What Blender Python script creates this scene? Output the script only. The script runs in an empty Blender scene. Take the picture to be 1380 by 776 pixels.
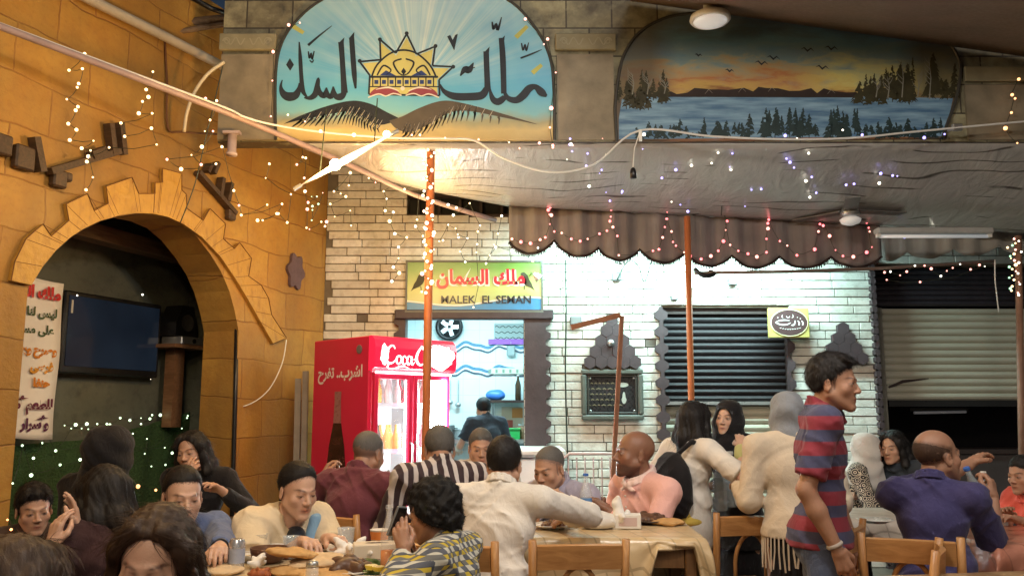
import bpy, math, random
import numpy as np
from mathutils import Vector, Matrix
random.seed(7); RNG = np.random.default_rng(7)
SC = bpy.context.scene; COL = SC.collection
R = math.radians
# ------------------------------------------------------------------ camera
FPX, CAMH, PITCH = 1150.0, 1.37, math.atan(170/1150.0)
cd = bpy.data.cameras.new('camera'); cam = bpy.data.objects.new('camera', cd); COL.objects.link(cam)
cam.location = (0, 0, CAMH); cam.rotation_euler = (R(90)+PITCH, 0, 0)
cd.sensor_width = 36; cd.lens = 36*FPX/1380; cd.clip_end = 500; cd.clip_start = .05
SC.camera = cam
# ------------------------------------------------------------------ night sky and a very faint warm street glow
wd = bpy.data.worlds.new('World'); SC.world = wd; wd.use_nodes = True
nt = wd.node_tree; bg = nt.nodes['Background']
sky = nt.nodes.new('ShaderNodeTexSky'); sky.sky_type = 'NISHITA'; sky.sun_disc = False
sky.sun_elevation = R(28); sky.sun_rotation = R(180)
nt.links.new(sky.outputs[0], bg.inputs[0]); bg.inputs[1].default_value = 0.010
sl = bpy.data.lights.new('sun', 'SUN'); sl.energy = .34; sl.angle = R(20); sl.color = (1, .86, .7)
so = bpy.data.objects.new('sun', sl); COL.objects.link(so); so.rotation_euler = (R(62), 0, R(12))
SC.view_settings.view_transform = 'Standard'; SC.view_settings.look = 'None'
SC.view_settings.exposure = 0.25; SC.view_settings.gamma = 1
SC.cycles.use_denoising = True
SC.cycles.max_bounces = 6; SC.cycles.diffuse_bounces = 3; SC.cycles.glossy_bounces = 3
SC.cycles.transmission_bounces = 6; SC.cycles.transparent_max_bounces = 12
SC.cycles.sample_clamp_indirect = 4; SC.cycles.caustics_reflective = False; SC.cycles.caustics_refractive = False

# ------------------------------------------------------------------ picture <-> place
CP, SP = math.cos(PITCH), math.sin(PITCH)
def ray(px, py):
    a, b = (px-690)/FPX, (388-py)/FPX
    return Vector((a, CP-b*SP, SP+b*CP))
def W(px, py, Y):
    d = ray(px, py); t = Y/d.y
    return Vector((d.x*t, Y, CAMH+d.z*t))
def onz(px, py, z):
    d = ray(px, py); t = (z-CAMH)/d.z
    return Vector((d.x*t, d.y*t, z))
class Frame:
    """a flat frame: origin o, axes u, v in the plane, n towards the viewer"""
    def __init__(s, o, u, v):
        s.o = Vector(o); s.u = Vector(u).normalized(); s.v = Vector(v).normalized(); s.n = s.u.cross(s.v)
    def hit(s, px, py, off=0):
        d = ray(px, py); c = Vector((0, 0, CAMH)); o = s.o+s.n*off
        t = (o-c).dot(s.n)/d.dot(s.n); q = c+d*t-o
        return (q.dot(s.u), q.dot(s.v))
    def M(s, u=0, v=0, n=0):
        m = Matrix((s.u, s.v, s.n)).transposed().to_4x4(); m.translation = s.o+s.u*u+s.v*v+s.n*n
        return m
    def P(s, u, v, n=0): return s.o+s.u*u+s.v*v+s.n*n

# ------------------------------------------------------------------ object helpers
def tag(o, label=None, cat=None, group=None, kind=None):
    if label: o['label'] = label
    if cat: o['category'] = cat
    if group: o['group'] = group
    if kind: o['kind'] = kind
    return o
def empty(name, loc=(0, 0, 0), rz=0, label=None, cat=None, group=None, M=None):
    o = bpy.data.objects.new(name, None); COL.objects.link(o); o.empty_display_size = .1
    if M is not None: o.matrix_world = M
    else: o.location = loc; o.rotation_euler = (0, 0, rz)
    return tag(o, label, cat, group)
def link(name, me, mats, parent=None, M=None):
    o = bpy.data.objects.new(name, me); COL.objects.link(o)
    if not isinstance(mats, (list, tuple)): mats = [mats]
    if len(me.materials) == 0:
        for m in mats: me.materials.append(m)
    if parent is not None: o.parent = parent
    if M is not None: o.matrix_basis = M
    return o
class MB:
    def __init__(s): s.v = []; s.f = []; s.m = []; s.r = []; s.mi = 0; s.rv = 0.5
    def add(s, vs, fs):
        b = len(s.v); s.v += [tuple(x) for x in vs]
        for f in fs: s.f.append(tuple(b+i for i in f)); s.m.append(s.mi); s.r.append(s.rv)
        return s
    def box(s, c, d, M=None, bev=0):
        x, y, z = d[0]/2, d[1]/2, d[2]/2
        if bev <= 0:
            vs = [Vector((sx*x, sy*y, sz*z)) for sx in (-1, 1) for sy in (-1, 1) for sz in (-1, 1)]
            fs = [(0, 1, 3, 2), (4, 6, 7, 5), (0, 4, 5, 1), (2, 3, 7, 6), (0, 2, 6, 4), (1, 5, 7, 3)]
        else:
            b = min(bev, x*.9, y*.9, z*.9); vs = []; fs = []
            # chamfered box: 24 verts
            idx = {}
            for sx in (-1, 1):
                for sy in (-1, 1):
                    for sz in (-1, 1):
                        for a in range(3):
                            p = [sx*(x-b), sy*(y-b), sz*(z-b)]; p[a] = (sx*x, sy*y, sz*z)[a]
                            idx[(sx, sy, sz, a)] = len(vs); vs.append(Vector(p))
            for a in range(3):
                b1, c1 = (a+1) % 3, (a+2) % 3
                for sg in (-1, 1):
                    q = []
                    for (s1, s2) in ((-1, -1), (1, -1), (1, 1), (-1, 1)):
                        k = [0, 0, 0]; k[a] = sg; k[b1] = s1; k[c1] = s2; q.append(idx[(*k, a)])
                    fs.append(q if sg > 0 else q[::-1])
            for a in range(3):
                b1, c1 = (a+1) % 3, (a+2) % 3
                for s1 in (-1, 1):
                    for s2 in (-1, 1):
                        k0 = [0]*3; k0[a] = -1; k0[b1] = s1; k0[c1] = s2; k1 = list(k0); k1[a] = 1
                        q = [idx[(*k0, b1)], idx[(*k1, b1)], idx[(*k1, c1)], idx[(*k0, c1)]]
                        fs.append(q[::-1] if s1*s2 > 0 else q)
            for sx in (-1, 1):
                for sy in (-1, 1):
                    for sz in (-1, 1):
                        q = [idx[(sx, sy, sz, 0)], idx[(sx, sy, sz, 1)], idx[(sx, sy, sz, 2)]]
                        fs.append(q if sx*sy*sz > 0 else q[::-1])
        c = Vector(c)
        if M is not None: vs = [c+(M.to_3x3() @ v) for v in vs]
        else: vs = [c+v for v in vs]
        return s.add(vs, fs)
    def bar(s, a, b, w, h, up=(0, 0, 1)):
        a, b = Vector(a), Vector(b); d = (b-a); L = d.length; d.normalize()
        x = d.cross(Vector(up))
        if x.length < 1e-4: x = d.cross(Vector((1, 0, 0)))
        x.normalize(); y = x.cross(d)
        M = Matrix((x, d, y)).transposed()
        return s.box((a+b)/2, (w, L, h), M)
    def tube(s, pts, r, n=8, cap=True, closed=False):
        pts = [Vector(p) for p in pts]; rs = r if isinstance(r, (list, tuple)) else [r]*len(pts)
        rings = []; prev = None
        for i, p in enumerate(pts):
            if closed: t = pts[(i+1) % len(pts)]-pts[i-1]
            else: t = pts[min(i+1, len(pts)-1)]-pts[max(i-1, 0)]
            if t.length < 1e-9: t = Vector((0, 0, 1))
            t.normalize()
            if prev is None:
                x = t.cross(Vector((0, 0, 1)))
                if x.length < 1e-3: x = t.cross(Vector((1, 0, 0)))
            else: x = prev-t*prev.dot(t)
            x.normalize(); prev = x; y = t.cross(x)
            rings.append([p+(x*math.cos(2*math.pi*k/n)+y*math.sin(2*math.pi*k/n))*rs[i] for k in range(n)])
        vs = [q for ring in rings for q in ring]; fs = []; m = len(pts)
        for i in range(m if closed else m-1):
            j = (i+1) % m
            for k in range(n): fs.append((i*n+k, i*n+(k+1) % n, j*n+(k+1) % n, j*n+k))
        if cap and not closed:
            fs.append(tuple(range(n))[::-1]); fs.append(tuple((m-1)*n+k for k in range(n)))
        return s.add(vs, fs)
    def lathe(s, prof, c=(0, 0, 0), n=20, M=None, cap=True):
        c = Vector(c); vs = []; fs = []; m = len(prof)
        for r, z in prof:
            for k in range(n):
                v = Vector((r*math.cos(2*math.pi*k/n), r*math.sin(2*math.pi*k/n), z))
                vs.append(c+((M.to_3x3() @ v) if M is not None else v))
        for i in range(m-1):
            for k in range(n): fs.append((i*n+k, i*n+(k+1) % n, (i+1)*n+(k+1) % n, (i+1)*n+k))
        if cap:
            fs.append(tuple(range(n))[::-1]); fs.append(tuple((m-1)*n+k for k in range(n)))
        return s.add(vs, fs)
    def prism(s, pts, z0, z1):
        """polygon in xy extruded from z0 to z1"""
        A = sum(pts[i][0]*pts[(i+1) % len(pts)][1]-pts[(i+1) % len(pts)][0]*pts[i][1] for i in range(len(pts)))
        if A < 0: pts = pts[::-1]
        n = len(pts); vs = [(p[0], p[1], z1) for p in pts]+[(p[0], p[1], z0) for p in pts]
        fs = [tuple(range(n)), tuple(range(2*n-1, n-1, -1))]
        for i in range(n):
            j = (i+1) % n; fs.append((i, n+i, n+j, j))
        return s.add(vs, fs)
    def poly(s, pts, z=0):
        A = sum(pts[i][0]*pts[(i+1) % len(pts)][1]-pts[(i+1) % len(pts)][0]*pts[i][1] for i in range(len(pts)))
        if A < 0: pts = pts[::-1]
        return s.add([(p[0], p[1], z) for p in pts], [tuple(range(len(pts)))])
    def stroke(s, pts, ws, z=0):
        """flat brush stroke through 2-D points with a width per point"""
        if not isinstance(ws, (list, tuple)): ws = [ws]*len(pts)
        P = [Vector((p[0], p[1])) for p in pts]; L = []; Rr = []
        for i, p in enumerate(P):
            t = (P[min(i+1, len(P)-1)]-P[max(i-1, 0)]); t = t.normalized() if t.length > 1e-9 else Vector((1, 0))
            nn = Vector((-t.y, t.x)); L.append(p+nn*ws[i]/2); Rr.append(p-nn*ws[i]/2)
        n = len(P); vs = [(q.x, q.y, z) for q in L]+[(q.x, q.y, z) for q in Rr]
        return s.add(vs, [(i, n+i, n+i+1, i+1) for i in range(n-1)])
    def ball(s, c, r, n=8, m=6, sc=(1, 1, 1)):
        prof = [(r*math.sin(math.pi*(i+.001)/(m+.002)), -r*math.cos(math.pi*i/m)) for i in range(m+1)]
        return s.lathe(prof, c, n, Matrix.Diagonal((*sc, 1)), cap=False)
    def grid(s, fn, nu, nv):
        vs = [fn(i/nu, j/nv) for j in range(nv+1) for i in range(nu+1)]
        return s.add(vs, [(j*(nu+1)+i, j*(nu+1)+i+1, (j+1)*(nu+1)+i+1, (j+1)*(nu+1)+i) for j in range(nv) for i in range(nu)])
    def mesh(s, name='mesh', smooth=False):
        me = bpy.data.meshes.new(name); me.from_pydata(s.v, [], s.f); 
        me.polygons.foreach_set('material_index', s.m)
        if smooth: me.polygons.foreach_set('use_smooth', [True]*len(s.f))
        if len(set(s.r)) > 1:
            a = me.attributes.new('rnd', 'FLOAT', 'FACE'); a.data.foreach_set('value', s.r)
        me.update(); return me
    def build(s, name, mat, parent=None, M=None, smooth=False):
        return link(name, s.mesh(name, smooth), mat, parent, M)
def cr(pts, n=6):
    """Catmull-Rom through points (any dimension)"""
    out = []; P = [np.array(p, float) for p in pts]
    for i in range(len(P)-1):
        a, b, c, d = P[max(i-1, 0)], P[i], P[i+1], P[min(i+2, len(P)-1)]
        for k in range(n):
            t = k/n; out.append(.5*((2*b)+(c-a)*t+(2*a-5*b+4*c-d)*t*t+(3*b-a-3*c+d)*t**3))
    out.append(P[-1]); return [tuple(p) for p in out]

# ------------------------------------------------------------------ materials
MATS = {}
def newmat(name):
    m = bpy.data.materials.new(name); m.use_nodes = True; MATS[name] = m
    return m, m.node_tree, m.node_tree.nodes['Principled BSDF']
def mixc(t, fac, a, b, mode='MIX'):
    n = t.nodes.new('ShaderNodeMix'); n.data_type = 'RGBA'; n.blend_type = mode
    for s, v in ((0, fac), (6, a), (7, b)):
        if hasattr(v, 'is_linked') or isinstance(v, bpy.types.NodeSocket): t.links.new(v, n.inputs[s])
        else: n.inputs[s].default_value = v if s == 0 else (*v[:3], 1)
    return n.outputs[2]
def math_n(t, op, a, b=0.0, c=None):
    n = t.nodes.new('ShaderNodeMath'); n.operation = op
    for i, v in enumerate((a, b) if c is None else (a, b, c)):
        if isinstance(v, bpy.types.NodeSocket): t.links.new(v, n.inputs[i])
        else: n.inputs[i].default_value = v
    return n.outputs[0]
def ramp(t, fac, stops, interp='LINEAR'):
    n = t.nodes.new('ShaderNodeValToRGB'); t.links.new(fac, n.inputs[0]); e = n.color_ramp.elements
    n.color_ramp.interpolation = interp
    while len(e) < len(stops): e.new(.5)
    for i, (p, c) in enumerate(stops): e[i].position = p; e[i].color = (*c[:3], 1) if hasattr(c, '__len__') else (c, c, c, 1)
    return n.outputs[0]
def coord(t, scale=(1, 1, 1), rot=(0, 0, 0), loc=(0, 0, 0)):
    tc = t.nodes.new('ShaderNodeTexCoord'); mp = t.nodes.new('ShaderNodeMapping')
    mp.inputs['Scale'].default_value = scale; mp.inputs['Rotation'].default_value = rot; mp.inputs['Location'].default_value = loc
    t.links.new(tc.outputs['Object'], mp.inputs[0]); return mp.outputs[0]
def noise(t, vec, scale, detail=4, rough=.55, dist=0):
    n = t.nodes.new('ShaderNodeTexNoise'); n.inputs['Scale'].default_value = scale
    n.inputs['Detail'].default_value = detail; n.inputs['Roughness'].default_value = rough; n.inputs['Distortion'].default_value = dist
    if vec is not None: t.links.new(vec, n.inputs['Vector'])
    return n.outputs['Fac']
def bump(t, bs, h, strength=.3, dist=.01):
    n = t.nodes.new('ShaderNodeBump'); n.inputs['Strength'].default_value = strength; n.inputs['Distance'].default_value = dist
    t.links.new(h, n.inputs['Height']); t.links.new(n.outputs[0], bs.inputs['Normal'])
def mat(name, col, rough=.6, metal=0, var=.18, vs=12, bmp=.15, bs_=40, scale=(1, 1, 1), spec=.4, rnd=0):
    """plain surface with mottled colour, uneven gloss and fine relief"""
    if name in MATS: return MATS[name]
    m, t, b = newmat(name); v = coord(t, scale)
    n1 = noise(t, v, vs, 5); n2 = noise(t, v, bs_, 3)
    c = mixc(t, n1, [x*(1-var) for x in col], [min(1, x*(1+var)) for x in col])
    if rnd:
        a = t.nodes.new('ShaderNodeAttribute'); a.attribute_name = 'rnd'
        k = ramp(t, a.outputs['Fac'], [(0, 1-rnd), (1, 1+rnd)]); c = mixc(t, 1.0, c, k, 'MULTIPLY')
    t.links.new(c, b.inputs['Base Color'])
    t.links.new(ramp(t, n2, [(.2, max(0, rough-.12)), (.8, min(1, rough+.12))]), b.inputs['Roughness'])
    b.inputs['Metallic'].default_value = metal; b.inputs['Specular IOR Level'].default_value = spec
    if bmp: bump(t, b, n2, bmp, .006)
    return m
def emis(name, col, strength, sample=False, base=(.8, .8, .8)):
    if name in MATS: return MATS[name]
    m, t, b = newmat(name); b.inputs['Base Color'].default_value = (*base, 1)
    b.inputs['Emission Color'].default_value = (*col, 1); b.inputs['Emission Strength'].default_value = strength
    if not sample: m.cycles.emission_sampling = 'NONE'
    return m
def glass(name, col=(1, 1, 1), rough=.03, alpha=.25):
    """thin glass: mostly clear with a reflective skin"""
    if name in MATS: return MATS[name]
    m, t, b = newmat(name); b.inputs['Base Color'].default_value = (*col, 1); b.inputs['Roughness'].default_value = rough
    b.inputs['Alpha'].default_value = alpha; b.inputs['Specular IOR Level'].default_value = .8
    return m
def wood(name, a, b_, scale=8, rough=.45, axis=(1, 1, .12)):
    if name in MATS: return MATS[name]
    m, t, b = newmat(name); v = coord(t, axis); n = noise(t, v, scale*4, 6, .6, 1.2)
    t.links.new(ramp(t, n, [(.3, a), (.7, b_)]), b.inputs['Base Color']); b.inputs['Roughness'].default_value = rough
    bump(t, b, n, .15, .004); return m

# ------------------------------------------------------------------ lettering
AR = {  # letter: isolated, final, initial, medial
 'ا': 'FE8D FE8E', 'أ': 'FE83 FE84', 'ب': 'FE8F FE90 FE91 FE92', 'ت': 'FE95 FE96 FE97 FE98', 'ج': 'FE9D FE9E FE9F FEA0',
 'ح': 'FEA1 FEA2 FEA3 FEA4', 'د': 'FEA9 FEAA', 'ر': 'FEAD FEAE', 'س': 'FEB1 FEB2 FEB3 FEB4', 'ش': 'FEB5 FEB6 FEB7 FEB8',
 'ص': 'FEB9 FEBA FEBB FEBC', 'ط': 'FEC1 FEC2 FEC3 FEC4', 'ع': 'FEC9 FECA FECB FECC', 'ف': 'FED1 FED2 FED3 FED4',
 'ك': 'FED9 FEDA FEDB FEDC', 'ل': 'FEDD FEDE FEDF FEE0', 'م': 'FEE1 FEE2 FEE3 FEE4', 'ن': 'FEE5 FEE6 FEE7 FEE8',
 'ه': 'FEE9 FEEA FEEB FEEC', 'و': 'FEED FEEE', 'ى': 'FEEF FEF0', 'ي': 'FEF1 FEF2 FEF3 FEF4', 'ق': 'FED5 FED6 FED7 FED8'}
def arabic(s):
    out = []
    for i, ch in enumerate(s):
        if ch not in AR: out.append(ch); continue
        fm = [chr(int(x, 16)) for x in AR[ch].split()]
        pj = i > 0 and s[i-1] in AR and len(AR[s[i-1]].split()) == 4
        nj = i+1 < len(s) and s[i+1] in AR and len(fm) == 4
        out.append(fm[3] if pj and nj else fm[1] if pj else fm[2] if nj else fm[0])
    return ''.join(out[::-1])
def text_mesh(s, size, bold=0.0, extrude=0.0, align='CENTER', shear=0.0, space=1.0):
    c = bpy.data.curves.new('lettering', 'FONT'); c.body = s; c.size = size; c.offset = bold; c.extrude = extrude
    c.align_x = align; c.align_y = 'CENTER'; c.shear = shear; c.space_character = space; c.resolution_u = 3
    o = bpy.data.objects.new('lettering', c); COL.objects.link(o)
    dg = bpy.context.evaluated_depsgraph_get(); me = bpy.data.meshes.new_from_object(o.evaluated_get(dg))
    bpy.data.objects.remove(o); bpy.data.curves.remove(c); me.materials.clear()
    par = list(range(len(me.vertices)))                 # lift touching glyphs apart so no two faces share a plane
    def find(i):
        while par[i] != i: par[i] = par[par[i]]; i = par[i]
        return i
    for e in me.edges: par[find(e.vertices[0])] = find(e.vertices[1])
    ids = {}
    for v in me.vertices: v.co.z += .0005*(ids.setdefault(find(v.index), len(ids)) % 4)
    return me
def text(name, s, size, m, parent, loc, width=None, height=None, **k):
    me = text_mesh(s, size, **k)
    if width or height:
        xs = [v.co.x for v in me.vertices]; ys = [v.co.y for v in me.vertices]
        fx = width/(max(xs)-min(xs)) if width else 1; fy = height/(max(ys)-min(ys)) if height else fx
        if not width: fx = fy
        cx, cy = (max(xs)+min(xs))/2, (max(ys)+min(ys))/2
        for v in me.vertices: v.co.x = (v.co.x-cx)*fx; v.co.y = (v.co.y-cy)*fy
    return link(name, me, m, parent, Matrix.Translation(loc))
# ------------------------------------------------------------------ smooth solids (signed distances -> mesh)
def A3(p): return np.array(p, float)
def nrm(v): v = A3(v); return v/max(1e-9, np.linalg.norm(v))
class Solid:
    def __init__(s, res): s.res = res; s.ops = []; s.noise = None; s.post = []
    def cone(s, a, b, ra, rb, k=.02, flat=False, sub=False):
        s.ops.append(('c', A3(a), A3(b), ra, rb, k, flat, sub)); return s
    def ell(s, c, r, k=.02, M=None, sub=False):
        s.ops.append(('e', A3(c), A3(r), np.eye(3) if M is None else np.array(M, float), 0, k, False, sub)); return s
    def chain(s, pts, rs, k=.02):
        for i in range(len(pts)-1): s.cone(pts[i], pts[i+1], rs[i], rs[i+1], k)
        return s
    def bbox(s):
        lo = np.full(3, 1e9); hi = -lo
        for o in s.ops:
            if o[-1]: continue
            if o[0] == 'c': r = max(o[3], o[4]); a = np.minimum(o[1], o[2])-r; b = np.maximum(o[1], o[2])+r
            else: r = max(o[2]); a = o[1]-r; b = o[1]+r
            lo = np.minimum(lo, a); hi = np.maximum(hi, b)
        return lo, hi
    def mesh_np(s):
        h = s.res; lo, hi = s.bbox(); lo = lo-4*h; hi = hi+4*h
        n = np.ceil((hi-lo)/h).astype(int)+1
        F = np.full(n, .5, np.float32); ax = [lo[i]+h*np.arange(n[i]) for i in range(3)]
        for o in s.ops:
            k = o[5]; mg = max(k*1.5, 4*h)
            if o[0] == 'c': r = max(o[3], o[4]); a = np.minimum(o[1], o[2])-r-mg; b = np.maximum(o[1], o[2])+r+mg
            else: r = max(o[2]); a = o[1]-r-mg; b = o[1]+r+mg
            i0 = np.clip(np.floor((a-lo)/h).astype(int), 0, n-1); i1 = np.clip(np.ceil((b-lo)/h).astype(int)+1, 1, n)
            if np.any(i1 <= i0): continue
            X, Y, Z = np.meshgrid(ax[0][i0[0]:i1[0]], ax[1][i0[1]:i1[1]], ax[2][i0[2]:i1[2]], indexing='ij', sparse=True)
            if o[0] == 'c':
                p, q, ra, rb = o[1:5]; d = q-p; L2 = max(1e-9, d @ d)
                tt = ((X-p[0])*d[0]+(Y-p[1])*d[1]+(Z-p[2])*d[2])/L2; t = np.clip(tt, 0, 1)
                D = np.sqrt((X-p[0]-t*d[0])**2+(Y-p[1]-t*d[1])**2+(Z-p[2]-t*d[2])**2)-(ra+t*(rb-ra))
                if o[6]: D = np.maximum(D, (tt-1)*math.sqrt(L2))
            else:
                c, r, M = o[1], o[2], o[3]; x, y, z = X-c[0], Y-c[1], Z-c[2]
                u = [(x*M[0, i]+y*M[1, i]+z*M[2, i]) for i in range(3)]
                k0 = np.sqrt(sum((u[i]/r[i])**2 for i in range(3)))+1e-9
                k1 = np.sqrt(sum((u[i]/r[i]**2)**2 for i in range(3)))+1e-9
                D = k0*(k0-1)/k1
            S = (slice(i0[0], i1[0]), slice(i0[1], i1[1]), slice(i0[2], i1[2])); f = F[S]
            if o[-1]:
                D = -D; hh = np.clip(.5-.5*(f-D)/k, 0, 1); F[S] = f*(1-hh)+D*hh+k*hh*(1-hh)
            else:
                hh = np.clip(.5+.5*(f-D)/k, 0, 1); F[S] = f*(1-hh)+D*hh-k*hh*(1-hh)
        if s.noise is not None or s.post:
            X, Y, Z = np.meshgrid(*ax, indexing='ij', sparse=True)
            if s.noise is not None: F += s.noise(X, Y, Z).astype(np.float32)
            for fn in s.post: F = fn(F, X, Y, Z).astype(np.float32)
        F[0] = F[-1] = .1; F[:, 0] = F[:, -1] = .1; F[:, :, 0] = F[:, :, -1] = .1
        return nets(F, lo, h)
def smax(a, b, k): hh = np.clip(.5-.5*(a-b)/k, 0, 1); return a*(1-hh)+b*hh+k*hh*(1-hh)
def nets(F, lo, h):
    ins = F < 0; n = F.shape
    c = np.zeros((n[0]-1, n[1]-1, n[2]-1), np.int8)
    for i in (0, 1):
        for j in (0, 1):
            for k in (0, 1): c += ins[i:n[0]-1+i, j:n[1]-1+j, k:n[2]-1+k]
    idx = np.argwhere((c > 0) & (c < 8))
    acc = np.zeros((len(idx), 3)); cnt = np.zeros(len(idx))
    cor = [(i, j, k) for i in (0, 1) for j in (0, 1) for k in (0, 1)]
    val = {q: F[idx[:, 0]+q[0], idx[:, 1]+q[1], idx[:, 2]+q[2]] for q in cor}
    for a in range(3):
        for q in cor:
            if q[a]: continue
            p = list(q); p[a] = 1; p = tuple(p); va, vb = val[q], val[p]; x = (va < 0) != (vb < 0)
            t = np.where(x, va/np.where(x, va-vb, 1), 0); P = np.tile(np.array(q, float), (len(idx), 1)); P[:, a] += t
            acc += P*x[:, None]; cnt += x
    V = lo+h*(idx+acc/cnt[:, None]); m = np.full(c.shape, -1, np.int64); m[idx[:, 0], idx[:, 1], idx[:, 2]] = np.arange(len(idx))
    Q = []
    for a in range(3):
        b1, b2 = (a+1) % 3, (a+2) % 3
        sl0 = [slice(None)]*3; sl1 = [slice(None)]*3; sl0[a] = slice(0, n[a]-1); sl1[a] = slice(1, n[a])
        e0, e1 = ins[tuple(sl0)], ins[tuple(sl1)]; g = np.argwhere(e0 != e1)
        g = g[(g[:, b1] > 0) & (g[:, b2] > 0) & (g[:, b1] < n[b1]-1) & (g[:, b2] < n[b2]-1)]
        if not len(g): continue
        fl = e0[g[:, 0], g[:, 1], g[:, 2]]; w = []
        for (d1, d2) in ((-1, -1), (0, -1), (0, 0), (-1, 0)):
            gg = g.copy(); gg[:, b1] += d1; gg[:, b2] += d2; w.append(m[gg[:, 0], gg[:, 1], gg[:, 2]])
        q = np.stack(w, 1); q[~fl] = q[~fl][:, ::-1]; Q.append(q)
    return V, np.concatenate(Q)
def np_mesh(parts, name='mesh', smooth_it=1):
    """join (V, Q, colour or None) shells into one mesh"""
    Vs, Qs, Cs, b = [], [], [], 0
    for p in parts:
        V, Q = p[0], p[1]
        for _ in range(smooth_it if len(p) < 4 else 0):
            S = np.zeros_like(V); N = np.zeros(len(V))
            for k in range(4):
                a, c = Q[:, k], Q[:, (k+1) % 4]
                np.add.at(S, a, V[c]); np.add.at(N, a, 1); np.add.at(S, c, V[a]); np.add.at(N, c, 1)
            V = V*.5+.5*S/np.maximum(N, 1)[:, None]
        Vs.append(V); Qs.append(Q+b); b += len(V)
        if len(p) > 2 and p[2] is not None:
            col = p[2]; Cs.append(np.tile(np.array([*col[:3], 1.]), (len(V), 1)) if np.ndim(col) == 1 else np.concatenate([col, np.ones((len(V), 1))], 1))
    V = np.concatenate(Vs); Q = np.concatenate(Qs); me = bpy.data.meshes.new(name)
    me.vertices.add(len(V)); me.vertices.foreach_set('co', V.astype(np.float32).ravel())
    me.loops.add(len(Q)*4); me.loops.foreach_set('vertex_index', Q.astype(np.int32).ravel())
    me.polygons.add(len(Q)); me.polygons.foreach_set('loop_start', np.arange(0, len(Q)*4, 4, dtype=np.int32))
    me.polygons.foreach_set('use_smooth', np.ones(len(Q), bool))
    if Cs:
        a = me.attributes.new('tone', 'FLOAT_COLOR', 'POINT'); a.data.foreach_set('color', np.concatenate(Cs).astype(np.float32).ravel())
    me.update(calc_edges=True); me.validate(); return me
def wrinkle(amp, seed, f=(9, 9, 5)):
    r = np.random.default_rng(seed); ph = r.uniform(0, 6.28, 14)
    rg = lambda v: (1-np.abs(v))**2.2*2-.55
    def fn(X, Y, Z):
        wx = X+.022*np.sin(Z*23+ph[0])+.012*np.sin(Y*41+ph[1]); wz = Z+.03*np.sin(X*15+ph[2])+.016*np.sin(Y*27+ph[3]); wy = Y+.02*np.sin(Z*19+ph[4])
        a = rg(np.sin(wx*27+wz*16+wy*12+ph[5]))*np.clip(.5+.8*np.sin(wy*11+wz*9+ph[6]), 0, 1)
        b = rg(np.sin(wx*-24+wz*31+wy*9+ph[7]))*np.clip(.4+.8*np.sin(wz*13-wx*9+ph[8]), 0, 1)
        c = rg(np.sin(wy*38+wz*40+wx*14+ph[9]))*np.clip(.2+.8*np.sin(wx*15+wz*10+ph[10]), 0, 1)
        d = np.sin(X*9+ph[11])*np.sin(Z*8+ph[12])
        return -amp*(.8*a+.8*b+.6*c+.35*d)
    return fn
def curls(amp, f, seed=0):
    ph = np.random.default_rng(seed).uniform(0, 6.28, 6)
    return lambda X, Y, Z: amp*(np.sin(X*f+ph[0]+1.3*np.sin(Z*f*.7))*np.sin(Y*f*1.1+ph[1])*np.sin(Z*f*.95+ph[2]+1.2*np.sin(Y*f*.6))+.4*np.sin((X+Y)*f*2.1+ph[3])*np.sin((Z-X)*f*1.9+ph[4]))

# ------------------------------------------------------------------ people
def skin_mat():
    m, t, b = newmat('skin'); a = t.nodes.new('ShaderNodeAttribute'); a.attribute_name = 'tone'
    v = coord(t); n = noise(t, v, 38, 4); n2 = noise(t, v, 220, 2)
    n3 = noise(t, v, 95, 4, .6); t.links.new(mixc(t, math_n(t, 'MULTIPLY', n3, .08), mixc(t, math_n(t, 'MULTIPLY', n, .30), a.outputs['Color'], (.34, .12, .07)), (.10, .05, .03)), b.inputs['Base Color'])
    b.inputs['Roughness'].default_value = .48; b.inputs['Subsurface Weight'].default_value = .12
    b.inputs['Subsurface Radius'].default_value = (.012, .005, .003); b.inputs['Subsurface Scale'].default_value = .5
    bump(t, b, math_n(t, 'ADD', n2, math_n(t, 'MULTIPLY', n3, 1.5)), .22, .003); return m
SKIN = skin_mat()
def hair_mat(name, col, rough=.38):
    m, t, b = newmat(name); v = coord(t, (1, 1, .13)); n = noise(t, v, 260, 4, .65, .5); v2 = coord(t); n2 = noise(t, v2, 22, 3)
    c = mixc(t, n, [x*.55 for x in col], [x*1.6+.004 for x in col]); t.links.new(c, b.inputs['Base Color'])
    b.inputs['Roughness'].default_value = rough+.2; b.inputs['Specular IOR Level'].default_value = .3
    bump(t, b, n, .4, .004); return m
H_BLACK = hair_mat('hair_black', (.012, .010, .010)); H_BROWN = hair_mat('hair_brown', (.035, .018, .010), .33)
H_GREY = hair_mat('hair_grey', (.11, .105, .10), .5); H_CURL = hair_mat('hair_curly', (.010, .009, .009), .55)
H_SHAVE = hair_mat('hair_shaved', (.06, .032, .02), .5)
def cloth(name, col, rough=.85, var=.12, weave=420, sheen=.15, bs=.25):
    if name in MATS: return MATS[name]
    m, t, b = newmat(name); v = coord(t); n = noise(t, v, 9, 4); w = noise(t, v, weave, 2)
    t.links.new(mixc(t, n, [x*(1-var) for x in col], [min(1, x*(1+var)) for x in col]), b.inputs['Base Color'])
    b.inputs['Roughness'].default_value = rough; b.inputs['Sheen Weight'].default_value = sheen; b.inputs['Specular IOR Level'].default_value = .2
    f = noise(t, coord(t, (1, 1, .6)), 26, 3, .5, 1.2)
    bump(t, b, math_n(t, 'ADD', math_n(t, 'MULTIPLY', f, 2.2), math_n(t, 'MULTIPLY', w, .35)), bs, .012); return m
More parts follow.
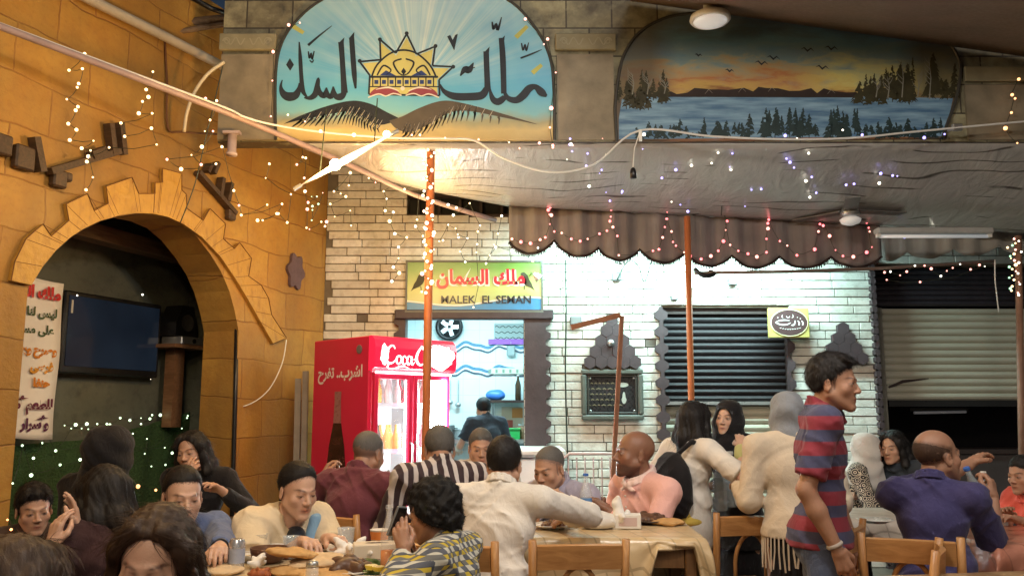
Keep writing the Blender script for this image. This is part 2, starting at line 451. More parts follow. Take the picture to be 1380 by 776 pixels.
def head_solid(kind):
    s = Solid(.0042); k = .014
    j = {'male': 1.0, 'female': .9, 'child': .84}[kind]
    s.ell((0, -.018, .032), (.073, .094, .083), k)
    s.ell((0, .03, -.025), (.061*(.5+.5*j), .057, .085), .02)
    for q in (-1, 1):
        s.cone((q*.055*j, .0, -.05), (q*.018*j, .072, -.099), .021, .015*j, .028)
        s.ell((q*.042, .056, -.026), (.020, .014, .018), .026)
        s.ell((q*.031, .091, .003), (.019, .011, .010), .014, sub=True)
        s.ell((q*.0305, .0705, .003), (.0145, .0145, .0125), .004)
        s.ell((q*.0765, -.012, -.012), (.0075, .019, .031), .005, M=np.array(Matrix.Rotation(q*-.35, 3, 'Z') @ Matrix.Rotation(.2, 3, 'X')))
        s.ell((q*.084, -.006, -.01), (.005, .009, .017), .004, sub=True)
        s.ell((q*.0125, .094, -.031), (.0075, .009, .007), .006)
    s.cone((0, .078, .014), (0, .1015, -.026), .0075, .011*(.6+.4*j), .008)
    s.cone((-.032, .078, .021), (.032, .078, .021), .0085*j, .0085*j, .012)
    s.ell((0, .064, -.064), (.031, .021, .027), .022)
    s.cone((-.017, .081, -.0585), (.017, .081, -.0585), .0058, .0058, .006); s.ell((0, .0885, -.0585), (.012, .006, .0055), .006)
    s.cone((-.014, .081, -.07), (.014, .081, -.07), .0066, .0066, .006); s.ell((0, .0865, -.0705), (.013, .006, .006), .006)
    s.ell((0, .0965, -.0645), (.019, .005, .0012), .004, sub=True)
    s.ell((0, .078, -.098), (.019*j, .014, .014), .014)
    s.cone((0, -.02, -.06), (0, -.035, -.17), .054*(.4+.6*j), .056*(.4+.6*j), .02)
    return s.mesh_np()
HEADS = {k: head_solid(k) for k in ('male', 'female', 'child')}
def head_tone(V, skin, lips=None, beard=0, brow=(.02, .014, .012), eyes='down', bald=None, scalp=None, style=''):
    x, y, z = V.T; C = np.tile(np.array(skin, float), (len(V), 1))
    def put(m, col):
        nonlocal C; m = np.clip(m, 0, 1)[:, None]; C = C*(1-m)+np.array(col, float)*m
    fr = y > .03
    put(np.exp(-(((np.abs(x)-.04)/.022)**2+((z+.03)/.02)**2))*fr*.18, (.5, .16, .1))
    if scalp is not None and style:
        ln = np.minimum(.80*y+.012+(.020-.15*np.abs(x))*(style == 'tied')*(y > 0), 1.35*y+.012) if style != 'receding' else np.minimum(.45*y+.046, 1.35*y+.012)
        k = np.clip((z-ln+RNG.normal(0, .004, len(z)))/.022+.35, 0, 1)*(np.abs(x) < .079)*(.72 if style in ('shaved', 'bald') else 1)
        k = np.maximum(k, np.clip((.006-np.abs(y-.016))/.004, 0, 1)*(z > -.03)*(z < .04)*(np.abs(x) > .055)*(style != 'tied')*.8)
        if style == 'bald': k = k*np.clip((.062-z-.25*(y+.03))/.02, .12, 1)
        put(k, scalp)
    if beard:
        g = (y > -.01)*np.clip((-.045-z+np.clip(.075-y, 0, .04)*-.25)/.012, 0, 1)*np.clip((z+.135)/.02, 0, 1)
        g = np.maximum(g, (y > .06)*np.exp(-((z+.047)/.005)**2)*(np.abs(x) < .03)); put(g*beard, (.03, .022, .02))
    L = lips if lips is not None else [skin[0]*.82, skin[1]*.55, skin[2]*.52]
    put((y > .07)*np.exp(-((x/.021)**4+((z+.0645)/.0105)**4)), L)
    put((y > .08)*np.exp(-((x/.02)**2+((z+.0645)/.0022)**2))*.8, (.06, .02, .02))
    ax = np.abs(x); zb = .021+.006*np.sin(np.clip((ax-.012)/.04, 0, 1)*3.1)
    put((y > .045)*np.exp(-(((ax-.032)/.02)**4+((z-zb)/.0042)**2))*.95, brow)
    zc, zh = (-.001, .0042) if eyes == 'down' else (.002, .0062)
    put((y > .05)*np.exp(-(((ax-.031)/.0135)**4+((z-zc)/zh)**4)), (.50, .42, .37))
    put((y > .05)*np.exp(-(((ax-.0305)/.0058)**4+((z-zc)/zh)**4)), (.018, .011, .008))
    put((y > .05)*np.exp(-(((ax-.031)/.0155)**4+((z-zc-zh-.0002+22*(ax-.031)**2)/.0021)**2)), (.02, .014, .012))
    if bald is not None: put(np.clip((z-.045+.25*(y-.05))/.02, 0, 1)*.5, bald)
    return C
def hair_np(style, grow=1.0):
    s = Solid(.005)
    cap = dict(c=(0, -.018, .034), r=(.073, .094, .083))
    def shell(t, top=0): s.ell(cap['c'], [cap['r'][0]+t, cap['r'][1]+t, cap['r'][2]+t+top], .02)
    line = lambda X, Y, Z: np.minimum(.80*Y+.012, 1.35*Y+.012)-Z
    def melt(F, g, t, w=.04): return smax(F+(t+.0035)*(1-np.clip(-g/w, 0, 1))**1.5, g, .004)
    if style in ('short', 'grey_short', 'thick', 'receding'):
        t = {'short': .0085, 'grey_short': .006, 'thick': .011, 'receding': .006}[style]
        shell(t, t*.7)
        for q in (-1, 1): s.cone((q*.073, .012, .012), (q*.0725, .017, -.018), .006, .003, .01)
        if style == 'thick':
            for q in (-.04, 0, .04): s.cone((q, .03, .112), (q*1.1, .070, .094), .014, .011, .02)
        s.noise = curls(.0022 if style != 'thick' else .0042, 210 if style != 'thick' else 120, 3)
        if style == 'receding': s.post = [lambda F, X, Y, Z: melt(F, (np.minimum(.45*Y+.046, 1.35*Y+.012)-Z)/1.2, t)]
        else: s.post = [lambda F, X, Y, Z: melt(F, (np.where((np.abs(X) > .066) & (Z > -.025) & (Y > 0) & (Y < .022), -.012, line(X, Y, Z)-.003*np.sin(X*120)))/1.25, t, .03)]
    elif style == 'shaved':
        shell(.0008); s.noise = curls(.0007, 240, 3); s.post = [lambda F, X, Y, Z: melt(F, (line(X, Y, Z)+.004)/1.25, .001, .03)]
    elif style == 'bald':
        shell(.0015); s.noise = curls(.0009, 200, 5)
        s.post = [lambda F, X, Y, Z: melt(melt(F, (np.minimum(.80*Y+.0, 1.35*Y+.01)-Z)/1.25, .0015, .02), (Z-.056-.25*(-.03-Y)), .0015, .03)]
    elif style == 'curly':
        s.ell((0, -.025, .045), (.104, .118, .108), .03)
        for q in (-1, 1): s.ell((q*.07, -.03, -.005), (.035, .07, .06), .03)
        s.ell((0, -.09, -.03), (.07, .04, .07), .03)
        s.noise = curls(.009, 85, 2)
        s.post = [lambda F, X, Y, Z: smax(F, (np.minimum(.9*Y+.01, 1.0*Y+.03)-.06*0-Z-.03*(Y < .03))/1.3, .01)]
    elif style == 'tied':
        shell(.008)
        s.ell((0, -.105, .0), (.038, .036, .042), .02); s.cone((0, -.11, -.01), (.01, -.10, -.12), .028, .012, .02)
        s.noise = curls(.0018, 120, 4)
        s.post = [lambda F, X, Y, Z: melt(F, np.where(Y < -.075, -.05, line(X, Y, Z)+(.022-.16*np.abs(X))*np.clip(Y/.03, 0, 1))/1.25, .008)]
    elif style in ('long', 'longback', 'bob'):
        shell(.011, .003); L = {'long': -.30, 'longback': -.34, 'bob': -.15}[style]
        for q in (-1, 1):
            s.chain([(q*.035, .05, .098), (q*.068, .035, .045), (q*.082, .016, -.04), (q*.09, .012, -.12), (q*.088, .03, L+.02)], [.015, .018, .021, .026, .016], .03)
            s.chain([(q*.06, -.06, .03), (q*.073, -.065, -.1), (q*.068, -.08, L)], [.036, .04, .024], .03)
        s.chain([(0, -.085, .03), (0, -.095, -.1), (0, -.11, L)], [.042, .05, .03], .03)
        s.noise = (lambda X, Y, Z: .0016*np.sin(X*260+4*np.sin(Z*14))+.0016*np.sin(Y*240+3*np.sin(Z*13+X*20))+.0035*np.sin(Z*19+X*22)*np.sin(Y*24))
        def face(F, X, Y, Z):
            e = np.sqrt((X/.066)**2+((Z+.012)/.093)**2)
            return smax(F, np.where(Y > .008, (1-e)*.06, -.03), .012)
        s.post = [face]
    V, Q = s.mesh_np(); return V, Q
def vnormals(V, Q):
    n = np.cross(V[Q[:, 2]]-V[Q[:, 0]], V[Q[:, 3]]-V[Q[:, 1]]); N = np.zeros_like(V)
    for k in range(4): np.add.at(N, Q[:, k], n)
    return N/np.maximum(1e-12, np.linalg.norm(N, axis=1))[:, None]
STR = {'short': (2600, .022, .0016), 'grey_short': (2400, .018, .0015), 'shaved': (1500, .006, .0011), 'bald': (1500, .009, .0012), 'thick': (3200, .032, .0017), 'receding': (2400, .024, .0015), 'tied': (3000, .055, .0014), 'long': (5200, .085, .0013), 'longback': (3000, .10, .0018), 'bob': (3200, .075, .0017), 'curly': (4200, .020, .0022)}
def strands(V, Q, style, seed=1):
    n, L, w = STR[style]; rg = np.random.default_rng(seed); N = vnormals(V, Q); i = rg.integers(0, len(V), n); p = V[i]; nn = N[i]
    out = np.sum(nn*(p-A3((0, -.02, .0))), 1) > 0; p, nn = p[out], nn[out]; n = len(p)
    if style == 'tied': fl = A3((0, -.11, .0))-p
    elif style in ('long', 'longback', 'bob'): fl = np.stack([np.sign(p[:, 0])*np.clip(p[:, 2], 0, 1)*6+0*p[:, 0], -.25+0*p[:, 0], -.35+0*p[:, 0]], 1)
    else: fl = p-A3((.012, -.065, .115)); fl[:, 2] -= .03; fl[:, 1] += np.where(p[:, 2] > .07, .05, 0)
    fl = fl/np.linalg.norm(fl, axis=1)[:, None]+rg.normal(0, .16 if style not in ('curly', 'thick') else (.9 if style == 'curly' else .3), (n, 3))
    fl -= nn*np.sum(fl*nn, 1)[:, None]; fl /= np.maximum(1e-9, np.linalg.norm(fl, axis=1))[:, None]; sd = np.cross(nn, fl)
    Lr = (L*rg.uniform(.5, 1.2, n))[:, None]; wv = (w*rg.uniform(.6, 1.3, n))[:, None]; pts = []; K = 4; lift = .10 if style not in ('curly', 'thick', 'shaved', 'bald') else .45
    cv = rg.normal(0, .12 if style != 'curly' else .8, (n, 1))
    for k in range(K+1):
        t = k/K; drop = np.zeros((n, 3)); c = p+fl*Lr*t+nn*(.0012+lift*Lr*(t-.8*t*t)*rg.uniform(.2, 1, (n, 1)))-nn*Lr*Lr*t*t*4.2*(lift < .2)+sd*cv*Lr*t*t
        q = wv*(1-.85*t)*.5; pts += [c-sd*q, c+sd*q]
    VV = np.stack(pts, 1).reshape(-1, 3); b = np.arange(n)[:, None]*(2*(K+1)); F = []
    for k in range(K): F.append(np.concatenate([b+2*k, b+2*k+1, b+2*k+3, b+2*k+2], 1))
    return VV, np.concatenate(F)
_HC = {}
def hair_cached(style):
    if style not in _HC: V, Q = hair_np(style); _HC[style] = (V, Q, *strands(V, Q, style))
    return _HC[style]
def hijab_np(long=.28, loose=.0, face=True):
    s = Solid(.006); t = .017+loose
    s.ell((0, -.02, .034), (.075+t, .097+t, .084+t), .03)
    s.ell((0, .02, -.04), (.07+t, .068+t*.6, .09+t*.5), .03)
    if long < .2: s.cone((0, -.015, -.05), (0, -.03, -.15), .092, .088, .04)
    else: s.cone((0, -.015, -.06), (0, -.02, -.17), .103, .122, .06)
    if long >= .2: s.ell((0, -.015, -long+.03), (.18, .135, .12), .08)
    s.noise = lambda X, Y, Z: .004*np.sin(60*(Z+.5*np.abs(X)+.3*Y)+3*np.sin(X*14))+.0035*np.sin(38*(Y-Z*.6)+2*np.sin(Z*18))*np.clip((.02-Z)*12, 0, 1)
    if face:
        def cut(F, X, Y, Z):
            e = np.sqrt((X/.056)**2+((Z+.012)/.083)**2)
            return smax(F, np.where(Y > -.0, (1-e)*.05, -.05), .006)
        s.post = [cut]
    return s.mesh_np()
def hand_np(w, a, n, side, curl=.6, s_=1.0, spread=1.0, thumb=.5):
    """w wrist, a along the hand, n where the palm faces, side +1 right hand"""
    a = nrm(a); n = A3(n); n = nrm(n-a*(a @ n)); b = np.cross(a, n)*side      # thumb side
    s = Solid(.0045); P = lambda x, y, z: A3(w)+s_*(a*x+b*y+n*z)
    s.cone(P(-.03, 0, 0), P(.015, 0, 0), .026*s_, .025*s_, .01)
    s.cone(P(.02, .012, 0), P(.08, .024, 0), .018*s_, .0125*s_, .01); s.cone(P(.02, -.012, 0), P(.076, -.024, 0), .018*s_, .0115*s_, .01)
    s.cone(P(.02, 0, 0), P(.083, 0, -.001), .019*s_, .0125*s_, .01)
    for i, (y, L) in enumerate(((.027, .07), (.0095, .079), (-.0085, .074), (-.0255, .057))):
        p = P(.083-.006*abs(i-1), y, 0); ang = curl*(.75+.12*i); d = a+b*(y*2.2*spread); th = ang*.7
        for q, (fr, r0, r1) in enumerate(((.45, .0098, .0088), (.31, .0088, .008), (.24, .008, .0068))):
            dd = nrm(nrm(d)*math.cos(th)+n*math.sin(th)); e = p+dd*L*fr*s_
            s.cone(p, e, r0*s_, r1*s_, .003); p = e; th += ang*.75
    p0 = P(.018, .024, .004); p1 = P(.052, .05-.012*thumb, .012+.02*thumb); p2 = P(.08, .05-.022*thumb, .02+.03*thumb); p3 = P(.1, .045-.03*thumb, .022+.032*thumb)
    s.chain([p0, p1, p2, p3], [.0155*s_, .0118*s_, .0102*s_, .008*s_], .006)
    return s.mesh_np()
def ik(S, Wp, l1, l2, pole):
    S, Wp = A3(S), A3(Wp); d = Wp-S; L = np.linalg.norm(d)
    if L > (l1+l2)*.995: Wp = S+d/L*(l1+l2)*.995; d = Wp-S; L = np.linalg.norm(d)
    d = d/L; x = (l1*l1-l2*l2+L*L)/(2*L); hgt = math.sqrt(max(0, l1*l1-x*x))
    p = A3(pole); p = nrm(p-d*(p @ d)); return S+d*x+p*hgt, Wp
def rot3(yaw, pitch, roll):
    """head axes: turn left +yaw, nod down +pitch, tilt"""
    return np.array(Matrix.Rotation(yaw, 3, 'Z') @ Matrix.Rotation(-pitch, 3, 'X') @ Matrix.Rotation(roll, 3, 'Y'))
TONES = {'fair': (.66, .43, .32), 'tan': (.56, .34, .235), 'brown': (.42, .235, .15), 'dark': (.23, .12, .075)}
def trimat(m, b): return m
def person(label, head, Y, phi, s=1.0, kind='male', skin='tan', hair='short', hmat=None, yaw=0, nod=10, tilt=0, lean=.06, side=0.0,
           scalp=None, top=None, sleeve=1.0, bottom=None, pose='sit', armL=None, armR=None, poleL=(-.5, -.4, -.6), poleR=(.5, -.4, -.6),
           belly=1.0, width=1.0, beard=0, eyes='down', lips=None, curlL=.6, curlR=.6, palmL=(0, 0, -1), palmR=(0, 0, -1), collar=True,
           hem=0.0, twist=0.0, hij=None, hijmat=None, group=None, wamp=.0055, legs=True, handL=True, handR=True, handdirL=None, handdirR=None,
           thumb=.5, shirt_name='shirt', bald=None, seatz=.5, hemz=None, collar_m=None, skirt=False, loose=0.0):
    ph = R(phi); Hw = W(*head, Y)
    f = np.array([math.sin(ph), -math.cos(ph), 0]); r = np.array([-math.cos(ph), -math.sin(ph), 0])
    hd = rot3(R(-yaw), R(nod), R(tilt))                              # local head axes
    H0 = np.array(Hw)                                                # head centre in the world
    off = hd @ A3((0, -.052, -.132))*s                               # head -> neck base, local
    B = np.stack([r, f, [0, 0, 1]], 1)
    Nw = H0+B @ off
    root = Nw-f*lean-r*side; root[2] = 0
    Lc = lambda p: B.T @ (A3(p)-root)                               # world -> local
    N = Lc(Nw); H = Lc(H0); pz = seatz*1.0+.03 if pose == 'sit' else .53*H0[2]+.02
    P = A3((0, 0, pz)); up = nrm(N-P); TL = np.linalg.norm(N-P)
    tw = R(twist); ra = A3((math.cos(tw), math.sin(tw), 0)); ra = nrm(ra-up*(up @ ra)); fw = np.cross(up, ra)
    MF = np.stack([ra, fw, up], 1)
    T = lambda x, y, z: P+ra*x*s+fw*y*s+up*z*TL                      # torso frame (z 0..1)
    sw = .178*width
    Sh = {q: T(q*sw, .0, 1)-up*.042*s for q in (-1, 1)}               # -1 left, +1 right (x = own right)
    def wl(a, q):
        if a is None: return None
        if a[0] == 'px': return Lc(W(a[1], a[2], a[3]))
        return A3(a)*A3((1, 1, 1))
    dflt = {1: A3((.2, .36, .80)), -1: A3((-.2, .36, .80))} if pose == 'sit' else {1: A3((.25, .06, .42*H0[2]+.08)), -1: A3((-.25, .06, .42*H0[2]+.08))}
    arms = {}
    for q, a, pole in ((-1, armL, poleL), (1, armR, poleR)):
        w = wl(a, q); w = dflt[q] if w is None else w
        arms[q] = ik(Sh[q], w, .285*s, .255*s, pole)
    root_e = empty('person', root, ph+math.pi, label, 'person', group)
    tone = TONES[skin] if isinstance(skin, str) else skin
    # ---- body: one mesh (torso, neck, arms, hands, head, legs)
    bd = Solid(.011)
    def torso(S, g, up_to=1.0):
        S.ell(T(0, .0, .68), [.15*width*s+g, .098*s+g, .26*TL+g*.5], .05, MF)
        S.ell(T(0, .012*belly, .3), [.142*s*belly**.5+g, .1*s*belly+g, .24*TL+g*.5], .06, MF)
        S.ell(T(0, -.01, .02), [.163*s+g, .115*s+g, .13*s+g*.5], .05, MF)
        S.cone(Sh[-1], Sh[1], .058*s+g*.8, .058*s+g*.8, .04)
        for q in (-1, 1): S.cone(T(q*.03, -.004, 1.0), Sh[q]*.8+T(0, 0, .97)*.2, .045*s+g*.6, .05*s+g*.6, .04)
    torso(bd, -.008); bd.cone(T(0, .012, .985), H+hd @ A3((0, -.025, -.03))*s, .052*s*(1 if kind == 'male' else .86), .05*s*(1 if kind == 'male' else .84), .03)
    for q in (-1, 1):
        E, w = arms[q]; bd.cone(Sh[q], E, .046*s, .037*s, .02); bd.cone(E, E+(w-E)*.35, .037*s, .039*s, .02); bd.cone(E+(w-E)*.35, w, .039*s, .026*s, .02)
    knees = {}
    for q in (-1, 1):
        hip = P+A3((q*.085*s, 0, -.02))
        if pose == 'sit': K = hip+A3((q*.06, .40*s, .0)); An = A3((K[0]+q*.0, K[1]-.03, .09))
        else: K = A3((hip[0]+q*.01, .02, hip[2]*.54)); An = A3((hip[0]+q*.015, -.01, .09))
        if kind == 'child' and pose == 'sit': An[2] = max(.09, P[2]-.40*s)
        knees[q] = (hip, K, An)
        if legs:
            bd.cone(hip, K, .078*s, .054*s, .03); bd.cone(K, An, .054*s, .037*s, .02); bd.cone(An+A3((0, -.03, -.045)), An+A3((0, .14*s, -.06)), .036*s, .03*s, .02)
    shells = [(*bd.mesh_np(), tone)]
    V, Q = HEADS[kind]; C = head_tone(V, tone, lips, beard, eyes=eyes, bald=bald, scalp=scalp or ((.10, .09, .085) if hmat is H_GREY else (.05, .03, .02) if hmat is H_SHAVE else (.014, .011, .01)), style=hair if hair in ('short', 'shaved', 'grey_short', 'thick', 'receding', 'bald', 'tied') else '')
    shells.append((H+(V*s) @ hd.T, Q, C))
    for q, has, cu, pm, hdir in ((-1, handL, curlL, palmL, handdirL), (1, handR, curlR, palmR, handdirR)):
        if not has: continue
        E, w = arms[q]; a = nrm(w-E) if hdir is None else nrm(A3(hdir)); shells.append((*hand_np(w, a, pm, q, cu, s*.98, thumb=thumb), A3(tone)*.97))
    link('body', np_mesh(shells, 'body'), SKIN, root_e)
    # ---- clothes
    sh = Solid(.0085 if Y < 6 else .012); g = .010+loose; torso(sh, g)
    if hem:                                                          # long garment below the seat
        if hem < .1: sh.ell(P+A3((0, -.005, -.05)), [.160*s+g, .122*s+g, .19*s], .04)
        else: sh.cone(P, P+A3((0, .0, -hem)), .15*s+g, .165*s+g*1.4, .05, flat=True)
    for q in (-1, 1):
        E, w = arms[q]; g2 = .013+loose
        if sleeve >= 1: 
            sh.cone(Sh[q], E, .05*s+g2, .043*s+g2, .03); e2 = E+(w-E)*min(.97, sleeve-.06); sh.cone(E, e2, .043*s+g2, .034*s+g2*.7, .02, flat=True)
        elif sleeve > 0: sh.cone(Sh[q], Sh[q]+(E-Sh[q])*(sleeve*1.0), .052*s+g2, .05*s+g2*1.3, .03, flat=True)
    if collar:
        cN = T(0, .022, 1.0)+up*.012*s; rr = .060*s*(1 if kind == 'male' else .92)
        for zc, r2, rt in ((-.012, 1.12, .0125), (.012, 1.02, .011), (.030, 1.0, .008)):
            pts = [cN+ra*rr*r2*math.cos(t)+fw*rr*r2*1.12*math.sin(t)+up*(zc-.030*math.sin(t)-.004)*s for t in np.linspace(0, 6.2832, 15)]
            for i in range(14): sh.cone(pts[i], pts[i+1], rt*s, rt*s, .010)
    base_n = wrinkle(wamp, abs(hash(label)) % 1000 if False else int(head[0]*7+head[1]))
    sh.noise = base_n
    # keep the neck opening and the hem clean
    nk = T(0, .026, 1.05); pz_cut = P[2]-(.10*s if pose == 'sit' else .1*s)-hem
    if hemz: pz_cut = hemz
    def trim(F, X, Y_, Z):
        d = np.sqrt((X-nk[0])**2+(Y_-nk[1])**2+((Z-nk[2])*.8)**2)
        F = smax(F, (.050*s if collar else .066*s)-d, .005)
        return np.maximum(F, pz_cut-Z)
    sh.post = [trim]
    link(shirt_name, np_mesh([sh.mesh_np()], 'shirt'), top, root_e)
    if collar_m:
        co = Solid(.006); cN = T(0, .022, 1.0)+up*.012*s; rr = .066*s
        ring = lambda t, k, z: cN+ra*rr*k*math.cos(t)+fw*rr*k*1.12*math.sin(t)+up*(z-.030*math.sin(t))*s
        for z, k in ((.002, 1.16), (.016, 1.10), (.030, 1.03)):
            tt = np.linspace(math.pi/2+.22, math.pi*2.5-.22, 15)
            for i in range(14): co.cone(ring(tt[i], k, z), ring(tt[i+1], k, z), .0065*s, .0065*s, .006)
        for q in (-1, 1): co.cone(ring(math.pi/2+q*.25, 1.14, .008), T(q*.045, .105, .90), .012*s, .006*s, .008); co.cone(ring(math.pi/2+q*.7, 1.18, .006), T(q*.06, .10, .91), .010*s, .006*s, .010)
        co.post = [lambda F, X, Y_, Z: smax(F, .054*s-np.sqrt((X-nk[0])**2+(Y_-nk[1])**2+((Z-nk[2])*.5)**2), .004)]
        link('collar', np_mesh([co.mesh_np()], 'collar'), collar_m, root_e)
        bt_ = MB()
        for k in range(5): bt_.ball(T(0, .118+.012*(k > 1), .84-.13*k), .0055, 8, 5)
        link('buttons', bt_.mesh('buttons', True), M_CAPW, root_e)
    if bottom is not None:
        tr = Solid(.012); tr.ell(P+A3((0, -.01, -.01)), [.160*s, .112*s, .13*s] if pose == 'stand' else [.168*s, .122*s, .135*s], .05)
        if skirt: tr.cone(P, A3((0, .0, .1)), .130*s, .20*s, .05, flat=True)
        else:
            for q in (-1, 1):
                hip, K, An = knees[q]; tr.cone(hip, K, .09*s, .066*s, .03); tr.cone(K, An, .066*s, .052*s, .02, flat=True)
        tr.noise = wrinkle(.004, int(head[0])+3)
        if legs: link('skirt' if skirt else 'trousers', np_mesh([tr.mesh_np()], 'trousers'), bottom, root_e)
        if legs:
            so_ = Solid(.009)
            for q in (-1, 1):
                An = knees[q][2]; so_.cone(An+A3((0, -.035, -.045)), An+A3((0, .155*s, -.055)), .045*s, .036*s, .02)
            so_.post = [lambda F, X, Y_, Z: np.maximum(F, -(Z-.002 if pose != 'sit' or kind != 'child' else Z+9))]
            link('shoes', np_mesh([so_.mesh_np()], 'shoes'), M_SHOE, root_e)
    # ---- hair or scarf
    if hair:
        V, Q, V2, Q2 = hair_cached(hair); link('hair', np_mesh([(H+(V*s) @ hd.T, Q), (H+(V2*s) @ hd.T, Q2, None, 1)], 'hair'), hmat or H_BLACK, root_e)
    if hij is not None:
        V, Q = hijab_np(**hij); wgt = np.clip((V[:, 2]+.18)/.16, 0, 1)[:, None]           # drape follows the torso, hood follows the head
        up_ = H+(V*s) @ hd.T; dn = H+(hd @ A3((0, -.052, -.132)))*s+((V-A3((0, -.052, -.132)))*s) @ MF.T
        link('headscarf', np_mesh([(up_*wgt+dn*(1-wgt), Q)], 'headscarf'), hijmat, root_e)
    info = dict(e=root_e, P=P, N=N, H=H, hd=hd, T=T, arms=arms, Sh=Sh, B=B, root=root, s=s, TL=TL, ra=ra, fw=fw, up=up)
    info['world'] = lambda p: Vector(B @ A3(p)+root)
    return info
# ------------------------------------------------------------------ shared materials
M_SHOE = mat('shoe_leather', (.03, .022, .018), .4)
M_DARKWOOD = mat('dark_stained_wood', (.035, .022, .02), .5, var=.35, vs=8)
M_BLACK = mat('black_plastic', (.012, .012, .013), .35, var=.1)
M_RUST = mat('orange_painted_pipe', (.50, .16, .055), .5, var=.4, vs=9, scale=(1, 1, .4), bmp=.3)
M_CABLE = mat('white_cable', (.72, .72, .70), .5, var=.05)
M_WIRE = mat('thin_wire', (.03, .04, .03), .5)
M_WHITE = mat('white_enamel', (.78, .78, .75), .35, var=.06)
M_STEEL = mat('worn_steel', (.45, .46, .46), .35, .8, var=.2)
def plain(name, col, rough=.6): return mat(name, col, rough, var=.08, bmp=.04)

# ------------------------------------------------------------------ floor
m, t, b = newmat('floor_tiles'); v = coord(t)
br = t.nodes.new('ShaderNodeTexBrick'); t.links.new(v, br.inputs['Vector']); br.offset = 0
br.inputs['Scale'].default_value = 1; br.inputs['Brick Width'].default_value = .4; br.inputs['Row Height'].default_value = .4; br.inputs['Mortar Size'].default_value = .006
br.inputs['Color1'].default_value = (.16, .13, .10, 1); br.inputs['Color2'].default_value = (.20, .16, .125, 1); br.inputs['Mortar'].default_value = (.06, .05, .045, 1)
t.links.new(mixc(t, noise(t, v, 3, 5), br.outputs['Color'], (.10, .085, .07)), b.inputs['Base Color']); b.inputs['Roughness'].default_value = .4
fl = MB(); fl.grid(lambda a, c: (-40+80*a, -30+60*c, 0), 8, 6)
tag(fl.build('floor', m), kind='structure')
# night ground beyond is the same sheet; dark sky is the world

# ------------------------------------------------------------------ back wall of long bricks with real joints
BWY = 8.0
BW = Frame((0, BWY, 0), (1, 0, 0), (0, 0, 1))
cornerX = W(437, 400, BWY).x
def bx(px, py=480): return BW.hit(px, py)[0]
def bz(py, px=690): return BW.hit(px, py)[1]
DOOR = (bx(545), bx(706), 0, bz(427)); WIN = (bx(893), bx(1066), 0, bz(414)); SHOP2 = (bx(1183), 7.5, 0, bz(356)); VENT = (bx(545), bx(690), bz(293), bz(261))
OPEN = [DOOR, WIN, SHOP2, VENT]
m, t, b = newmat('whitewashed_bricks'); v = coord(t)
a = t.nodes.new('ShaderNodeAttribute'); a.attribute_name = 'rnd'
c = ramp(t, a.outputs['Fac'], [(0, (.38, .36, .31)), (.03, (.60, .58, .52)), (.5, (.70, .69, .63)), (1, (.78, .77, .72))])
c = mixc(t, ramp(t, noise(t, v, 2.2, 6, .65), [(.42, 0.0), (.72, .6)]), c, (.40, .37, .31))
c = mixc(t, ramp(t, noise(t, v, 14, 4), [(.5, 0.0), (.75, .5)]), c, (.30, .26, .20))
t.links.new(c, b.inputs['Base Color']); b.inputs['Roughness'].default_value = .75
bump(t, b, noise(t, v, 45, 5), .5, .012)
mm = mat('brick_joint', (.17, .145, .11), .95, var=.35); mdk = mat('dark_inset_brick', (.14, .12, .10), .8, var=.3)
w = MB(); w.mi = 1; w.rv = .3
X0, X1, ZT = cornerX-.6, 7.6, 3.9
def solid_rects(x0, x1, z0, z1, holes):
    xs = sorted(set([x0, x1]+[h[0] for h in holes]+[h[1] for h in holes])); xs = [x for x in xs if x0 <= x <= x1]
    zs = sorted(set([z0, z1]+[h[2] for h in holes]+[h[3] for h in holes])); zs = [z for z in zs if z0 <= z <= z1]
    for i in range(len(xs)-1):
        for j in range(len(zs)-1):
            cx, cz = (xs[i]+xs[i+1])/2, (zs[j]+zs[j+1])/2
            if any(h[0] < cx < h[1] and h[2] < cz < h[3] for h in holes): continue
            yield xs[i], xs[i+1], zs[j], zs[j+1]
for x0, x1, z0, z1 in solid_rects(X0, X1, 0, ZT, OPEN):
    w.box(((x0+x1)/2, BWY+.117, (z0+z1)/2), (x1-x0, .21, z1-z0))
rh = .0795; z = 0.0; row = 0
while z < ZT-.03:
    iv = [(cornerX, X1)]
    for h in OPEN:
        if h[2] < z+rh*.6 and h[3] > z+rh*.4:
            nv = []
            for (p, q) in iv:
                if h[1] <= p or h[0] >= q: nv.append((p, q)); continue
                if p < h[0]: nv.append((p, h[0]))
                if q > h[1]: nv.append((h[1], q))
            iv = nv
    for (p, q) in iv:
        x = p+(random.random()*.2 if p == cornerX else 0)-.1*(p == cornerX)
        while x < q-.01:
            L = random.uniform(.22, .46); inset = random.random() < .028
            if inset: L = .1
            a0, a1 = max(p, x), min(q, x+L)
            if a1-a0 > .015:
                w.mi = 2 if inset else 0; w.rv = random.random()
                d = random.uniform(.010, .022)-(.006 if inset else 0)
                w.box(((a0+a1)/2, BWY+.006-d/2+.006, z+rh/2), (a1-a0-.007, d+.012, rh-.0075-random.random()*.002), bev=.004)
            x += L
    z += rh; row += 1
tag(w.build('brick_wall', [m, mm, mdk]), 'long back wall of narrow whitewashed bricks with dark inset squares', 'wall')

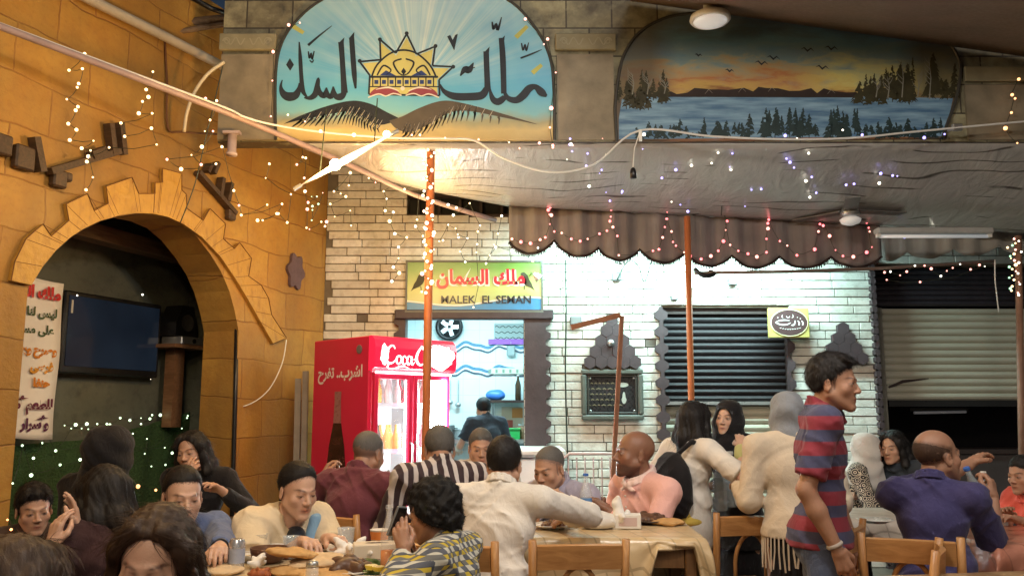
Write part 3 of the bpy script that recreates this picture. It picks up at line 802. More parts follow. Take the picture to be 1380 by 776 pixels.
# hole high in the wall
vm = MB(); vm.box((0, 0, 0), (VENT[1]-VENT[0]+.06, .1, .05)); 
o = empty('wall_vent', ((VENT[0]+VENT[1])/2, BWY+.1, (VENT[2]+VENT[3])/2), 0, 'dark narrow opening high in the brick wall above the green shop sign', 'vent')
hw, hh = (VENT[1]-VENT[0])/2, (VENT[3]-VENT[2])/2
f_ = MB(); f_.box((0, .08, 0), (2*hw+.1, .02, 2*hh+.1)); f_.build('back_panel', M_BLACK, o)
f_ = MB(); f_.box((0, -.06, -hh+.015), (2*hw-.004, .1, .03)); f_.box((0, -.06, hh-.015), (2*hw-.004, .1, .03)); f_.build('frame', M_DARKWOOD, o)
for k in range(5): f_ = MB(); f_.box((-hw+.1+k*(2*hw-.2)/4, -.02, 0), (.025, .025, 2*hh-.062)); f_.build('bar', M_DARKWOOD, o)

# ------------------------------------------------------------------ left wall with the arch
ang = R(20)
LW = Frame((cornerX, BWY, 0), (math.sin(ang), math.cos(ang), 0), (0, 0, 1))      # u grows towards the back corner, n into the room
if LW.n.x < 0: LW = Frame(LW.o, -LW.u, LW.v)
def lw(pts, off=0): return [LW.hit(x, y, off) for x, y in pts]
m, t, b = newmat('ochre_painted_stone'); v = coord(t)
nz = t.nodes.new('ShaderNodeVectorMath'); nz.operation = 'MULTIPLY_ADD'
nn = t.nodes.new('ShaderNodeTexNoise'); nn.inputs['Scale'].default_value = 2.2; nn.inputs['Detail'].default_value = 3; t.links.new(v, nn.inputs['Vector'])
t.links.new(nn.outputs['Color'], nz.inputs[0]); nz.inputs[1].default_value = (.10, .10, 0); t.links.new(v, nz.inputs[2])
br = t.nodes.new('ShaderNodeTexBrick'); t.links.new(nz.outputs[0], br.inputs['Vector']); br.inputs['Scale'].default_value = 1
br.inputs['Brick Width'].default_value = .56; br.inputs['Row Height'].default_value = .31; br.inputs['Mortar Size'].default_value = .007; br.inputs['Bias'].default_value = -.1; br.inputs['Mortar Smooth'].default_value = .6
br.inputs['Color1'].default_value = (.42, .22, .036, 1); br.inputs['Color2'].default_value = (.60, .35, .065, 1); br.inputs['Mortar'].default_value = (.22, .08, .015, 1)
c = mixc(t, ramp(t, noise(t, v, 3.5, 6, .62), [(.3, .0), (.66, .9)]), br.outputs['Color'], (.40, .18, .028))
c = mixc(t, ramp(t, noise(t, v, 1.4, 4, .6), [(.45, 0.0), (.75, .6)]), c, (.48, .29, .07))
c = mixc(t, ramp(t, noise(t, v, 23, 5, .7), [(.5, 0.0), (.8, .5)]), c, (.24, .10, .03)); c = mixc(t, ramp(t, noise(t, coord(t, (1, .45, 1)), 1.1, 4, .6), [(.42, 0.0), (.68, .8)]), c, (.20, .115, .035))
t.links.new(c, b.inputs['Base Color']); b.inputs['Roughness'].default_value = .55
bump(t, b, math_n(t, 'ADD', math_n(t, 'MULTIPLY', noise(t, v, 30, 5, .6), .5), math_n(t, 'MULTIPLY', br.outputs['Fac'], -1.1)), .5, .018)
M_OCHRE = m
inner = lw([(16, 600), (30, 480), (41, 384), (57, 360), (75, 338), (95, 320), (112, 309), (135, 298), (160, 291), (182, 288), (205, 289), (225, 293), (247, 303), (266, 320), (283, 342), (298, 366), (309, 392), (316, 418), (319, 445), (318, 520)])
uL = (inner[0][0]+inner[1][0])/2; uR = inner[-1][0]; uL = inner[1][0]
arch = [(uL, 0), (uL, inner[2][1]-.02)]+[p for p in inner[3:18]]+[(uR, inner[18][1]), (uR, 0)]
arch[2] = (max(arch[2][0], uL), arch[2][1])
uMin, WT = -7.5, 4.6
# wall face = two legs + top fill split at arch points, extruded
w = MB(); D = .34
def face_strip():
    A = arch
    w.prism([(uMin, 0), (uL, 0), (uL, WT), (uMin, WT)], -D, 0)
    w.prism([(uR, 0), (.0, 0), (0, WT), (uR, WT)], -D, 0)
    top = A[1:-1]
    for i in range(len(top)-1):
        a, c = top[i], top[i+1]
        if abs(a[0]-c[0]) < 1e-6: continue
        w.add([(a[0], a[1], 0), (c[0], c[1], 0), (c[0], WT, 0), (a[0], WT, 0), (a[0], a[1], -D), (c[0], c[1], -D), (c[0], WT, -D), (a[0], WT, -D)],
              [(0, 1, 2, 3), (7, 6, 5, 4), (0, 4, 5, 1), (3, 2, 6, 7)])
face_strip()
lwall = empty('ochre_wall', label='ochre stone-painted side wall pierced by a wide arch', cat='wall', M=LW.M())
w.build('masonry', M_OCHRE, lwall)
# stepped relief round the arch
band = [(15, 378), (20, 352), (35, 322), (47, 311), (58, 302), (69, 318), (93, 297), (89, 275), (118, 261), (127, 284), (146, 274), (143, 251), (178, 239), (187, 261), (209, 261), (209, 246), (219, 246), (219, 227), (245, 234), (245, 256), (251, 262), (252, 281), (274, 297), (283, 281), (304, 302), (301, 322), (316, 335), (323, 327), (339, 348), (335, 372), (352, 384), (362, 402), (366, 424), (386, 455), (368, 463),
        (350, 432), (333, 402), (316, 374), (296, 345), (272, 320), (247, 302), (225, 292), (205, 288), (182, 287), (160, 290), (135, 297), (112, 308), (95, 319), (75, 337), (57, 359), (42, 384)]
m, t, b = newmat('arch_relief_stone'); v = coord(t)
c = mixc(t, noise(t, v, 7, 5), (.42, .22, .036), (.60, .35, .065)); c = mixc(t, ramp(t, noise(t, coord(t, (1, .35, 1), (0, 0, .5)), 26, 4), [(.5, 0.), (.75, .6)]), c, (.26, .11, .03))
t.links.new(c, b.inputs['Base Color']); b.inputs['Roughness'].default_value = .45; bump(t, b, noise(t, v, 22, 5), .5, .02)
bp = lw(band, .03); q = MB(); q.prism(bp, .002, .034)
q.build('arch_band', m, lwall)
q = MB()
sp = lw(band[:35], .036); 
q.tube([(x, y, .037) for x, y in sp], .003, 5)
inn = np.array(bp[35:]); cc = inn.mean(0)+np.array((0, -.25)); ia = np.arctan2(inn[:, 1]-cc[1], inn[:, 0]-cc[0]); od = np.argsort(ia)
def joint(p):
    a_ = math.atan2(p[1]-cc[1], p[0]-cc[0]); u_, v_ = np.interp(a_, ia[od], inn[od, 0]), np.interp(a_, ia[od], inn[od, 1]); q.tube([(u_+(p[0]-u_)*f_, v_+(p[1]-v_)*f_, .034) for f_ in (.04, .5, .97)], .0018, 4)
for k in range(1, len(sp)-1):
    joint(sp[k])
q.build('carved_joints', mat('joint_brown', (.14, .055, .02), .8), lwall)
# flower-shaped plaque on the same wall
fc = LW.hit(396, 366); q = MB()
pts = []
for k in range(36):
    a = 2*math.pi*k/36; rr = 1+.16*math.cos(6*a+.5); pts.append((fc[0]+.115*rr*math.cos(a), fc[1]+.15*rr*math.sin(a)))
q.prism(pts, .002, .03); ow = q.build('wall_plaque', mat('purple_grey_clay', (.13, .085, .10), .7, var=.35), None, LW.M()); tag(ow, 'flat purple-grey flower-shaped plaque on the ochre wall above the red fridge', 'plaque')

# alcove room behind the arch
m, t, b = newmat('alcove_plaster'); v = coord(t)
c = mixc(t, noise(t, v, 2.5, 6), (.06, .075, .06), (.17, .17, .13)); c = mixc(t, ramp(t, noise(t, v, 9, 5), [(.5, 0.), (.8, .7)]), c, (.03, .035, .035))
t.links.new(c, b.inputs['Base Color']); b.inputs['Roughness'].default_value = .8; bump(t, b, noise(t, v, 18, 5), .4, .02)
AD = 1.05
q = MB(); a0, a1 = uL-.5, uR+.62
q.box(((a0+a1)/2, 1.7, -AD-.05), (a1-a0+.2, 3.4, .1))
q.box((a0-.05, 1.7, -AD/2-D/2), (.1, 3.4, AD-D-.002)); q.box((a1+.05, 1.7, -AD/2-D/2), (.1, 3.4, AD-D-.002))
q.box(((a0+a1)/2, 3.25, -AD/2-D/2), (a1-a0-.002, .1, AD-D-.004))
ow = q.build('alcove_wall', m, None, LW.M()); tag(ow, 'dark mouldy plaster walls of the recess behind the arch', 'wall')
AL = Frame(LW.P(0, 0, -AD), LW.u, LW.v)
def alp(px, py, off): return AL.hit(px, py, off)
# beam across the top of the recess
p0, p1 = alp(110, 322, .25), alp(265, 352, .25); q = MB(); q.bar((p0[0]-.3, p0[1]+.07, .25), (p1[0]+.4, p1[1]-.0, .25), .12, .14, (0, 0, 1))
ow = q.build('ceiling_beam', wood('old_beam', (.10, .06, .03), (.22, .14, .08), 6, .7, (.12, 1, 1)), None, AL.M()); tag(ow, 'rough timber beam across the top of the dark recess', 'beam')
# television
A, Bq = alp(89, 392, .12), alp(219, 410, .12); C2 = alp(215, 503, .12); wz = Bq[0]-A[0]; h_ = (A[1]+Bq[1])/2-C2[1]; h_ = max(h_, wz*.62)
cx, cy = (A[0]+Bq[0])/2, (A[1]+Bq[1])/2-h_/2
tv = empty('television', label='large dark flat television hung in the recess beside the white banner', cat='television', M=AL.M(cx, cy, .12))
q = MB(); q.box((0, 0, -.03), (wz, h_, .06), bev=.012); q.build('casing', M_BLACK, tv)
m, t, b = newmat('dim_screen'); b.inputs['Base Color'].default_value = (.008, .012, .02, 1); b.inputs['Roughness'].default_value = .12
v = coord(t); t.links.new(ramp(t, noise(t, v, 1.6, 2), [(.3, (.010, .020, .040)), (.7, (.030, .050, .085))]), b.inputs['Emission Color']); b.inputs['Emission Strength'].default_value = .22
q = MB(); q.box((0, .01, .004), (wz-.07, h_-.09, .004)); q.build('screen', m, tv)
q = MB(); q.box((0, 0, -.09), (.3, .3, .06)); q.build('wall_bracket', M_BLACK, tv)
q = MB(); q.box((-wz/2+.06, h_/2-.12, .008), (.018, .1, .003)); q.build('sticker', plain('pale_sticker', (.5, .5, .48)), tv)
# shelf, speaker, receiver
S0 = alp(225, 466, .2); S1 = alp(262, 466, .2)
sh = empty('wall_shelf', label='small wooden shelf with a post under the black speaker', cat='shelf', M=AL.M((S0[0]+S1[0])/2, S0[1], .18))
q = MB(); q.box((0, 0, 0), (S1[0]-S0[0]+.1, .03, .3)); q.build('board', wood('shelf_wood', (.16, .08, .04), (.28, .15, .08)), sh)
q = MB(); q.box((-.02, -.35, -.02), (.12, .67, .1)); q.build('post', wood('shelf_wood', 0, 0), sh)
sp_ = empty('loudspeaker', label='black cone-topped loudspeaker on the shelf beside the television', cat='speaker', M=AL.M((S0[0]+S1[0])/2, S0[1]+.09, .16))
q = MB(); q.prism([(-.13, 0), (.13, 0), (.13, .1), (.08, .27), (-.06, .27), (-.13, .12)], -.09, .09); q.build('cabinet', M_BLACK, sp_)
q = MB(); q.lathe([(.07, 0), (.075, .01), (.05, .004), (.01, -.004)], (0, .12, .092), 18); q.build('cone', mat('speaker_grey', (.05, .05, .05), .6), sp_)
dv = empty('receiver_box', label='silver receiver box lying on the shelf under the speaker', cat='receiver', M=AL.M((S0[0]+S1[0])/2+.03, S0[1]+.053, .2))
q = MB(); q.box((0, 0, 0), (.3, .07, .22), bev=.008); q.build('casing', M_STEEL, dv)
q = MB(); q.lathe([(.02, 0), (.02, .008)], (.0, 0, .111), 14); q.build('knob', M_BLACK, dv)
# green cloth hung across the back of the recess
gp = [alp(-20, 606, .09), alp(60, 596, .09), alp(130, 590, .09), alp(200, 572, .09), alp(285, 545, .09), alp(330, 530, .09)]
q = MB(); NU, NV = 60, 24; gl = cr(gp, 12)
def gcl(a, c):
    i = min(len(gl)-1, int(a*(len(gl)-1))); u, vv = gl[i]; return (u, vv*(1-c)+.1*c, .085+.02*math.sin(u*26+2*c)+.012*math.sin(u*61)*c)
q.grid(gcl, NU, NV)
m, t, b = newmat('green_netting'); v = coord(t); n = noise(t, v, 60, 4); n0 = noise(t, v, 3, 4)
t.links.new(mixc(t, n, (.010, .035, .012), (.055, .12, .035)), b.inputs['Base Color']); b.inputs['Roughness'].default_value = .9; bump(t, b, n, .8, .03)
ow = q.build('green_backdrop', m, None, AL.M(), True); tag(ow, 'dark green cloth backdrop hung across the recess below the television', 'backdrop')
# banner at the left of the recess
BT0, BT1, BB1 = alp(22, 372, .2), alp(87, 379, .2), alp(76, 588, .2)
bw_ = .95; bu1 = BT1[0]; bv1 = BT1[1]; bh = BT1[1]-BB1[1]
ban = empty('cloth_banner', label='white banner with red, green and orange Arabic lines left of the television', cat='banner', M=AL.M(bu1-bw_/2, bv1-bh/2, .2))
q = MB(); q.grid(lambda a, c: (-bw_/2+bw_*a, -bh/2+bh*c+.02*math.sin(a*5), .008*math.sin(c*9+a*3)), 10, 24)
me = q.mesh('banner', True); bo = link('cloth', me, plain('banner_white', (.86, .84, .80), .7), ban); so_m = bo.modifiers.new('thick', 'SOLIDIFY'); so_m.thickness = .004
BL = [('ملك السمان', .90, .14, (.55, .02, .02), .025), ('ليس لنا أى فروع', .775, .105, (.05, .09, .03), .012), ('على مستوى', .665, .105, (.05, .09, .03), .012), ('وصرح ويهدى', .54, .10, (.62, .22, .02), .02), ('فرسى', .435, .10, (.65, .30, .03), .02), ('حنفا', .335, .10, (.62, .22, .02), .02), ('للطعم أصول', .20, .115, (.13, .015, .05), .018), ('وأسرار', .08, .115, (.10, .02, .08), .018)]
for i, (s_, vv, sz, colr, bo_) in enumerate(BL):
    me = text_mesh(arabic(s_), sz*.80, bold=bo_*.28, align='RIGHT'); mt = plain('banner_ink_%d' % [0, 1, 1, 2, 3, 2, 4, 5][i], colr)
    o_ = link('lettering', me, mt, ban, Matrix.Translation((bw_/2-.03-.02*(i % 3), -bh/2+bh*vv, .0115)))

# wooden ornaments pegged to the ochre wall
M_PEG = wood('peg_wood', (.035, .022, .012), (.10, .055, .03), 9, .6)
def lbars(name, label, bars, cat='ornament', n=.04, squares=()):
    c = LW.hit(*bars[0][0], n); e = empty(name, label=label, cat=cat, M=LW.M(c[0], c[1], n))
    for i, (p, q_, wd_) in enumerate(bars):
        a, b2 = Vector(LW.hit(*p, n))-Vector(c), Vector(LW.hit(*q_, n))-Vector(c)
        g = MB(); g.bar((a.x, a.y, .004*i), (b2.x, b2.y, .004*i), wd_, .06, (0, 0, 1)); g.build('beam' if i == 0 else 'peg', M_PEG, e)
    for (p, sz) in squares:
        a = Vector(LW.hit(*p, n))-Vector(c); g = MB(); g.box((a.x, a.y, -.009), (sz, sz*1.1, .055), bev=.01); g.build('block', M_PEG, e)
    return e
lbars('wooden_ornament', 'dark plank with upright board and square blocks at the far left wall edge', [((46, 185), (55, 232), .045)], squares=[((33, 213), .13), ((4, 195), .11)])
lbars('wooden_ornament', 'slanting dark beam with two upright boards and a hanging block', [((66, 231), (160, 204), .04), ((146, 167), (151, 208), .04), ((159, 166), (164, 209), .04), ((138, 203), (120, 210), .05)], squares=[((80, 241), .10), ((92, 239), .05)])
lbars('wooden_ornament', 'descending dark beam with two short pegs right of the arch top', [((266, 232), (316, 288), .035), ((298, 240), (294, 266), .035), ((309, 247), (304, 271), .035), ((281, 222), (276, 232), .03), ((290, 220), (284, 234), .03)], squares=[((312, 289), .085)])

# wire arc and pipe stub on the wall, upper cables
def tubepx(name, pts, r, mt, label, cat, n=8, smooth=6, group=None):
    P = [W(*p) for p in pts]; P = [Vector(x) for x in cr(P, smooth)] if smooth else P
    o0 = P[0].copy(); g = MB(); g.tube([p-o0 for p in P], r, n); o = g.build(name, mt, None, Matrix.Translation(o0), True)
    return tag(o, label, cat, group)
# ------------------------------------------------------------------ painted fascia with two murals
FY = 6.0
FA = Frame((0, FY, 0), (1, 0, 0), (0, 0, 1))
fz = FA.hit(600, 192)[1]; fx0 = FA.hit(297, 120)[0]; fx1 = 8.5; fzt = 4.7
m, t, b = newmat('painted_stone'); v = coord(t)
br = t.nodes.new('ShaderNodeTexBrick'); t.links.new(v, br.inputs['Vector']); br.inputs['Scale'].default_value = 1; br.offset = .5
br.inputs['Brick Width'].default_value = .34; br.inputs['Row Height'].default_value = .22; br.inputs['Mortar Size'].default_value = .007; br.inputs['Mortar Smooth'].default_value = .4
br.inputs['Color1'].default_value = (.25, .235, .15, 1); br.inputs['Color2'].default_value = (.40, .38, .24, 1); br.inputs['Mortar'].default_value = (.055, .048, .035, 1)
c = mixc(t, ramp(t, noise(t, v, 6, 5, .65), [(.35, 0.), (.7, .85)]), br.outputs['Color'], (.055, .042, .03))
c = mixc(t, ramp(t, noise(t, v, 11, 4), [(.55, 0.), (.8, .6)]), c, (.46, .45, .30))
t.links.new(c, b.inputs['Base Color']); b.inputs['Roughness'].default_value = .45; bump(t, b, noise(t, v, 25, 4), .25, .01)
FM = FA.M(fx0, fz, 0)
fas = empty('fascia', label='stone-painted overhead fascia carrying both murals', cat='fascia', M=FM)
def fu(px, py, off=0): a = FA.hit(px, py, off); return (a[0]-fx0, a[1]-fz)
q = MB(); q.box(((fx1-fx0)/2, (fzt-fz)/2, -.07), (fx1-fx0, fzt-fz, .14)); q.build('panel', m, fas)
M_COLD = mat('column_paint', (.24, .21, .15), .5, var=.75, vs=5, bmp=.3)
M_BAND = mat('cornice_paint', (.28, .26, .17), .5, var=.4, vs=9)
def pcol(x0, x1, yb):
    a, c = fu(x0, 75), fu(x1, yb); q = MB(); q.box(((a[0]+c[0])/2, (a[1]+.012)/2, .012), (c[0]-a[0], a[1]-.012, .024)); q.build('column', M_COLD, fas)
    a, c = fu(x0-2, 48), fu(x1+2, 70); q = MB(); q.box(((a[0]+c[0])/2, (a[1]+c[1])/2, .02), (c[0]-a[0], a[1]-c[1], .04), bev=.006); q.build('cornice', M_BAND, fas)
    q = MB(); mx = (a[0]+c[0])/2; my = (a[1]+c[1])/2; hw_ = (c[0]-a[0])/2
    for sg in (-1, 1):
        pts = [(mx+sg*(hw_*.85*(1-k/20)), my+.028*math.sin(k*.75)*(1 if k > 5 else .7)) for k in range(0, 19)]
        sp2 = [(mx+sg*(hw_*.72+.03*math.cos(a_)*(1-a_/12)), my+.03*math.sin(a_)*(1-a_/12)) for a_ in np.linspace(0, 8, 20)]
        q.stroke(pts, .009, .0425); q.stroke(sp2, .008, .0435)
    q.build('scroll', mat('scroll_paint', (.36, .34, .24), .6, var=.2), fas)
pcol(300, 371, 190); pcol(750, 828, 190)
a, c = fu(1296, 92), fu(1500, 112); q = MB(); q.box(((a[0]+c[0])/2, (a[1]+c[1])/2, .02), (c[0]-a[0], a[1]-c[1], .04), bev=.006); q.build('cornice', M_BAND, fas)
a, c = fu(1298, 116), fu(1500, 188); q = MB(); q.box(((a[0]+c[0])/2, (a[1]+.012)/2, .012), (c[0]-a[0], a[1]-.012, .024)); q.build('column', M_COLD, fas)
# ---- first mural
out1 = cr([(372, 189), (371, 140), (372, 97), (376, 70), (385, 48), (400, 28), (425, 6), (470, -18), (520, -32), (560, -36), (600, -32), (650, -17), (690, 4), (713, 27), (732, 55), (743, 85), (746, 115), (747, 150), (747, 189)], 4)
O1 = FA.hit(560, 120); M1 = FA.M(O1[0], O1[1], .026)
def u1(px, py): a = FA.hit(px, py, .026); return (a[0]-O1[0], a[1]-O1[1])
P1 = [u1(*p) for p in out1]
mu = empty('arched_mural', label='arched blue mural with dark Arabic calligraphy, sunburst emblem and spread wings', cat='mural', M=M1)
m, t, b = newmat('mural_sky'); v = coord(t); sx = t.nodes.new('ShaderNodeSeparateXYZ'); t.links.new(v, sx.inputs[0])
nz_ = noise(t, v, 3.2, 5, .6); yy = math_n(t, 'ADD', sx.outputs[1], math_n(t, 'MULTIPLY', math_n(t, 'SUBTRACT', nz_, .5), .16))
base = ramp(t, math_n(t, 'MULTIPLY_ADD', yy, .78, .36), [(.02, (.42, .30, .12)), (.11, (.62, .50, .22)), (.16, (.38, .37, .22)), (.22, (.22, .52, .60)), (.34, (.13, .48, .74)), (.6, (.15, .52, .78)), (1, (.38, .68, .80))])
ang_ = t.nodes.new('ShaderNodeMath'); ang_.operation = 'ARCTAN2'; t.links.new(sx.outputs[0], ang_.inputs[0]); t.links.new(math_n(t, 'ADD', sx.outputs[1], .02), ang_.inputs[1])
cx_ = t.nodes.new('ShaderNodeCombineXYZ'); t.links.new(math_n(t, 'MULTIPLY', ang_.outputs[0], 3.2), cx_.inputs[0])
raysn = noise(t, cx_.outputs[0], 3.0, 3, .7)
centre = ramp(t, math_n(t, 'ABSOLUTE', sx.outputs[0]), [(.05, 1), (.75, 0)])
fac = math_n(t, 'MULTIPLY', math_n(t, 'MULTIPLY', ramp(t, raysn, [(.36, .12), (.64, .95)]), ramp(t, yy, [(.0, 0), (.2, 1)])), math_n(t, 'MULTIPLY_ADD', centre, .75, .2))
c = mixc(t, fac, base, (.80, .92, .90)); c = mixc(t, ramp(t, noise(t, v, 1.7, 3), [(.5, 0), (.75, .55)]), c, (.06, .34, .70))
low = ramp(t, yy, [(-.0, 1), (.02, 0)]); c2 = mixc(t, low, c, base); t.links.new(c2, b.inputs['Base Color']); b.inputs['Roughness'].default_value = .4; bump(t, b, noise(t, v, 40, 4), .15, .006)
q = MB(); q.prism(P1, -.024, 0); q.build('painting', m, mu)
M_INK = mat('dark_paint', (.022, .03, .045), .5, var=.4); M_INKG = mat('grey_brown_paint', (.10, .085, .065), .55, var=.4, vs=10)
q = MB(); q.tube([(*p, .004) for p in P1], .011, 6); q.build('rim', mat('rim_paint', (.05, .05, .045), .5), mu)
Z = lambda x, y: u1(x/2.936+290, y/2.936)
wpx = (u1(400, 100)[0]-u1(300, 100)[0])/100/2.936
def zs(g, pts, ws, n=5, z=.003):
    if n: pp = cr([(*p, w_) for p, w_ in zip(pts, ws if isinstance(ws, (list, tuple)) else [ws]*len(pts))], n)
    else: pp = [(*p, w_) for p, w_ in zip(pts, ws)]
    g.stroke([Z(p[0], p[1]) for p in pp], [max(.6, p[2]*1.22)*wpx for p in pp], z)
def zp(g, pts, z=.003): g.poly([Z(*p) for p in pts], z)
g = MB()
zp(g, [(296, 232), (312, 258), (297, 282), (281, 258)])
zs(g, [(266, 318), (260, 345), (270, 372), (292, 384), (318, 378), (332, 352), (333, 330)], [3, 10, 22, 30, 26, 14, 4])
zs(g, [(333, 168), (337, 230), (341, 300), (347, 360), (366, 388)], [4, 12, 13, 15, 4], z=.0035)
zs(g, [(352, 388), (378, 388), (398, 370), (408, 318), (412, 312)], [4, 16, 20, 12, 3])
zs(g, [(406, 322), (414, 368), (434, 378), (441, 348)], [6, 16, 20, 5], z=.0034); zs(g, [(440, 350), (447, 378), (462, 380), (468, 344)], [6, 16, 18, 5], z=.0038); zs(g, [(467, 346), (476, 380), (498, 384), (514, 366)], [6, 18, 24, 14], z=.0042)
zs(g, [(498, 168), (503, 230), (508, 310), (512, 370)], [18, 17, 18, 22], z=.0046); zp(g, [(490, 172), (512, 150), (507, 182)], .005)
zs(g, [(540, 150), (545, 220), (551, 300), (556, 352)], [17, 17, 16, 6]); zp(g, [(531, 152), (551, 128), (549, 165)], .0034)
zs(g, [(368, 181), (410, 145), (462, 104)], [9, 6, 2])
zs(g, [(369, 205), (373, 232), (380, 212), (384, 236), (392, 204)], [4, 6, 5, 6, 4]); zs(g, [(374, 240), (384, 248), (390, 238)], [3, 5, 3], z=.0035)
g.build('calligraphy', M_INK, mu); g = MB()
zs(g, [(890, 334), (905, 362), (945, 382), (1010, 384), (1055, 378), (1074, 352)], [3, 14, 24, 26, 26, 20])
zs(g, [(1072, 205), (1074, 260), (1077, 330), (1078, 358)], [18, 18, 19, 22], z=.0035); zp(g, [(1062, 212), (1086, 186), (1082, 222)], .004)
zs(g, [(970, 302), (988, 276), (1005, 278), (1022, 250)], [4, 20, 22, 3]); zs(g, [(984, 284), (1028, 268)], [6, 3], 0, .0036)
zp(g, [(918, 146), (930, 140), (940, 160), (950, 140), (960, 136), (946, 202)])
zs(g, [(1132, 152), (1138, 230), (1141, 320), (1142, 372)], [17, 19, 18, 18], z=.004); zp(g, [(1122, 168), (1146, 142), (1142, 178)], .0045)
zs(g, [(1086, 352), (1098, 392), (1120, 404), (1146, 386)], [6, 18, 24, 18]); zs(g, [(1140, 350), (1156, 388), (1190, 398), (1218, 380), (1242, 352), (1268, 346), (1292, 368), (1312, 382)], [5, 16, 22, 26, 24, 18, 26, 8], z=.005)
zs(g, [(1096, 88), (1101, 116), (1112, 96), (1118, 120), (1133, 70)], [5, 9, 7, 9, 3]); zs(g, [(1212, 172), (1218, 200), (1226, 178), (1231, 202), (1240, 170)], [4, 6, 5, 6, 3]); zs(g, [(1208, 232), (1250, 216), (1292, 198)], [6, 6, 2])
g.build('calligraphy', M_INK, mu)
# wings
g = MB()
WL_t = cr([(270, 492), (330, 462), (420, 428), (500, 406), (560, 400), (620, 414), (680, 445), (735, 472)], 4)
WL_b = cr([(270, 492), (345, 474), (430, 458), (510, 444), (560, 448), (600, 470), (650, 496), (735, 474)], 4)
g.poly([Z(*p) for p in WL_t]+[Z(*p) for p in WL_b[::-1]], .002)
for k in range(26):
    a_ = k/25; p = WL_b[int(4+a_*(len(WL_b)-9))]; zs(g, [p, (p[0]-16+a_*8, p[1]+12+8*math.sin(a_*3)), (p[0]-44+a_*44, p[1]+30+20*math.sin(a_*3))], [9, 6, 1], 0, .0024)
g.build('wing', mat('wing_black', (.02, .024, .03), .5, var=.5), mu)
g = MB()
WR_t = cr([(690, 478), (740, 462), (800, 432), (870, 406), (925, 400), (1000, 414), (1120, 446), (1272, 492)], 4)
WR_b = cr([(690, 482), (720, 512), (775, 524), (860, 486), (930, 446), (1000, 440), (1120, 462), (1272, 493)], 4)
g.poly([Z(*p) for p in WR_t]+[Z(*p) for p in WR_b[::-1]], .0028)
for k in range(26):
    a_ = k/25; p = WR_b[int(7+a_*(len(WR_b)-12))]; zs(g, [p, (p[0]+10*a_-6, p[1]+10), (p[0]+36*a_-34, p[1]+30+16*math.sin(a_*3))], [9, 6, 1], 0, .0032)
g.build('wing', M_INKG, mu)
g = MB()
for k in range(30):
    p = WR_b[int(6+k/29*(len(WR_b)-12))]; zs(g, [(p[0]+14, p[1]-34+k*.5), (p[0]-2, p[1]+8)], [1, 2.6], 0, .0038)
    p = WL_b[int(4+k/29*(len(WL_b)-9))]; zs(g, [(p[0]+12, p[1]-20), (p[0]-8, p[1]+12)], [1, 2.2], 0, .0036)
g.build('feather_line', plain('feather_white', (.55, .52, .44)), mu)
# sunburst crown emblem
M_LEM = plain('emblem_yellow', (.62, .60, .22)); M_MAR = plain('emblem_maroon', (.28, .06, .09)); M_BLU = plain('emblem_blue', (.03, .06, .22))
star = [(608, 374), (612, 300), (572, 246), (655, 238), (652, 158), (715, 212), (758, 136), (796, 216), (870, 186), (860, 262), (942, 266), (886, 318), (888, 380)]
sg_ = MB(); zp(sg_, [(610, 372), (618, 298), (584, 252), (660, 246), (655, 170), (716, 222), (758, 150), (794, 224), (862, 196), (852, 270), (926, 272), (878, 318), (880, 376)], .0024); sg_.build('sunburst', M_LEM, mu)
g = MB()
for i in range(len(star)): zs(g, [star[i], star[(i+1) % len(star)]], [6, 6], 0, .003+.0002*(i % 2))
for p in ((572, 243), (652, 158), (758, 134), (872, 184), (942, 266)):
    g.poly([Z(p[0]+8*math.cos(a_), p[1]+8*math.sin(a_)) for a_ in np.linspace(0, 6.28, 10)[:-1]], .0036)
zs(g, [(618, 310), (640, 260), (690, 215), (745, 200), (800, 215), (850, 260), (876, 310)], [6]*7, 5, .0042)
zs(g, [(612, 306), (882, 306)], [7, 7], 0, .0046)
for k in range(9): zs(g, [(624+k*30, 308), (624+k*30, 345)], [4, 4], 0, .005)
zs(g, [(610, 345), (885, 345)], [4, 4], 0, .0054)
for sgn in (-1, 1):
    zs(g, [(746+sgn*105, 300), (746+sgn*80, 262), (746+sgn*50, 280), (746+sgn*70, 298)], [5, 6, 5, 2], 5, .005)
    zs(g, [(746+sgn*8, 235), (746+sgn*40, 250), (746+sgn*20, 290), (746, 300)], [5, 6, 5, 3], 5, .0055)
zp(g, [(746, 270), (756, 285), (746, 300), (736, 285)], .006)
g.build('emblem_line', M_INK, mu)
g = MB()
for sgn in (-1, 1): zp(g, [(746+sgn*95, 300), (746+sgn*70, 280), (746+sgn*40, 296), (746+sgn*30, 302)], .0034)
for k in range(8): zp(g, [(630+k*30, 318), (646+k*30, 318), (646+k*30, 334), (630+k*30, 334)], .0034)
g.build('emblem_blue', M_BLU, mu)
g = MB()
for sgn in (-1, 1): zp(g, [(746+sgn*p, q_) for p, q_ in cr([(10, 376), (40, 352), (85, 345), (120, 358), (134, 380), (95, 378), (50, 376)], 3)], .0058)
g.build('emblem_pillow', M_MAR, mu)
g = MB()
for sgn in (-1, 1): zs(g, [(746+sgn*20, 362), (746+sgn*60, 348), (746+sgn*110, 356)], [3, 6, 2], 4, .0064); zs(g, [(746+sgn*8, 380), (746+sgn*40, 372), (746+sgn*70, 382), (746+sgn*100, 374), (746+sgn*140, 388)], [4]*5, 4, .0068)
g.poly([Z(742+9*math.cos(a_), 352+9*math.sin(a_)) for a_ in np.linspace(0, 6.28, 10)[:-1]], .007)
g.build('emblem_highlight', plain('emblem_white', (.75, .73, .66)), mu)
g = MB()
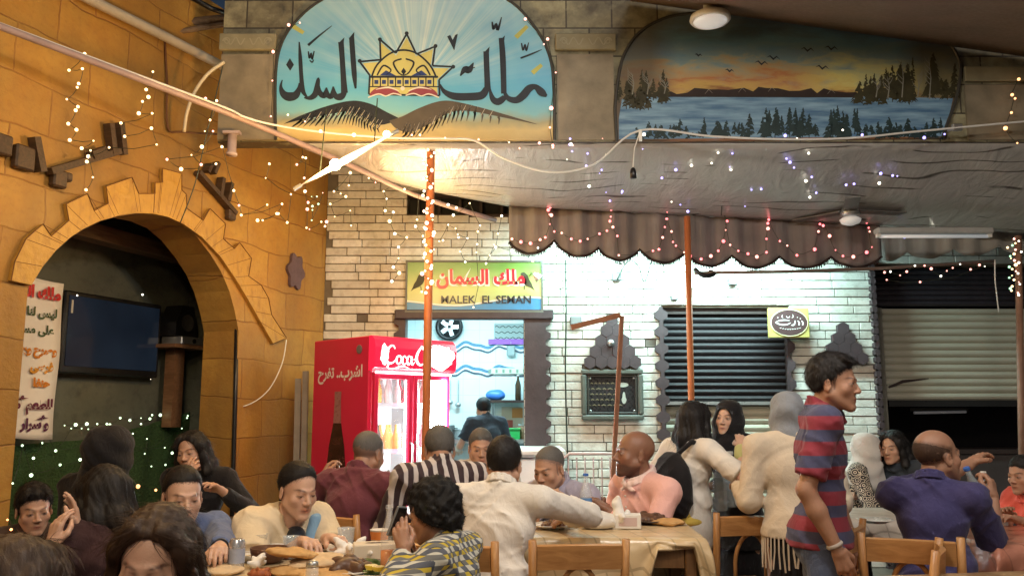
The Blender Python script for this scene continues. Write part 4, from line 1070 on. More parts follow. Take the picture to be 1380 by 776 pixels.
for (p, q_) in (((300, 100), (350, 132)), ((1190, 150), (1235, 105)), ((1255, 290), (1292, 258))): g = MB(); zs(g, [p, q_], [16, 12], 0, .0022); g.build('brush_dab', plain('lemon_dab', (.52, .55, .16)), mu)
# ---- second mural, a painted lake at dusk
out2 = cr([(831, 191), (829, 160), (829, 139), (834, 100), (842, 72), (861, 45), (893, 26), (935, 18), (1018, 15), (1134, 17), (1204, 21), (1241, 32), (1273, 53), (1289, 74), (1294, 97), (1288, 134), (1276, 168), (1270, 186)], 4)
O2 = FA.hit(1060, 110); M2 = FA.M(O2[0], O2[1], .028)
def u2(px, py): a = FA.hit(px, py, .028); return (a[0]-O2[0], a[1]-O2[1])
k2 = (u2(1160, 110)[0]-u2(1060, 110)[0])/100
mu2 = empty('lake_mural', label='wide arched mural of a lake at sunset with birds, mountains and dark trees', cat='mural', M=M2)
P2 = [u2(*p) for p in out2]
m, t, b = newmat('mural_dusk'); v = coord(t); sx = t.nodes.new('ShaderNodeSeparateXYZ'); t.links.new(v, sx.inputs[0])
vw = coord(t, (1, 3.2, 1)); n1 = noise(t, vw, 2.6, 6, .62, .4)
yy = math_n(t, 'ADD', sx.outputs[1], math_n(t, 'MULTIPLY', math_n(t, 'SUBTRACT', n1, .5), .52))
H = lambda py: (u2(1060, py)[1]+.45)/.9
base = ramp(t, math_n(t, 'MULTIPLY_ADD', yy, 1/.9, .5), [(H(132), (.26, .12, .05)), (H(122), (.56, .42, .12)), (H(108), (.62, .56, .20)), (H(94), (.46, .48, .25)), (H(78), (.20, .30, .32)), (H(55), (.12, .26, .38)), (H(22), (.10, .14, .17))])
warm = math_n(t, 'MULTIPLY', ramp(t, math_n(t, 'ABSOLUTE', math_n(t, 'SUBTRACT', yy, u2(1060, 104)[1])), [(0, 1), (.14, 0)]), ramp(t, sx.outputs[0], [(.0, .9), (.35, .0)]))
tmp = t.nodes.new('ShaderNodeMath'); 
c = mixc(t, warm, base, (.40, .14, .06)); c = mixc(t, ramp(t, noise(t, vw, 5, 5), [(.55, 0), (.8, .5)]), c, (.17, .27, .35))
edge = ramp(t, math_n(t, 'ABSOLUTE', sx.outputs[0]), [(.8, 0), (1.25, .8)]); c = mixc(t, edge, c, (.11, .10, .075))
t.links.new(c, b.inputs['Base Color']); b.inputs['Roughness'].default_value = .42; bump(t, b, noise(t, v, 40, 4), .2, .006)
q = MB(); q.prism(P2, -.026, 0); q.build('painting', m, mu2)
q = MB(); q.tube([(*p, .004) for p in P2], .012, 6); q.build('rim', MATS['rim_paint'], mu2)
m, t, b = newmat('painted_lake'); v = coord(t, (.6, 5, 1)); n1 = noise(t, v, 4, 5, .6); sx = t.nodes.new('ShaderNodeSeparateXYZ'); t.links.new(coord(t), sx.inputs[0])
c = mixc(t, ramp(t, n1, [(.35, 0), (.7, 1)]), (.07, .17, .32), (.30, .50, .66)); t.links.new(c, b.inputs['Base Color']); b.inputs['Roughness'].default_value = .42
g = MB(); g.poly([u2(*p) for p in [(834, 188), (834, 160), (838, 134), (860, 131), (950, 128), (1060, 129), (1200, 131), (1284, 133), (1278, 160), (1270, 184)]], .002); g.build('lake', m, mu2)
g = MB(); rr_ = random.Random(3)
mt = [(880, 131)]; x = 880
while x < 1160: mt.append((x, 128-rr_.uniform(1, 12)*(.4+.6*math.sin((x-880)/280*3.1)))); x += rr_.uniform(7, 16)
mt += [(1165, 132)]; g.poly([u2(*p) for p in mt], .0026); g.build('mountain', mat('mountain_paint', (.03, .02, .018), .5, var=.4), mu2)
g = MB()
for x, y in ((1000, 122), (955, 124), (1040, 121), (1120, 124)): g.stroke([u2(x-5, y+3), u2(x, y-3), u2(x+5, y+2)], [.002, .005, .002], .0032)
g.build('snow_line', plain('snow_paint', (.30, .26, .22)), mu2)
gd, gl_, gb = MB(), MB(), MB()
def ptree(x, yb, h, w_, mbx, z):
    n_ = int(h*1.2)
    mbx.stroke([u2(x, yb), u2(x+.6, yb-h)], [1.2*k2, .4*k2], z)
    for k in range(n_):
        a_ = k/n_; yy_ = yb-h*(.12+.86*a_); ww = w_*(1-a_)**.7*rr_.uniform(.4, 1.1)
        sgn = rr_.choice((-1, 1)); mbx.stroke([u2(x, yy_), u2(x+sgn*ww*.6, yy_-ww*.1), u2(x+sgn*ww, yy_+ww*.3)], [2.2*k2, 2.4*k2, .5*k2], z+.0001*(k % 9))
for i in range(120): x = rr_.uniform(840, 1274); ptree(x, rr_.uniform(180, 188), rr_.choice((8, 12, 16, 24, 32))*(1.1 if 1020 < x < 1180 else .7), rr_.uniform(4, 9), gd, .0036+.001*(i % 4)*.3)
for x in (1010, 1028, 1044, 1064, 1090, 1128, 1140): ptree(x, 186, rr_.uniform(28, 44), 9, gd, .0055)
for i in range(48): x = rr_.uniform(1150, 1288); ptree(x, rr_.uniform(128, 142), rr_.uniform(8, 66)*min(1, .35+(x-1150)/90), rr_.uniform(6, 13), gb, .0034+.0008*(i % 4)*.3)
for i in range(26): x = rr_.uniform(834, 900); ptree(x, rr_.uniform(132, 150), rr_.uniform(14, 44), 7, gb, .0034)
gd.build('tree', mat('tree_paint_dark', (.022, .045, .048), .5, var=.6), mu2)
gb.build('tree', mat('tree_paint_olive', (.045, .042, .02), .5, var=.6), mu2)
for x, yb, h in ((1215, 132, 52), (1252, 134, 56), (1236, 133, 34), (1180, 132, 24), (1196, 133, 30), (852, 128, 30), (872, 128, 24), (895, 127, 18)):
    gl_.stroke([u2(x, yb), u2(x+2, yb-h*.5), u2(x-1, yb-h)], [1.6*k2, 1.3*k2, .4*k2], .0058)
    for k in range(5): s_ = rr_.choice((-1, 1)); y_ = yb-h*(.35+.12*k); gl_.stroke([u2(x+1, y_), u2(x+s_*5, y_-6), u2(x+s_*7, y_-11)], [1*k2, .8*k2, .3*k2], .006)
gl_.build('birch', mat('birch_paint', (.24, .24, .20), .5, var=.3), mu2)
g = MB()
for x, y, s_ in ((1026, 86, 9), (1042, 79, 9), (1088, 68, 9), (1120, 66, 9), (1108, 92, 9), (983, 96, 6), (941, 75, 5)):
    g = MB(); g.stroke([u2(x-s_, y-1), u2(x-s_*.5, y-s_*.35), u2(x, y+s_*.15), u2(x+s_*.5, y-s_*.25), u2(x+s_, y+s_*.2)], [.3*k2, 2*k2, 3*k2, 2*k2, .3*k2], .003); g.build('bird', M_INK, mu2)

# ------------------------------------------------------------------ canopy, valance
m, t, b = newmat('canopy_sheet'); v = coord(t)
wv = t.nodes.new('ShaderNodeTexWave'); wv.wave_type = 'RINGS'; wv.inputs['Scale'].default_value = 1.1; wv.inputs['Distortion'].default_value = 9; wv.inputs['Detail'].default_value = 2; wv.inputs['Detail Scale'].default_value = 1.1; t.links.new(coord(t, (.7, 2.2, 1)), wv.inputs['Vector'])
c = mixc(t, noise(t, v, 2.2, 5), (.34, .335, .325), (.54, .53, .515)); sq = math_n(t, 'MULTIPLY', ramp(t, wv.outputs['Fac'], [(.0, 1), (.05, 0)]), ramp(t, noise(t, v, 2.3, 2), [(.5, 0), (.56, .85)]))
c = mixc(t, sq, c, (.03, .02, .016)); t.links.new(c, b.inputs['Base Color']); b.inputs['Roughness'].default_value = .27; b.inputs['Specular IOR Level'].default_value = .7; b.inputs['Metallic'].default_value = .15
bump(t, b, math_n(t, 'ADD', math_n(t, 'ADD', noise(t, coord(t, (1.6, .7, 1)), 3.5, 4, .6, 1.5), math_n(t, 'MULTIPLY', noise(t, v, 14, 3, .5, .6), .2)), math_n(t, 'MULTIPLY', noise(t, v, 40, 3), .04)), .24, .06)
VY = 7.2
n0 = [W(px, 193, FY+.02) for px in (392, 960, 1530, 2100)]; f0 = [W(683, 277, VY), W(1120, 300, VY), W(1560, 322, VY), W(2000, 340, VY)]
def lerpl(L, a): x = a*(len(L)-1); i = min(len(L)-2, int(x)); return L[i].lerp(L[i+1], x-i)
q = MB(); q.grid(lambda a, c_: (lambda p: (p.x, p.y, p.z-.09*math.sin(math.pi*c_)*(.7+.3*math.sin(a*23))-.012*math.sin(a*40+c_*5)*math.sin(math.pi*c_)))(lerpl(n0, a).lerp(lerpl(f0, a), c_)), 70, 16)
cn = link('canopy', q.mesh('canopy', True), m); tag(cn, 'brown glossy canopy sheet with dark painted swirls hung behind the murals', 'canopy')
md = cn.modifiers.new('thick', 'SOLIDIFY'); md.thickness = .006
# soffit above the lake mural
q = MB(); A = [W(850, 2, FY-.05), W(1900, 150, FY-.05)]; Bk = [W(820, -40, 4.2), W(2300, 40, 4.2)]
q.grid(lambda a, c_: A[0].lerp(A[1], a).lerp(Bk[0].lerp(Bk[1], a), c_), 12, 8); so2 = link('soffit', q.mesh('soffit', True), mat('soffit_brown', (.15, .10, .065), .6, var=.4, vs=3)); tag(so2, 'brown sloping soffit board above the lake mural', 'soffit'); md = so2.modifiers.new('thick', 'SOLIDIFY'); md.thickness = .04; md.offset = -1
# scalloped valance
VF = Frame((0, VY, 0), (1, 0, 0), (0, 0, 1))
top = [VF.hit(*p) for p in ((684, 276), (760, 281), (860, 287), (980, 293), (1120, 299), (1188, 303))]
cus = [(686, 326), (747, 324), (806, 334), (862, 336), (922, 341), (986, 345), (1050, 346), (1120, 346), (1188, 346)]
bot = []
for i in range(len(cus)-1):
    a, c_ = cus[i], cus[i+1]
    for k in range(12):
        s_ = k/12; bot.append(VF.hit(a[0]+(c_[0]-a[0])*s_, a[1]+(c_[1]-a[1])*s_+(17-1.0*i*.4)*math.sin(math.pi*s_)**.8))
bot.append(VF.hit(*cus[-1]))
def topz(u):
    for i in range(len(top)-1):
        if u <= top[i+1][0] or i == len(top)-2: s_ = (u-top[i][0])/(top[i+1][0]-top[i][0]); return top[i][1]+(top[i+1][1]-top[i][1])*s_
val = empty('scalloped_valance', VF.P(bot[0][0], bot[0][1]), 0, 'dark mauve scalloped valance edged with fringe and red fairy lights', 'valance')
ob = VF.P(bot[0][0], bot[0][1])
def yv(u, c_): return .02*math.sin(u*19)*(1-.4*c_)+.012*math.sin(u*47+2)
q = MB(); nb = len(bot)-1
def vv_(a, c_):
    u, z0 = bot[int(round(a*nb))]; zt_ = topz(u); return (u-ob.x, yv(u, c_), zt_+(z0-zt_)*c_-ob.z)
q.grid(vv_, nb, 8); m, t, b = newmat('valance_cloth'); v = coord(t); t.links.new(mixc(t, noise(t, v, 5, 4), (.13, .115, .112), (.25, .22, .215)), b.inputs['Base Color']); b.inputs['Roughness'].default_value = .75; bump(t, b, noise(t, coord(t, (1, 1, .2)), 22, 3), .35, .02)
vo = link('cloth', q.mesh('valance', True), m, val); md = vo.modifiers.new('thick', 'SOLIDIFY'); md.thickness = .004
q = MB()
for i, (u, z0) in enumerate(bot): pass
q.tube([(u-ob.x, yv(u, 1)-.004, z0-ob.z) for u, z0 in bot], .011, 6)
for i in range(0, nb):
    for s_ in (.0, .33, .66):
        u = bot[i][0]+(bot[i+1][0]-bot[i][0])*s_; z0 = bot[i][1]+(bot[i+1][1]-bot[i][1])*s_
        q.tube([(u-ob.x, yv(u, 1)-.004, z0-ob.z), (u-ob.x+random.uniform(-.006, .006), yv(u, 1)-.006, z0-ob.z-random.uniform(.022, .04))], .004, 4, cap=False)
q.build('fringe', mat('fringe_dark', (.025, .015, .014), .9), val)
# paler valance further right
V2 = Frame((0, 7.45, 0), (1, 0, 0), (0, 0, 1)); cs2 = [(1176, 343), (1222, 340), (1284, 336), (1345, 332), (1410, 330), (1480, 330)]
b2 = []
for i in range(len(cs2)-1):
    a, c_ = cs2[i], cs2[i+1]
    for k in range(10): s_ = k/10; b2.append(V2.hit(a[0]+(c_[0]-a[0])*s_, a[1]+(c_[1]-a[1])*s_+11*math.sin(math.pi*s_)))
q = MB(); n2 = len(b2)-1; o2 = V2.P(*b2[0])
q.grid(lambda a, c_: (b2[int(round(a*n2))][0]-o2.x, .02*math.sin(a*60), (V2.hit(1200, 306)[1]*(1-c_)+b2[int(round(a*n2))][1]*c_)-o2.z), n2, 6)
vo = link('plain_valance', q.mesh('valance', True), mat('valance_grey', (.36, .34, .31), .8, var=.25, vs=5), None, Matrix.Translation(o2)); tag(vo, 'pale grey scalloped valance above the shuttered shop at the right', 'valance'); md = vo.modifiers.new('thick', 'SOLIDIFY'); md.thickness = .004

# ------------------------------------------------------------------ posts, pipes, brackets
def post(label, px0, py0, px1, Y, r, name='post', mt=None, zb=0):
    a = W(px0, py0, Y); b_ = W(px1, 640, Y); d = (b_-a)/(a.z-b_.z); base = a+d*(a.z-zb)
    g = MB(); g.tube([base-base, a-base], r, 14); e = empty(name, base, 0, label, 'post'); g.build('pole', mt or M_RUST, e, None, True)
    g = MB(); g.lathe([(r*2.4, 0), (r*2.4, .012), (r*1.1, .03)], (0, 0, 0), 14); g.build('foot', M_STEEL, e); return e
post('orange pole wrapped in warm fairy lights standing before the red fridge', 581, 196, 573, 6.12, .030)
post('thin orange-red pole under the scalloped valance in front of the dark shutter', 926, 292, 934, 7.05, .026)
post('orange pole at the right edge wrapped in coloured fairy lights', 1372, 318, 1378, 6.6, .026, mt=mat('brown_pole', (.22, .12, .08), .5, var=.4))
M_PIPE = mat('pinkish_pipe', (.50, .40, .39), .4, var=.3, vs=10, scale=(1, 1, 1))
tubepx('overhead_pipe', [(-60, 10, 4.1), (0, 36, 4.3), (300, 150, 5.5), (470, 222, 6.2), (560, 263, 6.75), (668, 297, 7.2)], .020, mat('lilac_pipe', (.34, .25, .25), .45, var=.35, vs=10), 'long pinkish overhead pipe slanting from the upper left to the valance', 'pipe', 12, 3)
tubepx('gutter_pipe', [(90, -18, 5.0), (124, 1, 5.2), (215, 46, 5.75), (305, 92, 6.3)], .035, mat('grey_pipe', (.40, .36, .30), .5, var=.25), 'fat pale grey pipe crossing the top left corner above the ochre wall', 'pipe', 12, 3)
tubepx('roof_beam', [(205, 36, 6.0), (262, 30, 6.2), (318, 24, 6.4)], .035, wood('old_beam', 0, 0), 'upper timber beam behind the grey pipe at the top left', 'beam', 6, 0)
tubepx('roof_beam', [(228, 46, 6.0), (270, 38, 6.2), (320, 31, 6.4)], .022, wood('old_beam', 0, 0), 'slimmer lower timber beam behind the grey pipe at the top left', 'beam', 6, 0)
tubepx('bundled_rod', [(252, -6, 6.0), (285, 12, 6.1), (310, 20, 6.2)], .02, M_BLACK, 'black rods bundled at the very top beside the fascia', 'rod', 6, 0)
tubepx('wall_cable', [(222, 55, 5.9), (225, 110, 5.92), (226, 172, 5.95), (245, 178, 6.05), (300, 182, 6.3), (345, 190, 6.45)], .008, mat('brown_cable', (.12, .05, .02), .6), 'brown cable running down and along the ochre wall below the grey pipe', 'cable', 6, 4)
tubepx('bent_hoop', [(302, 84, 5.95), (280, 100, 5.9), (262, 125, 5.9), (252, 152, 5.9), (248, 178, 5.92)], .012, mat('cream_tube', (.70, .62, .45), .5), 'cream bent hoop tube left of the fascia column', 'tube', 8, 5)
tubepx('hanging_wire', [(300, 90, 5.5), (286, 150, 5.5), (274, 200, 5.5), (262, 250, 5.5), (243, 300, 5.5)], .004, M_WIRE, 'thin dark wire dropping across the ochre wall to the arch top', 'wire', 5, 5)
tubepx('loose_cable', [(386, 458, 7.1), (380, 490, 7.05), (362, 525, 7.0), (335, 545, 6.95), (300, 552, 6.9)], .005, M_CABLE, 'white cord curling on the ochre pier right of the arch', 'cord', 6, 6)
tubepx('black_pipe', [(319, 440, 6.86), (317, 540, 6.84), (314, 645, 6.82), (312, 720, 6.8)], .018, M_BLACK, 'black upright pipe on the right jamb of the arch', 'pipe', 8, 0)
o = W(313, 188, 5.96); e = empty('pipe_stub', o, 0, 'short pink pipe stub hanging under the left fascia column', 'pipe'); g = MB(); g.lathe([(.04, -.12), (.04, -.1), (.032, -.095), (.032, .05)], (0, 0, 0), 14); g.build('stub', M_PIPE, e, None, True); g = MB(); g.box((0, 0, .045), (.12, .08, .02)); g.build('flange', M_PIPE, e)
tubepx('main_cable', [(-40, 18, 4.25), (0, 32, 4.3), (150, 88, 4.85), (300, 144, 5.45), (330, 158, 5.55), (372, 169, 5.7), (440, 179, 5.75), (530, 186, 5.75), (600, 187, 5.75), (640, 190, 5.75), (680, 214, 5.75), (740, 232, 5.75), (800, 222, 5.75), (862, 176, 5.75), (960, 184, 5.75), (1060, 188, 5.75), (1150, 186, 5.75), (1230, 178, 5.75), (1380, 164, 5.75), (1460, 158, 5.75)], .0075, M_CABLE, 'white cable sagging along the pipe and below both murals', 'cable', 6, 6)
e = empty('lamp_holder', W(863, 176, 5.75), 0, 'black empty bulb holder dangling on a white wire below the lake mural', 'lamp holder')
a = W(863, 176, 5.75); p1 = W(853, 226, 5.75)-a; p2 = W(852, 242, 5.75)-a
g = MB(); g.tube([(0, 0, 0), (W(855, 200, 5.75)-a), p1], .004, 6); g.build('cord', M_CABLE, e)
g = MB(); g.lathe([(.008, 0), (.018, -.012), (.022, -.03), (.024, -.075), (.017, -.08)], p1, 14); g.build('socket', M_BLACK, e, None, True)
g = MB(); g.box((W(863, 183, 5.75)-a), (.02, .02, .08)); g.build('clip', M_WHITE, e)
e = empty('cable_clamp', W(1290, 172, 5.76), 0, 'grey clamp on the white cable at the right end of the lake mural', 'clamp'); g = MB(); g.box((0, 0, 0), (.07, .03, .05), bev=.006); g.build('block', M_STEEL, e); g = MB(); g.tube([(0, 0, 0), (0, .12, .02)], .01, 8); g.build('pin', M_STEEL, e)
tubepx('dark_wire', [(974, 200, 6.3), (974, 240, 6.5), (972, 290, 7.0)], .005, M_WIRE, 'dark wire hanging from the canopy in the middle of the valance', 'wire', 5, 3)
tubepx('ceiling_beam', [(936, 368, 6.9), (1060, 366, 6.9), (1180, 362, 6.9), (1340, 352, 6.9)], .014, mat('dull_rod', (.16, .12, .10), .5), 'thin dark rod running right from the second pole below the valance', 'rod', 8, 0)
e = W(936, 367, 6.92); tubepx('cable_knot', [(936, 362, 6.9), (945, 370, 6.88), (953, 372, 6.88), (962, 369, 6.9), (955, 366, 6.92)], .02, M_BLACK, 'dark tangle of cable tied where the thin rod meets the second pole', 'cable', 6, 5)
tubepx('white_wire', [(1341, 350, 6.85), (1341, 375, 6.85), (1343, 395, 6.85), (1346, 420, 6.85)], .005, M_CABLE, 'white wire hanging from the right end of the thin rod', 'wire', 5, 4)
# rusty bent angle bar
e = empty('angle_bar', W(822, 660, 6.4)*1, 0, 'rusty bent angle bar leaning in front of the framed plaque', 'bar'); o0 = W(822, 660, 6.4)
a, b_, c_ = W(770, 441, 6.35), W(836, 425, 6.4), W(824, 640, 6.4); bb_ = b_+(c_-b_)*(b_.z/(b_.z-c_.z))*1.0
e.location = bb_; g = MB(); g.bar(b_-bb_, (0, 0, 0), .036, .008); g.bar(b_-bb_+Vector((0.016, .02, 0)), (.016, .02, 0), .006, .032); g.build('upright', mat('rusty_iron', (.30, .13, .07), .7, var=.45, vs=14), e)
g = MB(); g.bar(a-bb_, b_-bb_+Vector((0, 0, .004)), .008, .04); g.build('arm', MATS['rusty_iron'], e)
# ceiling lamp over the lake mural
c_ = W(957, 26, 5.55); lamp = empty('ceiling_lamp', c_, 0, 'round white ceiling lamp on a pale stem in front of the lake mural', 'lamp')
g = MB(); g.lathe([(.045, .30), (.045, .06), (.09, .045), (.135, .02), (.14, -.005), (.128, -.02), (.115, -.018)], (0, 0, 0), 32, cap=False); g.build('housing', M_WHITE, lamp, None, True)
g = MB(); g.lathe([(.115, -.018), (.10, -.03), (.05, -.04), (.002, -.042)], (0, 0, 0), 32, cap=False); g.build('diffuser', emis('lamp_glass_dim', (1, .97, .9), .25), lamp, None, True)
# ceiling fan under the canopy
c_ = W(1146, 296, 6.75); fan = empty('ceiling_fan', c_, 0, 'small ceiling fan with dark blades and white bowl under the brown canopy', 'fan')
g = MB(); g.lathe([(.02, .30), (.02, .11), (.06, .10), (.075, .06), (.075, .03), (.03, .02)], (0, 0, 0), 18); g.build('motor', M_STEEL, fan, None, True)
g = MB(); g.lathe([(.055, .02), (.085, .0), (.07, -.03), (.03, -.045), (.002, -.047)], (0, 0, 0), 18); g.build('bowl', emis('fan_bowl', (1, .95, .88), .15), fan, None, True)
for k in range(3):
    g = MB(); d = Vector((math.cos(k*2.094+.2), math.sin(k*2.094+.2), 0)); g.bar(d*.06+Vector((0, 0, .07)), d*.48+Vector((0, 0, .07)), .11, .008); g.build('blade', mat('blade_grey', (.12, .11, .10), .5), fan)
# fluorescent fitting, right
a, b_ = W(1180, 312, 6.8), W(1336, 316, 6.8); o0 = (a+b_)/2; fl_ = empty('fluorescent_fitting', o0, 0, 'long grey fluorescent fitting hung below the canopy at the right', 'light fitting')
L = (b_-a).length; g = MB(); g.box((0, 0, .015), (L, .1, .05), bev=.01); g.build('housing', mat('fitting_grey', (.40, .41, .41), .5), fl_)
g = MB(); g.tube([(-L/2+.03, 0, -.028), (L/2-.03, 0, -.028)], .014, 12); g.build('lamp_tube', emis('tube_dim', (.85, .95, 1), .16), fl_, None, True)
g = MB()
for sx_ in (-1, 1): g.box((sx_*(L/2-.02), 0, -.022), (.03, .04, .03))
g.build('lamp_socket', M_WHITE, fl_)
# ------------------------------------------------------------------ helpers on the back wall
def bw(px, py, off=0): return BW.hit(px, py, off)
M_STONE = mat('dark_clay_tile', (.055, .038, .042), .55, var=.4, vs=9, bmp=.3)
def zig(name, label, x0, x1, y0, y1, n, left=True, right=True, off=.0, th=.06, mt=None, zb=0.0):
    a, c = bw(x0, y0), bw(x1, y1); u0, u1, zt = a[0], c[0], a[1]; wd_ = u1-u0; H = zt-zb; p = H/n; d = min(.045, p*.35)
    L = [(u0, zt)]; Rr = [(u1, zt)]
    for i in range(n):
        z0 = zt-i*p
        for f, dd in ((.15, 0), (.35, 1), (.65, 1), (.85, 0)):
            L.append((u0-(d*dd if left else 0), z0-p*f)); Rr.append((u1+(d*dd if right else 0), z0-p*f))
    L.append((u0, zb)); Rr.append((u1, zb)); g = MB(); o0 = ((u0+u1)/2, zb)
    for i in range(len(L)-1):
        q = [L[i], Rr[i], Rr[i+1], L[i+1]]; q = [(x-o0[0], y-o0[1]) for x, y in q]
        g.add([(*q[k], th) for k in range(4)]+[(*q[k], 0) for k in range(4)], [(3, 2, 1, 0), (0, 4, 7, 3), (1, 2, 6, 5)])
    n_ = len(L)-1
    o = g.build(name, mt or M_STONE, None, BW.M(o0[0], o0[1], .002+off)); return tag(o, label, 'pilaster')
zig('toothed_pilaster', 'dark pilaster with a scalloped edge right of the lit shop door', 707, 736, 424, 600, 17, False, True, th=.09)
zig('toothed_pilaster', 'narrow dark scalloped strip left of the lit shop door', 539, 545, 424, 600, 17, True, False, th=.08)
zig('toothed_pilaster', 'dark zigzag strip left of the dark window shutter', 887, 896, 414, 600, 15, True, True, th=.06)
zig('toothed_pilaster', 'dark zigzag strip right of the dark window shutter', 1058, 1068, 455, 600, 12, False, True, th=.06)
zig('toothed_pilaster', 'tall dark zigzag strip left of the beige shop shutter', 1174, 1183, 352, 600, 21, True, True, th=.07)
# lintel
a, c = bw(538, 421), bw(741, 428); g = MB(); g.box(((c[0]-a[0])/2, 0, .055), (c[0]-a[0]+.06, .09, .11), bev=.01); o = g.build('door_lintel', M_STONE, None, BW.M(a[0], a[1]-.03, .003)); tag(o, 'dark stone lintel over the lit shop doorway', 'lintel')
# ------------------------------------------------------------------ lit kitchen behind the doorway
KX0, KX1, KD, KH = DOOR[0]-.55, DOOR[1]+.75, 2.3, 2.75
m, t, b = newmat('kitchen_tiles'); v = coord(t)
br = t.nodes.new('ShaderNodeTexBrick'); t.links.new(coord(t, (1, 1, 1), (R(90), 0, 0)), br.inputs['Vector']); br.offset = 0; br.inputs['Scale'].default_value = 1; br.inputs['Brick Width'].default_value = .2; br.inputs['Row Height'].default_value = .2; br.inputs['Mortar Size'].default_value = .003
br.inputs['Color1'].default_value = (.72, .80, .78, 1); br.inputs['Color2'].default_value = (.76, .83, .81, 1); br.inputs['Mortar'].default_value = (.5, .56, .55, 1)
t.links.new(mixc(t, noise(t, v, 3, 4), br.outputs['Color'], (.62, .73, .73)), b.inputs['Base Color']); b.inputs['Roughness'].default_value = .25
KY = BWY+.224
g = MB(); xm = (KX0+KX1)/2; wx = KX1-KX0
g.box((xm, KY+KD+.05, KH/2), (wx+.2, .1, KH)); g.box((KX0-.05, KY+KD/2, KH/2), (.1, KD-.004, KH)); g.box((KX1+.05, KY+KD/2, KH/2), (.1, KD-.004, KH)); g.box((xm, KY+KD/2, KH+.052), (wx+.2, KD+.1, .1)); g.box((xm, KY+KD/2, .012), (wx-.004, KD-.004, .02))
o = g.build('kitchen_room', m); tag(o, 'bright white-tiled kitchen walls seen through the doorway', 'room')
KF = Frame((0, KY+KD, 0), (1, 0, 0), (0, 0, 1))
def kb(px, py): return KF.hit(px, py, .01)
# wavy borders on the tiles
for i, (yy_, lab) in enumerate(((468, 'upper'), (500, 'lower'))):
    e = empty('wavy_border', KF.P(*kb(665, yy_), .004), 0, 'blue wavy tile border, %s of two on the kitchen wall' % lab, 'border', None); z0 = 0; xs = np.linspace(-1.15, .95, 90)
    for j, (dz, wd_, colr) in enumerate(((.03, .035, (.09, .22, .33)), (-.004, .018, (.80, .86, .86)), (-.028, .022, (.08, .11, .14)))):
        g = MB(); g.stroke([(x, dz+.028*math.sin(x*15)+.012*math.sin(x*31)) for x in xs], wd_, .001*j); g.build('band', plain('wave_%d' % j, colr, .3), e, Matrix.Rotation(R(90), 4, 'X'))
# things in the kitchen
a = kb(606, 441); e = empty('exhaust_fan', KF.P(a[0], a[1], .03), 0, 'round black exhaust fan on the kitchen wall', 'fan'); g = MB(); Mx = Matrix.Rotation(R(90), 4, 'X'); g.lathe([(.16, -.02), (.17, .05), (.13, .06), (.12, .02), (.01, .02)], (0, 0, 0), 24, Mx, False); g.build('ring', M_BLACK, e, None, True)
for k in range(5):
    g = MB(); an = k*1.2566; g.bar((.02*math.cos(an), -.03, .02*math.sin(an)), (.115*math.cos(an), -.03, .115*math.sin(an)), .05, .006, (0, 1, 0)); g.build('blade', M_STEEL, e)
a, c = kb(666, 436), kb(708, 460); e = empty('pinned_notice', KF.P((a[0]+c[0])/2, (a[1]+c[1])/2, .012), 0, 'grey handwritten notice pinned high on the kitchen wall', 'notice')
g = MB(); g.box((0, 0, 0), (c[0]-a[0], .004, a[1]-c[1])); g.build('sheet', plain('notice_grey', (.30, .36, .34)), e); g = MB()
for k in range(3): g.stroke([(-.18+.02*i, .07-.07*k+.012*math.sin(i*1.7+k)) for i in range(19)], .009, .004)
g.build('writing', M_BLACK, e, Matrix.Rotation(R(90), 4, 'X'))
a, c = kb(658, 457), kb(706, 464); g = MB(); g.box((0, 0, 0), (c[0]-a[0], .012, a[1]-c[1])); o = g.build('purple_strip', plain('purple_strip', (.30, .10, .45)), None, Matrix.Translation(KF.P((a[0]+c[0])/2, (a[1]+c[1])/2, .03))); tag(o, 'purple strip along the upper kitchen border', 'strip')
a, c = kb(683, 466), kb(694, 480); e = empty('hanging_bag', KF.P((a[0]+c[0])/2, (a[1]+c[1])/2, .05), 0, 'small grey packet hanging under the upper border', 'packet'); g = MB(); g.box((0, 0, 0), (c[0]-a[0], .03, a[1]-c[1]), bev=.01); g.build('packet', plain('packet_grey', (.28, .34, .33)), e); g = MB(); g.tube([(0, 0, .08), (0, .03, .14)], .004, 5); g.build('hook', M_STEEL, e)
a, c = kb(662, 496), kb(706, 504); g = MB(); g.box((0, 0, 0), (c[0]-a[0], .02, a[1]-c[1]), bev=.004); e = empty('price_rail', KF.P((a[0]+c[0])/2, (a[1]+c[1])/2, .03), 0, 'cream rail of small tickets along the lower border', 'rail'); g.build('rail', plain('rail_cream', (.62, .66, .52)), e); g = MB()
for k in range(6): g.box((-.22+.085*k, -.013, 0), (.03, .004, .04))
g.build('ticket', plain('ticket_green', (.22, .30, .22)), e)
a, c = kb(662, 532), kb(712, 541); sz_ = a[1]
e = empty('kitchen_shelf', KF.P((a[0]+c[0])/2, c[1], .16), 0, 'dark kitchen shelf holding a blue bag and bottles', 'shelf'); g = MB(); g.box((0, 0, 0), (c[0]-a[0]+.1, .3, .03)); g.build('board', M_DARKWOOD, e); g = MB()
for sx_ in (-.2, .2): g.bar((sx_, .13, -.2), (sx_, -.1, -.02), .02, .02)
g.build('bracket', M_STEEL, e)
zz = e.location.z+.016
def lump(name, label, cat, loc, r, mt, seed=0, amp=.12, group=None):
    S = Solid(max(.008, r[0]*.12)); S.ell((0, 0, r[2]*.8), r, .02); S.noise = curls(r[0]*amp, 1.2/r[0], seed); S.post = [lambda F, X, Y, Z: smax(F, -(Z-.001), .004)]
    o = link(name, np_mesh([S.mesh_np()], name), mt, None, Matrix.Translation(loc)); return tag(o, label, cat, group)
